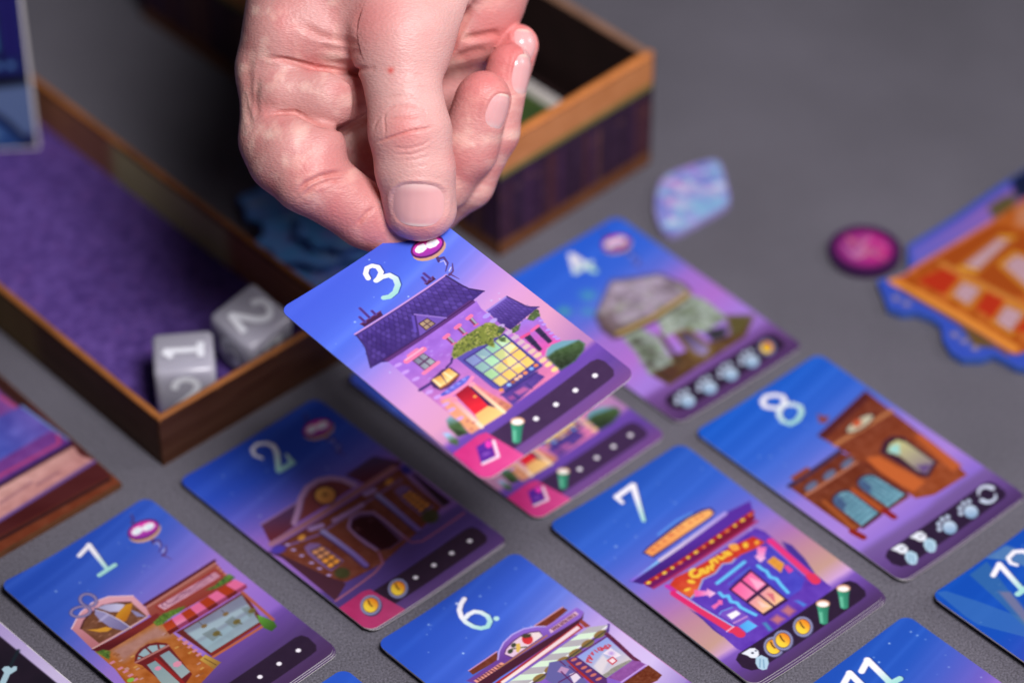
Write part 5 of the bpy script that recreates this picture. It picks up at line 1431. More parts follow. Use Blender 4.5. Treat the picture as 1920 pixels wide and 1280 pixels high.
c00 = Vector((0, 0))
c10 = tu * TW
c11 = tu * TW + tw * TL
c01 = tw * TL
M_TRIM = material('tray_rim_paper', (150, 92, 46), rough=.6, spec=.25, noise=(60, .3))
box_wall('front_wall', tray, c00, c10, TH, .002, wood_art(TW, TH, 3, (74, 40, 24)), M_BROWN, M_TRIM)
box_wall('back_wall', tray, c10, c11, TH, .002, wood_art(TL, TH, 4, (86, 50, 30)), M_BROWN, M_TRIM,
         inner_art=wood_art(TL, TH, 5, (190, 124, 80), [(54, 124, (206, 198, 122))]))
box_wall('end_wall', tray, c11, c01, TH, .002, None, M_BROWN, M_TRIM)
box_wall('left_wall', tray, c01, c00, TH, .002, wood_art(TL, TH, 6, (84, 52, 30), [(120, 175, (120, 92, 46))]), M_BROWN, M_TRIM,
         inner_art=wood_art(TL, TH, 8, (120, 74, 46)))
A = Art(TW * 1000 - 3, TL * 1000 - 3, .8, (88, 60, 142))
A.C += (58 * vnoise(A.X, A.Y, 1.9, 5) + 10 * vnoise(A.X, A.Y, 14, 6))[..., None] * np.array([1.0, .85, 1.1])
rr = np.random.RandomState(4)
for _ in range(1100):
    x, y = rr.uniform(0, A.w), rr.uniform(0, A.h)
    A.blob(x, y, rr.uniform(.4, 1.0), ((146, 84, 170), (66, 40, 116), (120, 96, 190))[rr.randint(3)], rr.uniform(.2, .6))
fl = sheet('lining', A, M_PRINTM, tray, 0.0022, r=.5)
o = tw * (TL - .0015) + tu * .0015
fl.location = (o.x, o.y, 0)
fl.rotation_euler = (0, 0, ta)
fb = prism('base', [(0, 0), tuple(c10), tuple(c11), tuple(c01)], 0.0003, 0.0019, M_BROWN, tray)


# --- dice
def ribbon(name, strokes, width, mat, parent, M):
    """numeral painted on a face: flat brushed strokes on plane z=0 of matrix M"""
    bm = bmesh.new()
    for k, pts in enumerate(strokes):
        n = len(pts)
        prev = None
        for i, (x, y) in enumerate(pts):
            a = pts[max(i - 1, 0)]
            b = pts[min(i + 1, n - 1)]
            dx, dy = b[0] - a[0], b[1] - a[1]
            L = math.hypot(dx, dy) or 1
            nx, ny = -dy / L * width / 2, dx / L * width / 2
            z = 0.00003 + k * .00001
            cur = (bm.verts.new((x + nx, y + ny, z)), bm.verts.new((x - nx, y - ny, z)))
            if prev:
                bm.faces.new((prev[0], prev[1], cur[1], cur[0]))
            prev = cur
    me = bpy.data.meshes.new(name)
    bm.to_mesh(me)
    bm.free()
    o = link(name, me, mat, parent)
    o.matrix_local = M
    return o


def smooth_pts(pts, n=6):
    out = []
    P = [pts[0]] + list(pts) + [pts[-1]]
    for i in range(1, len(P) - 2):
        p0, p1, p2, p3 = map(np.array, P[i - 1:i + 3])
        for t in np.linspace(0, 1, n, endpoint=False):
            out.append(tuple(.5 * ((2 * p1) + (-p0 + p2) * t + (2 * p0 - 5 * p1 + 4 * p2 - p3) * t * t + (-p0 + 3 * p1 - 3 * p2 + p3) * t ** 3)))
    out.append(tuple(pts[-1]))
    return out


NUM = {'1': [[(-.25, .28), (0, .5)], [(0, .5), (0, -.45)], [(-.28, -.45), (.28, -.45)]],
       '2': [smooth_pts([(-.3, .2), (-.22, .45), (.05, .52), (.28, .35), (.22, .08), (-.05, -.2), (-.32, -.45)]), [(-.34, -.45), (.34, -.45)]],
       '3': [smooth_pts([(-.28, .4), (0, .52), (.26, .36), (.18, .12), (-.05, .04)]), smooth_pts([(-.05, .04), (.22, -.02), (.3, -.25), (.1, -.48), (-.3, -.42)])],
       '4': [[(.12, -.5), (.12, .5)], [(.12, .5), (-.32, -.15), (.34, -.15)]],
       '5': [[(.26, .48), (-.22, .48), (-.26, .08)], smooth_pts([(-.26, .08), (.08, .14), (.28, -.12), (.12, -.44), (-.28, -.42)])],
       '6': [smooth_pts([(.22, .5), (-.1, .3), (-.28, -.1), (-.18, -.42), (.1, -.48), (.28, -.22), (.12, .04), (-.2, -.06)])]}


def die(label, loc, rz, size, faces):
    t = empty('die', loc, rz)
    tag(t, label, 'die', 'two grey dice in the tray')
    bm = bmesh.new()
    bmesh.ops.create_cube(bm, size=size)
    bmesh.ops.bevel(bm, geom=bm.edges[:], offset=size * .085, segments=4, profile=.6, affect='EDGES')
    bmesh.ops.bevel(bm, geom=[], offset=0)
    for v in bm.verts:                                   # tumbled corners
        r = v.co.length
        lim = size * .745
        if r > lim:
            v.co *= (lim + (r - lim) * .25) / r
        v.co.z += size / 2
    me = bpy.data.meshes.new('body')
    bm.to_mesh(me)
    bm.free()
    for p in me.polygons:
        p.use_smooth = True
    link('body', me, M_DICE, t)
    for side, (num, spin) in faces.items():
        R = {'top': Matrix.Translation((0, 0, size)),
             'front': Matrix.Translation((0, -size / 2, size / 2)) @ Matrix.Rotation(math.pi / 2, 4, 'X'),
             'right': Matrix.Translation((size / 2, 0, size / 2)) @ Matrix.Rotation(math.pi / 2, 4, 'Z') @ Matrix.Rotation(math.pi / 2, 4, 'X'),
             'left': Matrix.Translation((-size / 2, 0, size / 2)) @ Matrix.Rotation(-math.pi / 2, 4, 'Z') @ Matrix.Rotation(math.pi / 2, 4, 'X')}[side]
        st = [[(x * size * .62, y * size * .62) for x, y in s] for s in NUM[num]]
        ribbon('numeral', st, size * .115, M_INK, t, R @ Matrix.Rotation(spin, 4, 'Z'))
    return t


d1 = (-0.10189,-0.00458,0.02130)
die('grey die showing a white 1 on top, nearest the tray corner', (d1[0] - .0006, d1[1] + .0115, .0024), math.radians(7), .0196, {'top': ('1', math.radians(88)), 'front': ('2', 0), 'right': ('3', 0)})
d2 = (-0.08202,0.01629,0.02130)
dd = die('grey die showing a white 2 on top, behind the other die', (d2[0] - .0012, d2[1] + .0100, .0050), math.radians(46), .0196, {'top': ('2', math.radians(-100)), 'front': ('3', .1), 'left': ('6', .2)})
dd.rotation_euler = (math.radians(13), math.radians(-8), math.radians(46))      # leaning on the tray wall

# --- standing tower panel at the left
A = Art(70, 210, .8, (26, 34, 104))
A.Y -= 90
A.y -= 90
A.C += 24 * vnoise(A.X, A.Y, 9, 3)[..., None]
for y0, c in ((20, (30, 60, 140)), (36, (40, 80, 160)), (52, (34, 54, 140)), (66, (24, 30, 110))):
    A.poly([(40, y0), (58, y0 - 2), (58, y0 + 12), (40, y0 + 13)], c, soft=1)
    A.poly([(60, y0), (68, y0), (68, y0 + 12), (60, y0 + 12)], (44, 44, 150), soft=1)
for x in np.arange(5, 68, 4.2):
    A.blob(x, 84, 1.2, (110, 176, 240), 1.0)
for x in (52.0, 57.5):
    A.poly([(x, 40), (x + 3.2, 40), (x + 3.2, 78), (x, 78)], (52, 130, 170), soft=.8)
A.poly([(62, 30), (68, 30), (68, 80), (62, 80)], (30, 26, 110), soft=.6)
A.line([(61, 20), (61, 82)], .9, (8, 10, 40))
A.line([(40, 36), (70, 34)], 1.2, (90, 190, 220))
A.poly([(0, 89), (70, 89), (70, 94), (0, 94)], (4, 6, 16), soft=1)
A.poly([(46, 94), (70, 92), (70, 112), (64, 116), (54, 104)], (96, 120, 170), soft=1.5)
A.poly([(0, 98), (50, 96), (66, 118), (66, 121), (0, 121)], (40, 78, 146), soft=1.2)
A.line([(46, 94), (60, 108), (68, 120)], 2.2, (8, 14, 50))
A.poly([(20, 100), (46, 98), (58, 114), (30, 118)], (110, 160, 214), soft=1.5)
tp = (-0.16246,0.13223,0.00250)
tower = empty('tower_panel', (tp[0], tp[1], .0026), math.radians(4))
tag(tower, 'upright blue illustrated cardboard panel with white edge standing in the tray', 'panel')
pm = Matrix.Rotation(math.pi / 2, 4, 'X')
pc = prism('board_core', [(-.07, 0), (0, 0), (0, .21), (-.07, .21)], -.0032, 0, M_PAPER, tower)
pc.matrix_local = pm
A.Y += 90
A.y += 90
pf = sheet('printed_face', A, M_PRINTM, tower, .00005, outline=[(0, 0), (70, 0), (70, 210), (0, 210)])
pf.matrix_local = pm @ Matrix.Translation((-.07, .21, 0))

# --- open box behind
BN = Vector((-0.0044, 0.0776))
BR = Vector((0.0474, 0.1275))
bd = (BR - BN)
BW = bd.length
bd.normalize()
bn = Vector((-bd.y, bd.x))
BL, BH = 0.186, 0.046
box = empty('open_box', (BN.x, BN.y, 0))
tag(box, 'open cardboard box printed as a bookshelf with orange rim behind the hand', 'box')


def shelf_art(w, h, seed):
    A = Art(w * 1000, h * 1000, .5, (44, 22, 46))
    r = np.random.RandomState(seed)
    x = 0
    H = h * 1000
    while x < A.w:
        bw = r.uniform(2.2, 5)
        t = r.uniform(13.5, 17)
        c = ((66, 32, 50), (58, 28, 56), (76, 36, 46), (52, 26, 50), (92, 54, 56), (64, 32, 62))[r.randint(6)]
        A.poly([(x, t), (x + bw, t), (x + bw, H - 6), (x, H - 6)], c, soft=.3, tex=(14, 2, r.randint(50)))
        A.line([(x, t), (x, H - 6)], .5, (30, 14, 32))
        if r.rand() < .5:
            A.line([(x + .6, t + 5), (x + bw - .6, t + 5)], .6, (150, 100, 70), a=.6)
        x += bw
    A.poly([(0, 0), (A.w, 0), (A.w, 11.2), (0, 11.2)], (206, 128, 70), tex=(12, 5, 3))
    A.poly([(0, 11.2), (A.w, 11.2), (A.w, 13.2), (0, 13.2)], (134, 128, 52), soft=.4)
    A.poly([(0, H - 6), (A.w, H - 6), (A.w, H), (0, H)], (116, 66, 34), tex=(12, 4, 5))
    return A


b00 = Vector((0, 0))
b10 = bd * BW
b11 = bd * BW + bn * BL
b01 = bn * BL
box_wall('front_wall', box, b00, b10, BH, .0028, shelf_art(BW, BH, 5), M_DARK, M_RIM)
M_RIM2 = material('brown_box_rim', (142, 106, 86), rough=.65, spec=.2, noise=(70, .2))
M_RIM3 = material('mustard_box_rim', (160, 150, 84), rough=.65, spec=.2, noise=(70, .25))
box_wall('right_wall', box, b10, b11, BH, .0028, shelf_art(BL, BH, 6), M_DARK, M_RIM2)
box_wall('back_wall', box, b11, b01, BH, .0028, None, M_DARK, M_RIM2)
box_wall('left_wall', box, b01, b00, BH, .0028, shelf_art(BL, BH, 8), M_DARK, M_RIM3)
prism('base', [tuple(b00), tuple(b10), tuple(b11), tuple(b01)], .0003, .0022, M_DARK, box)

# booklet inside the box
A = Art(52, 56, .8, (66, 88, 40))
A.C += 60 * vnoise(A.X, A.Y, 8, 9)[..., None] * np.array([1, .8, .3])
A.poly([(0, 0), (52, 0), (52, 5), (0, 5)], (190, 182, 172))
A.poly([(47, 0), (52, 0), (52, 56), (47, 56)], (204, 196, 188))
bo = BN + bd * .008 + bn * .063
board('booklet', A, 'green booklet with pale border lying inside the open box', 'booklet', (bo.x, bo.y, .0145), math.atan2(bd.y, bd.x), .001, M_PAPER)
pad = empty('card_pack', (BN.x, BN.y, 0))
tag(pad, 'dark stack of packed components under the booklet in the open box', 'card pack')
o0 = bd * .006 + bn * .006
o1 = bd * .064 + bn * .006
o2 = bd * .064 + bn * .068
o3 = bd * .006 + bn * .068
prism('pack_body', [tuple(o0), tuple(o1), tuple(o2), tuple(o3)], .0023, .0143, M_DARK, pad)

# --- loose tokens
def token(name, label, cat, pts_world, z, thick, paint, side, group=None, res=.5):
    xs = [p[0] for p in pts_world]
    ys = [p[1] for p in pts_world]
    ox, oy = min(xs), max(ys)
    out = local_mm(pts_world, ox, oy, 0)
    A = Art(max(xs) * 1000 - ox * 1000, oy * 1000 - min(ys) * 1000, res)
    paint(A, out)
    return board(name, A, label, cat, (ox, oy, z), 0, thick, side, outline=out, group=group)


def wavy(cx, cy, rx, ry, n, amp, ph, z):
    return cx, cy, rx, ry, n, amp, ph, z


def paint_wave(seed):
    def f(A, out):
        A.C[:] = (84, 170, 255)
        d = np.hypot((A.X - A.w / 2) / (A.w / 2), (A.Y - A.h / 2) / (A.h / 2))
        s = .5 + .5 * np.sin(9 * d + 4 * vnoise(A.X, A.Y, 9, seed) * 3)
        m = (s * np.clip(1.15 - d, 0, 1))[..., None]
        A.C = A.C * (1 - m) + np.array((150, 156, 255)) * m
        m2 = np.clip(vnoise(A.X, A.Y, 6, seed + 2) * 3, 0, 1)[..., None] * .55
        A.C = A.C * (1 - m2) + np.array((190, 224, 255)) * m2
        A.line(out + [out[0]], 1.4, (70, 130, 220), soft=.5)
    return f


def wave_outline(c, rx, ry, n, amp, ph):
    return [(c[0] + rx * (1 + amp * math.sin(n * t + ph)) * math.cos(t), c[1] + ry * (1 + amp * math.sin(n * t + ph)) * math.sin(t)) for t in np.linspace(0, 2 * math.pi, 64, endpoint=False)]


for i, (c, rx, ry, z, lb) in enumerate((((-0.07466,0.10309,0.00200), .017, .0125, .0002, 'blue wavy cardboard token peeking out at the back of the token heap'),
                                        ((-0.05435,0.06498,0.00200), .021, .016, .0002, 'blue and lilac wavy token at the front of the heap beside the tray'),
                                        ((-0.06383,0.08334,0.00400), .0205, .0155, .0023, 'blue wavy cardboard token lying across the middle of the token heap'),
                                        ((-0.05678,0.08620,0.00600), .0150, .0125, .0044, 'small pale blue token on top of the token heap below the finger'))):
    token('wave_token', lb, 'token', wave_outline(c, rx, ry, 7 + i, .075, i * 1.3), z, .002, paint_wave(20 + i), M_SIDEBLUE, 'heap of blue tokens behind the tray')


def paint_gem(A, out):
    A.C[:] = (138, 146, 222)
    for k, c in enumerate(((160, 130, 226), (216, 234, 246), (92, 112, 206), (206, 150, 216), (130, 190, 226))):
        m = np.clip(vnoise(A.X + 9 * k, A.Y * 1.4 + 5 * k, 6.5, 30 + k) * 6.5, 0, 1)[..., None] * .85
        A.C = A.C * (1 - m) + np.array(c) * m
    A.line(out + [out[0]], 1.6, (150, 130, 226), a=.8, soft=.8)
    A.line([out[0], cen(out), out[9]], .7, (206, 220, 246), a=.5, soft=.5)
    A.line([out[4], cen(out), out[14]], .7, (120, 110, 206), a=.5, soft=.5)


token('gem_token', 'pale lilac crystal shaped cardboard token lying right of the box', 'token', [(0.04809,0.09914),(0.04852,0.10707),(0.05000,0.11337),(0.05232,0.11769),(0.05568,0.12029),(0.06201,0.12378),(0.06833,0.12641),(0.07050,0.12582),(0.07181,0.12262),(0.07285,0.11394),(0.07372,0.10593),(0.07322,0.10309),(0.07111,0.10027),(0.06291,0.09324),(0.05553,0.08711),(0.05266,0.08656),(0.05024,0.08850),(0.04878,0.09296)], .0002, .0022, paint_gem, material('lilac_token_side', (150, 140, 196), rough=.7, spec=.2, noise=(300, .1)))


def paint_disc(A, out):
    cx, cy, R = A.w / 2, A.h / 2, A.w / 2
    A.C[:] = (60, 14, 72)
    A.poly(circ(R * .80, R * .80, cx, cy, 36), (132, 16, 108), soft=.6)
    A.poly(circ(R * .66, R * .66, cx, cy, 36), (150, 40, 130), soft=1.4, g=((cx - R * .5, cy), (cx + R * .6, cy), (206, 26, 130)))
    r = np.random.RandomState(3)
    for k in range(40):
        a = r.uniform(0, 6.3)
        q = r.uniform(0, R * .5)
        A.line([(cx + q * math.cos(a), cy + q * math.sin(a)), (cx + (q + 2.4) * math.cos(a + .5), cy + (q + 2.4) * math.sin(a + .5))], .55, ((206, 120, 130), (214, 150, 190), (120, 40, 130))[k % 3], a=.8, soft=.3)
    A.line([(cx - R * .45, cy - R * .5), (cx + R * .5, cy + R * .45)], 1.3, (196, 104, 130), a=.7, soft=.5)
    A.line([(cx + R * .2, cy - R * .45), (cx - R * .4, cy + R * .3)], 1.0, (226, 150, 200), a=.6, soft=.6)


dc = (0.11707,0.07848,0.00300)
token('round_token', 'round magenta token with dark purple rim on the bare table', 'token', [(dc[0] + .0121 * math.cos(t), dc[1] + .0121 * math.sin(t)) for t in np.linspace(0, 2 * math.pi, 48, endpoint=False)], .0002, .0028, paint_disc, M_SIDEPURP)

# --- big orange house cut-out at the right edge
HOUT = [(0.13150,0.08076),(0.14859,0.09576),(0.16465,0.11164),(0.17574,0.12145),(0.19188,0.12670),(0.20720,0.09240),(0.19868,0.04376),(0.17678,0.02062),(0.16392,0.01961),(0.16063,0.02062),(0.15678,0.02417),(0.15393,0.02621),(0.14996,0.02417),(0.14400,0.02417),(0.14043,0.02774),(0.13859,0.03339),(0.13860,0.04063),(0.13567,0.04429),(0.13124,0.04691),(0.12635,0.04638),(0.12207,0.04901),(0.12122,0.05536),(0.11974,0.06283),(0.12478,0.06444),(0.13028,0.06714)]
HQ = [(0.12623,0.06498),(0.18823,0.12670),(0.17926,0.05430),(0.16150,0.02825),(0.12914,0.05828),(0.15945,0.02519),(0.14174,0.08961),(0.16789,0.04638)]


def paint_house(A, out):
    ox, oy = min(p[0] for p in HOUT), max(p[1] for p in HOUT)
    f = lambda pts: local_mm(pts, ox, oy, 0)
    A.C[:] = (44, 74, 190)
    A.poly(f([(0.13201,0.07856),(0.15018,0.09380),(0.16621,0.10935),(0.17625,0.11798),(0.17326,0.09240),(0.16076,0.09240),(0.13324,0.06498)]), (132, 92, 186), soft=1.0, g=(f([(0.15957,0.09801)])[0], f([(0.13022,0.07038)])[0], (92, 92, 200)))
    A.poly(f([(0.16956,0.11509),(0.17675,0.12233),(0.18969,0.12378),(0.18789,0.10935),(0.17024,0.10508)]), (10, 22, 60), soft=1)
    A.poly(f([(0.16023,0.10083),(0.16583,0.10593),(0.17146,0.10793),(0.16870,0.09942),(0.16136,0.09464)]), (92, 80, 44), soft=.8)
    A.poly(f([(0.12432,0.06310),(0.16127,0.09380),(0.17491,0.10650),(0.20363,0.09240),(0.19350,0.04376),(0.17581,0.03339),(0.16127,0.02621),(0.15888,0.02774)]), (184, 84, 12), tex=(30, 3, 4), soft=.6)
    A.poly(f([(0.13397,0.06903),(0.16061,0.09101),(0.18049,0.07856),(0.17451,0.05828),(0.16446,0.05430),(0.14240,0.06903)]), (168, 68, 4), soft=.6)
    A.poly(f([(0.16959,0.09942),(0.18049,0.10793),(0.19543,0.09801),(0.18507,0.08684),(0.16864,0.09101)]), (196, 122, 84), soft=1)
    for p in ([(0.14869,0.07038),(0.16163,0.08407),(0.16601,0.08352),(0.15375,0.06822)], [(0.16189,0.07038),(0.16691,0.07583),(0.17597,0.07038),(0.16928,0.05828)], [(0.14371,0.05562),(0.14787,0.06230),(0.15357,0.05828),(0.14839,0.05033)], [(0.15621,0.04246),(0.16054,0.05033),(0.16616,0.04638),(0.16081,0.03726)]):
        q = f(p)
        A.poly([(a * 1.25 - cen(q)[0] * .25, b * 1.25 - cen(q)[1] * .25) for a, b in q], (236, 170, 40), soft=.8)
        A.poly(q, (190, 150, 160), soft=.4)
        A.line(q + [q[0]], .7, (150, 70, 20), a=.8)
        A.line([bil(q, .5, 0), bil(q, .5, 1)], .5, (160, 120, 150), a=.7)
    for p in ([(0.13587,0.06498),(0.14240,0.06903),(0.14727,0.06498),(0.14110,0.05562),(0.13300,0.06230)], [(0.15086,0.04901),(0.15518,0.05695),(0.16083,0.05297),(0.15549,0.04376)], [(0.16175,0.03804),(0.16789,0.04638),(0.17795,0.04376),(0.17183,0.03597)]):
        A.poly(f(p), (190, 40, 8), soft=.5)
    A.line(f([(0.14174,0.07120),(0.16733,0.04901),(0.17795,0.04376)]), 2.6, (206, 124, 44))
    A.line(f([(0.12512,0.06230),(0.14366,0.04638),(0.16079,0.02953)]), 3.4, (228, 136, 42))
    A.line(f([(0.12740,0.05828),(0.14172,0.04429),(0.15871,0.02621)]), 1.2, (120, 70, 20))
    A.line(f([(0.12798,0.06498),(0.16082,0.09296)]), 1.0, (226, 130, 120), a=.8)
    A.poly(f([(0.14481,0.04063),(0.15265,0.03339),(0.15429,0.02953),(0.14810,0.03081)]), (104, 76, 30), soft=.8)
    for p in f([(0.14262,0.03597),(0.14539,0.03287),(0.14848,0.02953),(0.12526,0.05376),(0.12850,0.05112)]):
        A.blob(p[0], p[1], 1.3, (190, 150, 140), .8)


token('house_tile', 'orange house shaped cardboard tile with blue border at the right edge', 'tile', HOUT, .0002, .0024, paint_house, M_SIDEBLUE, res=.45)

# --- player board with book at the left edge
BOUT = [(-0.11979,-0.03199),(-0.17065,0.02621),(-0.21391,-0.01393),(-0.16228,-0.06983)]


def paint_book(A, out):
    ox, oy = min(p[0] for p in BOUT), max(p[1] for p in BOUT)
    f = lambda pts: local_mm(pts, ox, oy, 0)
    A.C[:] = (78, 22, 24)
    A.C += 18 * vnoise(A.X * .4, A.Y, 8, 4)[..., None]
    A.poly(f([(-0.11979,-0.03199),(-0.16228,-0.06983),(-0.16607,-0.06494),(-0.12226,-0.02823)]), (120, 52, 26), soft=.6, tex=(12, 3, 5))
    A.line(f([(-0.12368,-0.03058),(-0.16302,-0.06382)]), 1.2, (36, 12, 20), soft=.4)
    A.poly(f([(-0.17065,0.02621),(-0.15109,0.00313),(-0.15753,0.00067),(-0.17647,0.01810)]), (58, 26, 20), soft=1)
    A.poly(f([(-0.17774,0.02825),(-0.16188,0.00933),(-0.15498,0.00190),(-0.16031,-0.00423),(-0.17816,-0.02112)]), (132, 70, 160), soft=.8, tex=(16, 4, 7))
    A.line(f([(-0.16159,0.00684),(-0.15523,0.00116),(-0.16031,-0.00423)]), 1.1, (196, 70, 130), soft=.3)
    A.poly(f([(-0.15439,0.00264),(-0.13768,-0.01345),(-0.13827,-0.01585),(-0.14344,-0.00910),(-0.15814,-0.02302),(-0.17866,-0.04223),(-0.18177,-0.01873)]), (84, 96, 206), soft=.5, g=(f([(-0.15891,-0.01633)])[0], f([(-0.14503,-0.00667)])[0], (104, 84, 186)), tex=(26, 5, 3))
    A.line(f([(-0.15403,0.00239),(-0.13806,-0.01297)]), .8, (104, 150, 206), soft=.3)
    A.poly(f([(-0.14349,-0.00861),(-0.13730,-0.01393),(-0.17760,-0.05027),(-0.17881,-0.04107)]), (120, 56, 150), tex=(18, 3, 8))
    A.line(f([(-0.17805,-0.04683),(-0.14057,-0.01441),(-0.14158,-0.01104)]), 1.0, (196, 60, 120), soft=.3)
    A.line(f([(-0.13725,-0.01441),(-0.17745,-0.05141)]), 1.4, (44, 26, 96), soft=.3)
    A.poly(f([(-0.13612,-0.01585),(-0.13373,-0.01992),(-0.12924,-0.02207),(-0.17530,-0.06761),(-0.17730,-0.05255)]), (222, 166, 156), soft=.4, g=(f([(-0.14821,-0.02350)])[0], f([(-0.14089,-0.03058)])[0], (206, 140, 136)), tex=(22, 3, 9))
    A.line(f([(-0.12886,-0.02254),(-0.17524,-0.06806)]), 1.1, (112, 84, 170), soft=.4)
    A.line(f([(-0.14555,-0.03293),(-0.13958,-0.02728)]), .8, (150, 96, 110), soft=.4)
    A.line(f([(-0.15606,-0.04107),(-0.14731,-0.03176)]), .8, (160, 104, 116), soft=.4)


token('book_board', 'maroon board printed with purple and blue books at the left edge', 'board', BOUT, .0002, .0022, paint_book, M_BROWN, res=.5)

# --- dark card with lavender border in the lower left corner
DOUT = [(-0.15779,-0.08161),(-0.12277,-0.11760),(-0.13657,-0.13185),(-0.17469,-0.09667)]


def paint_bone(A, out):
    ox, oy = min(p[0] for p in DOUT), max(p[1] for p in DOUT)
    f = lambda pts: local_mm(pts, ox, oy, 0)
    A.C[:] = (28, 16, 34)
    A.C += 16 * vnoise(A.X, A.Y, 8, 4)[..., None] * np.array([1.2, .6, .8])
    A.poly(f([(-0.15779,-0.08161),(-0.12277,-0.11760),(-0.12398,-0.12089),(-0.13082,-0.11388),(-0.15884,-0.08595)]), (176, 154, 216), g=(f([(-0.15048,-0.09026)])[0], f([(-0.13129,-0.10931)])[0], (206, 190, 232)), soft=.3)
    A.line(f([(-0.14401,-0.10049),(-0.14573,-0.10722)]), 1.0, (20, 34, 44), soft=.4)
    A.line(f([(-0.14592,-0.10827),(-0.14809,-0.11760)]), 1.9, (170, 206, 220))
    A.poly(f([(-0.14798,-0.10785),(-0.14733,-0.10680),(-0.14611,-0.10659),(-0.14525,-0.10743),(-0.14457,-0.10659),(-0.14361,-0.10680),(-0.14360,-0.10827),(-0.14514,-0.10973),(-0.14704,-0.10931)]), (172, 208, 222))


token('bone_card', 'dark card with lavender border and pale bone mark in the lower left corner', 'card', DOUT, .0002, .0006, paint_bone, M_PAPER, res=.25)


# ------------------------------------------------------------------ the hand (local frame in millimetres: x right, y along the thumb, z out of the back of the thumb)
def cone(P, a, b, ra, rb):
    a = np.array(a, float)
    b = np.array(b, float)
    e = b - a
    t = np.clip(((P - a) @ e) / (e @ e), 0, 1)
    return np.linalg.norm(P - a - t[:, None] * e, axis=1) - (ra * (1 - t) + rb * t)


def ellip(P, c, r):
    q = (P - np.array(c, float)) / np.array(r, float)
    k = np.linalg.norm(q, axis=1)
    return (k - 1) * min(r) * (0.5 + 0.5 * np.clip(k, 0, 1)) if False else (k - 1) * k / np.maximum(np.linalg.norm(q / np.array(r, float), axis=1), 1e-6)


def smin(a, b, k):
    h = np.clip(.5 + .5 * (b - a) / k, 0, 1)
    return b * (1 - h) + a * h - k * h * (1 - h)


def smax(a, b, k):
    return -smin(-a, -b, k)


def chain(P, pts, rad, k=1.5):
    d = None
    for i in range(len(pts) - 1):
        c = cone(P, pts[i], pts[i + 1], rad[i], rad[i + 1])
        d = c if d is None else smin(d, c, k)
    return d


TH_L = [(1.8,-26.2,-6),(0.3,-14.9,-3),(-1.5,-4.0,-1),(-3.4,9.1,-2),(-5.8,23.5,-4)]
TH_R = [(6.4,-25.6,-6),(5.2,-14.9,-3),(4.0,-3.7,-1),(2.1,9.4,-2),(1.8,24.4,-4)]
TH_C = [(4.3,-26.2,-5.2),(2.7,-14.9,-1.2),(1.2,-3.4,1),(-0.6,9.4,0),(-1.8,22.9,-1.5)]


def sd_thumb(P):
    d = smin(chain(P, TH_L, (8.0, 8.9, 9.0, 8.2, 10.2)), chain(P, TH_R, (8.2, 8.9, 9.0, 8.0, 10.2)), 3.0)
    d = smin(d, chain(P, TH_C, (8.3, 8.6, 9.2, 8.2, 10.5)), 3.0)
    m = chain(P, [(-1.8,22.9,-6),(-3.8,39.6,-12),(-6.1,64.0,-22)], (12.5, 17.5, 24))
    d = smin(d, cone(P, *[(4.3,18.9,-8),(10.7,39.6,-13)], 7.2, 10.0), 5.0)           # right flank of the thumb base
    return smin(d, m, 7.0)


IDX = [(-32.8,-9.4,-9.5),(-28.4,-16.2,-9),(-11.9,-27.7,-13.5),(-1.2,-33.2,-17),(9.8,-38.7,-19.5)]


def sd_index(P):
    d = chain(P, IDX, (11.4, 10.6, 8.9, 8.3, 7.3), 2.5)
    d = smin(d, cone(P, *[(-38.4,-6.4,-13),(-37.2,-12.2,-12)], 9.4, 8.6), 4.0)
    d = smin(d, cone(P, *[(-25.0,-8.5,-7.5),(-24.7,-14.9,-7)], 7.8, 7.0), 3.0)      # soft pad of the first phalanx
    d = smin(d, cone(P, *[(-21.3,-20.1,-9),(-13.4,-25.6,-11)], 8.0, 7.6), 2.0)
    return d


MID = [(-22.9,4.6,-34),(-14.6,-12.2,-37),(-2.7,-22.6,-37),(10.4,-16.8,-27),(17.7,-7.9,-21.5),(21.6,5.8,-18)]
RNG4 = [(-18.3,6.1,-36),(-6.1,-16.8,-43),(6.1,-23.5,-42),(17.1,-16.8,-34),(25.0,-2.4,-29.5),(29.7,17.1,-27)]
LIT = [(-10.7,15.2,-42),(3.0,-6.1,-48),(18.3,-4.6,-40),(25.9,4.6,-36),(32.3,23.5,-33)]


def sd_mid(P):
    d = chain(P, MID, (10, 9.5, 9.0, 8.5, 8.4, 7.9), 2.0)
    return smin(d, cone(P, *[(18.6,-4.6,-20),(22.6,7.3,-16.5)], 7.9, 7.2), 2.0)


def sd_ring(P):
    return chain(P, RNG4, (10, 9.2, 8.8, 8.0, 7.4, 6.4), 2.0)


def sd_little(P):
    return chain(P, LIT, (9, 8, 7.4, 6.8, 6.1), 2.0)


def sd_knuckle(P):
    return smin(cone(P, *[(-32.3,32.0,-20),(-38.4,15.2,-17)], 12.5, 10.4), cone(P, *[(-38.4,15.2,-17),(-38.4,-4.6,-15)], 10.4, 9.4), 4)                    # outer side of the first finger, unbroken


def sd_pad(P):
    return smin(cone(P, *[(-35.4,8.2,-12.5),(-23.8,6.9,-12)], 9.8, 9.5), cone(P, *[(-23.8,6.9,-12),(-17.7,8.5,-21)], 9.5, 8.4), 3)


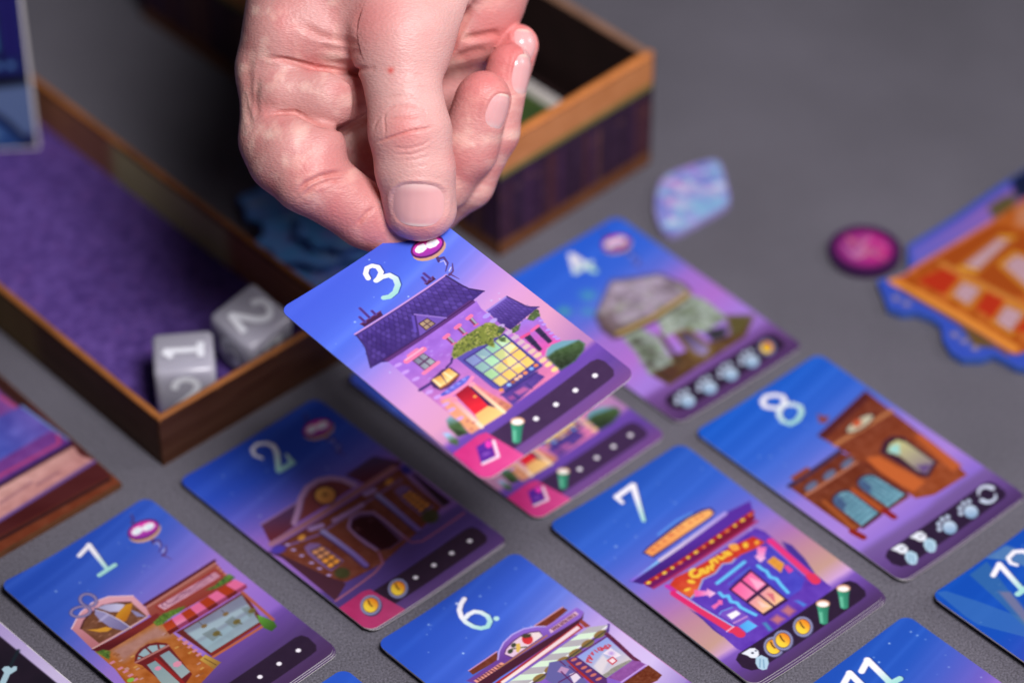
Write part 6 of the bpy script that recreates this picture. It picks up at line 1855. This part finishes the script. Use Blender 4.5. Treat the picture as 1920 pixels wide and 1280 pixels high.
def sd_palm(P):
    d = cone(P, *[(-30.5,13.7,-26),(13.7,30.5,-40)], 12.0, 14.0)
    d = smin(d, cone(P, *[(-30.5,30.5,-19),(15.2,39.6,-38)], 15.5, 17.0), 8)
    d = smin(d, cone(P, *[(16.5,32.0,-36),(18.3,54.9,-40)], 13.0, 18.0), 6)        # heel of the hand
    d = smin(d, cone(P, *[(22.1,38.1,-34),(23.6,51.8,-38)], 12.0, 16.0), 5)
    d = smin(d, cone(P, *[(13.7,22.9,-47),(6.1,-4.6,-54)], 12.0, 11.0), 4)         # hollow of the palm
    d = smin(d, cone(P, *[(-35.4,25.6,-11.5),(-16.0,24.1,-12.5)], 10.4, 9.2), 5)        # web between thumb and first finger
    d = smin(d, cone(P, *[(-24.4,45.7,-22),(-9.1,70.1,-28)], 19, 25), 10)
    d = smin(d, cone(P, *[(15.2,51.8,-40),(4.6,73.2,-36)], 18, 24), 10)
    d = smin(d, cone(P, *[(-3.8,73.2,-32),(-3.8,112.8,-60)], 27, 29), 14)          # wrist
    return smin(d, cone(P, *[(-3.8,112.8,-60),(-44.2,208.8,-135)], 30, 44), 10)     # forearm, out of view; thickened and turned left for the shadow it casts


# skin folds: polylines (x, y), depth, width, and the z range they cut
FOLDS = [
    ([(-39.93,17.38),(-33.53,16.46),(-25.91,14.63),(-18.29,13.87),(-9.15,13.41)], 1.3, 0.8, -40, 8),
    ([(-39.63,0.91),(-35.82,1.68),(-31.70,1.68),(-28.20,-0.15),(-24.39,-1.98),(-21.03,-3.05)], 0.9, 0.7, -40, 8),
    ([(-21.03,-3.05),(-18.29,-2.44),(-14.02,-0.30),(-10.67,2.29)], 0.8, 0.9, -40, 0),
    ([(-31.09,-21.64),(-28.20,-19.05),(-24.39,-17.22),(-20.58,-16.16),(-16.77,-15.55)], 0.9, 0.9, -40, 8),
    ([(-30.03,-23.17),(-25.91,-19.81),(-21.03,-17.99),(-16.77,-17.68)], 0.6, 0.8, -40, 8),
    ([(-14.02,-31.09),(-12.96,-29.26),(-10.97,-27.13),(-8.84,-25.61)], 0.5, 0.7, -40, 0),
    ([(-13.41,30.48),(-10.67,24.39),(-11.58,18.29)], 0.8, 2.5, -40, 4),
    ([(-30.48,26.83),(-24.39,23.47),(-18.29,21.95),(-10.67,19.51)], 0.6, 1.4, -40, 4),
    ([(-25.91,20.42),(-18.29,19.51),(-10.67,17.68)], 0.5, 1.2, -40, 4),
    ([(-44.51,18.90),(-45.73,13.72),(-45.12,7.62),(-43.90,1.52)], 0.45, 1.6, -40, 8),
    ([(-42.68,12.19),(-43.59,6.10),(-42.68,-0.76)], 0.4, 1.2, -40, 8),
    ([(-46.95,9.15),(-46.03,3.05),(-44.20,-3.05)], 0.35, 1.1, -40, 8),
    ([(18.90,34.14),(16.16,28.96),(13.72,24.08),(11.58,18.90)], 1.8, 1.3, -50, -8),
    ([(15.24,24.08),(19.81,25.00),(24.39,25.91),(27.44,26.52)], 0.9, 1.2, -60, -14),
    ([(13.11,18.90),(18.29,20.73),(23.62,21.95)], 0.6, 1.2, -60, -14),
    # thumb knuckle
    ([(-8.84,-7.77),(-5.33,-6.86),(-1.83,-5.79),(2.29,-4.57),(6.10,-3.96),(8.54,-3.20)], 0.62, 0.42, -9, 30),
    ([(-5.18,-1.37),(-1.52,-0.91),(2.13,-0.61),(5.49,0.15)], 0.38, 0.40, -9, 30),
    ([(-5.79,1.22),(-3.05,2.29),(1.22,2.74),(5.18,2.13)], 0.34, 0.40, -9, 30),
    ([(-5.49,0.91),(-5.79,-1.22),(-5.49,-3.66),(-5.64,-5.79)], 0.26, 0.35, -9, 30),
    ([(-6.71,4.57),(-1.52,5.49),(4.57,5.18)], 0.22, 0.5, -9, 30),
    ([(-3.81,-9.15),(0.76,-9.60),(5.33,-8.54),(7.93,-6.40)], 0.24, 0.38, -9, 30),
    ([(-2.74,-11.13),(2.29,-11.13),(7.01,-9.45)], 0.22, 0.38, -9, 30),
    ([(-9.15,-4.57),(-8.23,-2.13),(-6.71,-0.30)], 0.22, 0.4, -9, 30),
    ([(-1.83,-12.80),(3.05,-12.65),(7.93,-11.28)], 0.16, 0.36, -9, 30),
    ([(5.18,2.13),(6.10,0.61),(5.94,-1.52)], 0.2, 0.35, -9, 30),
    ([(0.00,-14.94),(3.81,-14.78),(7.01,-13.72)], 0.12, 0.34, -9, 30),
    ([(-2.74,10.97),(1.52,12.19),(6.10,10.67)], 0.12, 0.5, -9, 30),
    ([(-3.81,7.93),(1.52,9.15),(6.86,7.32)], 0.12, 0.5, -9, 30),
]
# nail beds: outline on (x, y) seen along the nail's own normal: centre, axes, half sizes
NAILS = {
    'thumb': dict(c=(3.8,-25.0,3), u=(1.0, -0.10, .10), v=(.05, .95, .30), hu=7.3, hv=6.3, n=(-.06, -.20, 1.0), lift=.25),
    'mid': dict(c=(26.2,2.9,-13.5), u=(.80, .13, -.58), v=(.40, .88, .22), hu=4.6, hv=5.2, n=(.74, -.30, .60), lift=.2),
    'ring': dict(c=(32.9,14.5,-25), u=(.83, -.08, -.55), v=(.22, .96, .15), hu=4.4, hv=5.8, n=(.66, -.22, .71), lift=.2),
    'little': dict(c=(34.8,22.9,-28), u=(.75, -.1, -.66), v=(.1, .98, .1), hu=3.4, hv=4.6, n=(.60, -.2, .76), lift=.2),
}


def frame(nl):
    n = np.array(nl['n'], float)
    n /= np.linalg.norm(n)
    v = np.array(nl['v'], float)
    v -= n * (v @ n)
    v /= np.linalg.norm(v)
    return np.cross(v, n), v, n


def fold_depth(P):
    out = np.zeros(len(P))
    for pts, dep, wid, z0, z1 in FOLDS:
        q = np.array(pts)
        lo, hi = q.min(0) - 4 * wid, q.max(0) + 4 * wid
        m = np.where((P[:, 0] > lo[0]) & (P[:, 0] < hi[0]) & (P[:, 1] > lo[1]) & (P[:, 1] < hi[1]) & (P[:, 2] > z0) & (P[:, 2] < z1))[0]
        if not len(m):
            continue
        S = P[m, :2]
        d = np.full(len(m), 1e9)
        tt = np.zeros(len(m))
        n = len(q) - 1
        for i in range(n):
            e = q[i + 1] - q[i]
            t = np.clip(((S - q[i]) @ e) / (e @ e + 1e-9), 0, 1)
            dd = np.hypot(*(S - q[i] - t[:, None] * e).T)
            tt = np.where(dd < d, (i + t) / n, tt)
            d = np.minimum(d, dd)
        w = dep * np.clip(np.sin(np.pi * np.clip(tt, .04, .96)) * 1.6, 0, 1)
        out[m] = np.maximum(out[m], w * np.exp(-(d / wid) ** 2) - 0.18 * w * np.exp(-((d - 2.2 * wid) / wid) ** 2))
    return out


def nail_groove(P):
    out = np.zeros(len(P))
    for nm, nl in NAILS.items():
        u, v, n = frame(nl)
        q = P - np.array(nl['c'], float)
        m = np.where((np.linalg.norm(q, axis=1) < 12))[0]
        if not len(m):
            continue
        a, b, c = q[m] @ u / nl['hu'], q[m] @ v / nl['hv'], q[m] @ n
        r = (np.abs(a) ** 2.7 + np.abs(b) ** 2.7) ** (1 / 2.7)
        ok = (c > -5)
        bed = np.clip((1.02 - r) / .12, 0, 1) * .38
        ridge = -np.exp(-((r - 1.17) / .10) ** 2) * .30 * np.clip(b + .9, 0, 1)
        gr = np.exp(-((r - 1.03) / .05) ** 2) * .12
        out[m] += np.where(ok, bed + ridge + gr, 0)
    return out


def sd_all(P, fine=True):
    far = P[:, 1] > 58                      # wrist and forearm: no fingers to look at
    d = np.empty(len(P))
    if far.any():
        Q = P[far]
        d[far] = smin(sd_thumb(Q), smin(sd_palm(Q), sd_knuckle(Q), 7.0), 9.6)
    if (~far).any():
        d[~far] = sd_near(P[~far], fine)
    return d


def sd_near(P, fine=True):
    th, ix, md, rg, lt, pm = sd_thumb(P), sd_index(P), sd_mid(P), sd_ring(P), sd_little(P), sd_palm(P)
    kn = sd_knuckle(P)
    body = smin(smin(pm, kn, 7.0), sd_pad(P), 1.5)
    body = smin(body, smin(ix, kn, 5.0), 1.5)
    body = smax(body, -cone(P, *[(-28.2,14.9,-5.5),(-5.3,12.2,-9)], 0.5, 6.0), 1.2)
    body = smax(body, -cone(P, *[(-9.4,8.4,-8),(-10.7,-7.6,-16)], 6.0, 5.0), 2.0)    # hollow beside the thumb   # deep fold where the web meets the pad
    body = smin(body, md, 2.0)
    body = smin(smin(body, rg, 1.2), lt, 1.2)
    up = np.clip((P[:, 1] - 16) / 24, 0, 1)
    d = np.where(up > 0, smin(th, body, .6 + 9 * up), smin(th, body, .6))
    if fine:
        d = d + fold_depth(P) + nail_groove(P)
    return d


def build_hand():
    h = 0.8
    lo = np.array((-70.0, -46.0, -128.0))
    hi = np.array((46.0, 196.0, 22.0))
    nb = np.ceil((hi - lo) / (h * 8)).astype(int)
    N = nb * 8 + 1
    vol = np.full(tuple(N), 9.0, np.float32)
    bx, by, bz = np.meshgrid(*[np.arange(k) for k in nb], indexing='ij')
    B = np.stack([bx.ravel(), by.ravel(), bz.ravel()], 1)
    cen_ = lo + (B + .5) * 8 * h
    dc_ = sd_all(cen_, False)
    g = np.stack(np.meshgrid(*[np.arange(9)] * 3, indexing='ij'), -1).reshape(-1, 3)
    far = np.abs(dc_) > 8 * h * .9 + 2.5
    for b in B[far & (dc_ < 0)]:
        vol[b[0] * 8:b[0] * 8 + 9, b[1] * 8:b[1] * 8 + 9, b[2] * 8:b[2] * 8 + 9] = -9
    near = B[~far]
    for s in range(0, len(near), 300):
        nbk = near[s:s + 300]
        P = (lo + (nbk[:, None, :] * 8 + g[None]) * h).reshape(-1, 3)
        D = sd_all(P, False).reshape(len(nbk), 9, 9, 9)
        for b, d in zip(nbk, D):
            vol[b[0] * 8:b[0] * 8 + 9, b[1] * 8:b[1] * 8 + 9, b[2] * 8:b[2] * 8 + 9] = d
    # surface nets
    s = vol < 0
    c = s[:-1, :-1, :-1]
    cnt = np.zeros(c.shape, np.int8)
    for i in (0, 1):
        for j in (0, 1):
            for k in (0, 1):
                cnt += s[i:s.shape[0] - 1 + i, j:s.shape[1] - 1 + j, k:s.shape[2] - 1 + k]
    act = (cnt > 0) & (cnt < 8)
    idx = -np.ones(act.shape, np.int64)
    I = np.argwhere(act)
    idx[act] = np.arange(len(I))
    acc = np.zeros((len(I), 3))
    n = np.zeros(len(I))
    corners_ = [(i, j, k) for i in (0, 1) for j in (0, 1) for k in (0, 1)]
    for a in corners_:
        for ax in range(3):
            if a[ax] == 0:
                b = list(a)
                b[ax] = 1
                va = vol[I[:, 0] + a[0], I[:, 1] + a[1], I[:, 2] + a[2]]
                vb = vol[I[:, 0] + b[0], I[:, 1] + b[1], I[:, 2] + b[2]]
                m = (va < 0) != (vb < 0)
                t = np.where(m, va / np.where(m, va - vb, 1), 0)
                p = np.tile(np.array(a, float), (len(I), 1))
                p[:, ax] += t
                acc[m] += p[m]
                n[m] += 1
    V = lo + (I + acc / n[:, None]) * h
    Fs = []
    for ax in range(3):
        o1, o2 = [(1, 2), (2, 0), (0, 1)][ax]
        sl = [slice(1, None)] * 3
        a = s[tuple(slice(0, -1) if q == ax else slice(None) for q in range(3))]
        b = s[tuple(slice(1, None) if q == ax else slice(None) for q in range(3))]
        E = np.argwhere(a != b)
        ok = (E[:, o1] > 0) & (E[:, o2] > 0) & (E[:, o1] < act.shape[o1]) & (E[:, o2] < act.shape[o2])
        E = E[ok]
        flip = a[E[:, 0], E[:, 1], E[:, 2]]
        q = []
        for d1, d2 in ((-1, -1), (0, -1), (0, 0), (-1, 0)):
            X = E.copy()
            X[:, o1] += d1
            X[:, o2] += d2
            q.append(idx[X[:, 0], X[:, 1], X[:, 2]])
        Q = np.stack(q, 1)
        Q[~flip] = Q[~flip][:, ::-1]
        Fs.append(Q)
    F = np.concatenate(Fs)
    F = F[(F >= 0).all(1)]
    # one subdivision where the picture sees it close, then slide every vertex onto the detailed surface
    me = mesh_np('hand_skin', V, F)
    bm = bmesh.new()
    bm.from_mesh(me)
    ed = [e for e in bm.edges if (e.verts[0].co.y < 42 and e.verts[0].co.z > -46)]
    bmesh.ops.subdivide_edges(bm, edges=ed, cuts=1, use_grid_fill=True)
    bmesh.ops.triangulate(bm, faces=[f for f in bm.faces if len(f.verts) > 4])
    bm.to_mesh(me)
    bm.free()
    V = np.empty(len(me.vertices) * 3, np.float32)
    me.vertices.foreach_get('co', V)
    V = V.reshape(-1, 3).astype(float)

    def grad(P, fine, e=.12):
        d0 = sd_all(P, fine)
        G = np.stack([sd_all(P + np.eye(3)[k] * e, fine) - d0 for k in range(3)], 1) / e
        return G / np.maximum(np.linalg.norm(G, axis=1, keepdims=True), 1e-6)

    G = grad(V, False)
    V -= np.clip(sd_all(V, False), -.6, .6)[:, None] * G
    G = grad(V, False)
    V -= (fold_depth(V) + nail_groove(V))[:, None] * G
    me.vertices.foreach_set('co', (V / 1000).astype(np.float32).ravel())
    me.update()
    me.polygons.foreach_set('use_smooth', np.ones(len(me.polygons), bool))
    return me, V


def skin_colour(V):
    base = np.array((210, 160, 155.0))
    C = np.tile(base, (len(V), 1))

    def n3(sc, seed):
        return vnoise(V[:, 0] + .37 * V[:, 2], V[:, 1] + .21 * V[:, 2], sc, seed)

    def mix(m, c):
        nonlocal C
        m = np.clip(m, 0, 1)[:, None]
        C = C * (1 - m) + np.array(c, float) * m

    def near(p, r):
        return np.exp(-(np.linalg.norm(V - np.array(p, float), axis=1) / r) ** 2)

    # fingers are ruddier than the back of the thumb
    d_th = sd_thumb(V)
    fing = np.clip(d_th / 3.0, 0, 1)
    mix(fing * .7, (198, 136, 132))
    mix(fing * np.clip(n3(4.2, 3) * 3.6, 0, 1) * .8, (228, 186, 174))
    mix(fing * np.clip(n3(7.0, 8) * 2.6 - .05, 0, 1) * .5, (202, 108, 108))
    mix((1 - fing) * np.clip(n3(7, 5) * 2.4, 0, 1) * .4, (226, 180, 174))
    mix((1 - fing) * np.clip(n3(3, 6) * 2.4, 0, 1) * .30, (210, 140, 138))
    for p, r, a in (((22.6,9.1,-14), 9, .65), ((29.7,19.8,-22), 9, .6), ((32.8,27.4,-28), 8, .6), ((16.8,-12.2,-18), 7, .45), ((-18.3,-27.4,-8), 12, .4), ((-9.1,-32.0,-12), 8, .5), ((3.8,-31.2,0), 6.5, .5),
                    ((0.3,-4.6,8), 6, .55), ((-9.1,27.4,4), 9, .5), ((12.2,-12.2,0), 4, .3), ((-24.4,-12.2,2), 8, .35)):
        mix(near(p, r) * a, (212, 108, 108))
    mix(near((-3.8,12.7,8), .9) * .9, (206, 84, 78))
    f = fold_depth(V)
    mix(np.clip(f, 0, .8) * .45, (196, 106, 98))
    return lin(np.clip(C, 0, 255))


M_SKIN = material('skin', None, rough=0.46, spec=0.42, attr=True, subsurface=0.16, srad=(1.0, .32, .20), sscale=0.0022)


def skin_bump(m):
    nt = m.node_tree
    b = nt.nodes['Principled BSDF']
    tc = nt.nodes.new('ShaderNodeTexCoord')
    mp = nt.nodes.new('ShaderNodeMapping')
    mp.inputs['Scale'].default_value = (1.0, 2.2, 1.0)
    nt.links.new(tc.outputs['Object'], mp.inputs['Vector'])
    vo = nt.nodes.new('ShaderNodeTexVoronoi')
    vo.inputs['Scale'].default_value = 900
    nt.links.new(mp.outputs[0], vo.inputs['Vector'])
    nz = nt.nodes.new('ShaderNodeTexNoise')
    nz.inputs['Scale'].default_value = 500
    nz.inputs['Detail'].default_value = 4
    nt.links.new(mp.outputs[0], nz.inputs['Vector'])
    ad = nt.nodes.new('ShaderNodeMath')
    ad.operation = 'ADD'
    nt.links.new(vo.outputs['Distance'], ad.inputs[0])
    nt.links.new(nz.outputs['Fac'], ad.inputs[1])
    bp = nt.nodes.new('ShaderNodeBump')
    bp.inputs['Strength'].default_value = 0.24
    bp.inputs['Distance'].default_value = 0.0005
    nt.links.new(ad.outputs[0], bp.inputs['Height'])
    nt.links.new(bp.outputs['Normal'], b.inputs['Normal'])
    mr = nt.nodes.new('ShaderNodeMapRange')
    mr.inputs['To Min'].default_value = .38
    mr.inputs['To Max'].default_value = .58
    nt.links.new(nz.outputs['Fac'], mr.inputs['Value'])
    nt.links.new(mr.outputs[0], b.inputs['Roughness'])


skin_bump(M_SKIN)
M_NAIL = material('fingernail', None, rough=0.2, spec=0.5, attr=True, subsurface=0.15, srad=(1.0, .4, .3), sscale=0.0015)

HF = Matrix(((1, 0, 0), (0, math.sin(0.728648), -math.cos(0.728648)), (0, math.cos(0.728648), math.sin(0.728648)))).to_4x4()
HF.translation = (-0.03048, -0.01233, 0.12861)
hme, HV = build_hand()
set_colour(hme, skin_colour(HV))
hand = link('hand', hme, M_SKIN)
hand.matrix_world = HF
tag(hand, 'bare hand pinching the card numbered 3 between thumb and first finger', 'hand')


def nail(nl):
    u, v, n = frame(nl)
    c = np.array(nl['c'], float)
    nu, nv = 25, 25
    P = []
    uv = []
    for j in range(nv):
        for i in range(nu):
            a, b = i / (nu - 1) * 2 - 1, j / (nv - 1) * 2 - 1
            # squircle mapping keeps rounded corners
            r = (abs(a) ** 2.7 + abs(b) ** 2.7) ** (1 / 2.7)
            k = max(abs(a), abs(b)) / r if r > 1e-9 else 1
            a2, b2 = a * k, b * k
            P.append(c + u * a2 * nl['hu'] + v * b2 * nl['hv'] + n * 9)
            uv.append((a2, b2))
    P = np.array(P)
    uv = np.array(uv)
    for _ in range(60):
        d = sd_all(P, False)
        P -= n * np.clip(d, -.5, 2)[:, None] * .85
    r = np.maximum(np.abs(uv[:, 0]), np.abs(uv[:, 1]))
    sq = (np.abs(uv[:, 0]) ** 2.7 + np.abs(uv[:, 1]) ** 2.7) ** (1 / 2.7)
    off = -.20 + .34 * np.clip((1 - sq) / .35, 0, 1) ** .7
    tip = np.clip((-uv[:, 1] - .8) / .2, 0, 1)
    off += tip * .22
    P += n * off[:, None]
    I = np.arange(nu * nv).reshape(nv, nu)
    F = np.stack([I[:-1, :-1], I[:-1, 1:], I[1:, 1:], I[1:, :-1]], -1).reshape(-1, 4)
    bad = (np.abs(sd_all(P - n * off[:, None], False)) > .4) | (np.abs((P - c) @ n) > 4.5)
    F = F[~bad[F].any(1)]
    me = mesh_np('fingernail', P / 1000, F, smooth=True)
    C = np.tile(np.array((220, 166, 166.0)), (len(P), 1))
    luna = np.clip((uv[:, 1] - .62) / .25, 0, 1)[:, None]
    C = C * (1 - .6 * luna) + np.array((226, 196, 192)) * .6 * luna
    edge = np.clip((-uv[:, 1] - .84) / .08, 0, 1)[:, None]
    C = C * (1 - .75 * edge) + np.array((228, 206, 192)) * .75 * edge
    C += (7 * vnoise(uv[:, 0] * 9, uv[:, 1] * .5, 2.0, 4))[:, None]
    set_colour(me, lin(np.clip(C, 0, 255)))
    o = link('fingernail', me, M_NAIL, hand)
    return o


for nm in NAILS:
    nl = dict(NAILS[nm])
    if nm != 'thumb':
        nl['v'] = tuple(-x for x in nl['v'])      # curled fingers: the free edge points up
    nail(nl)
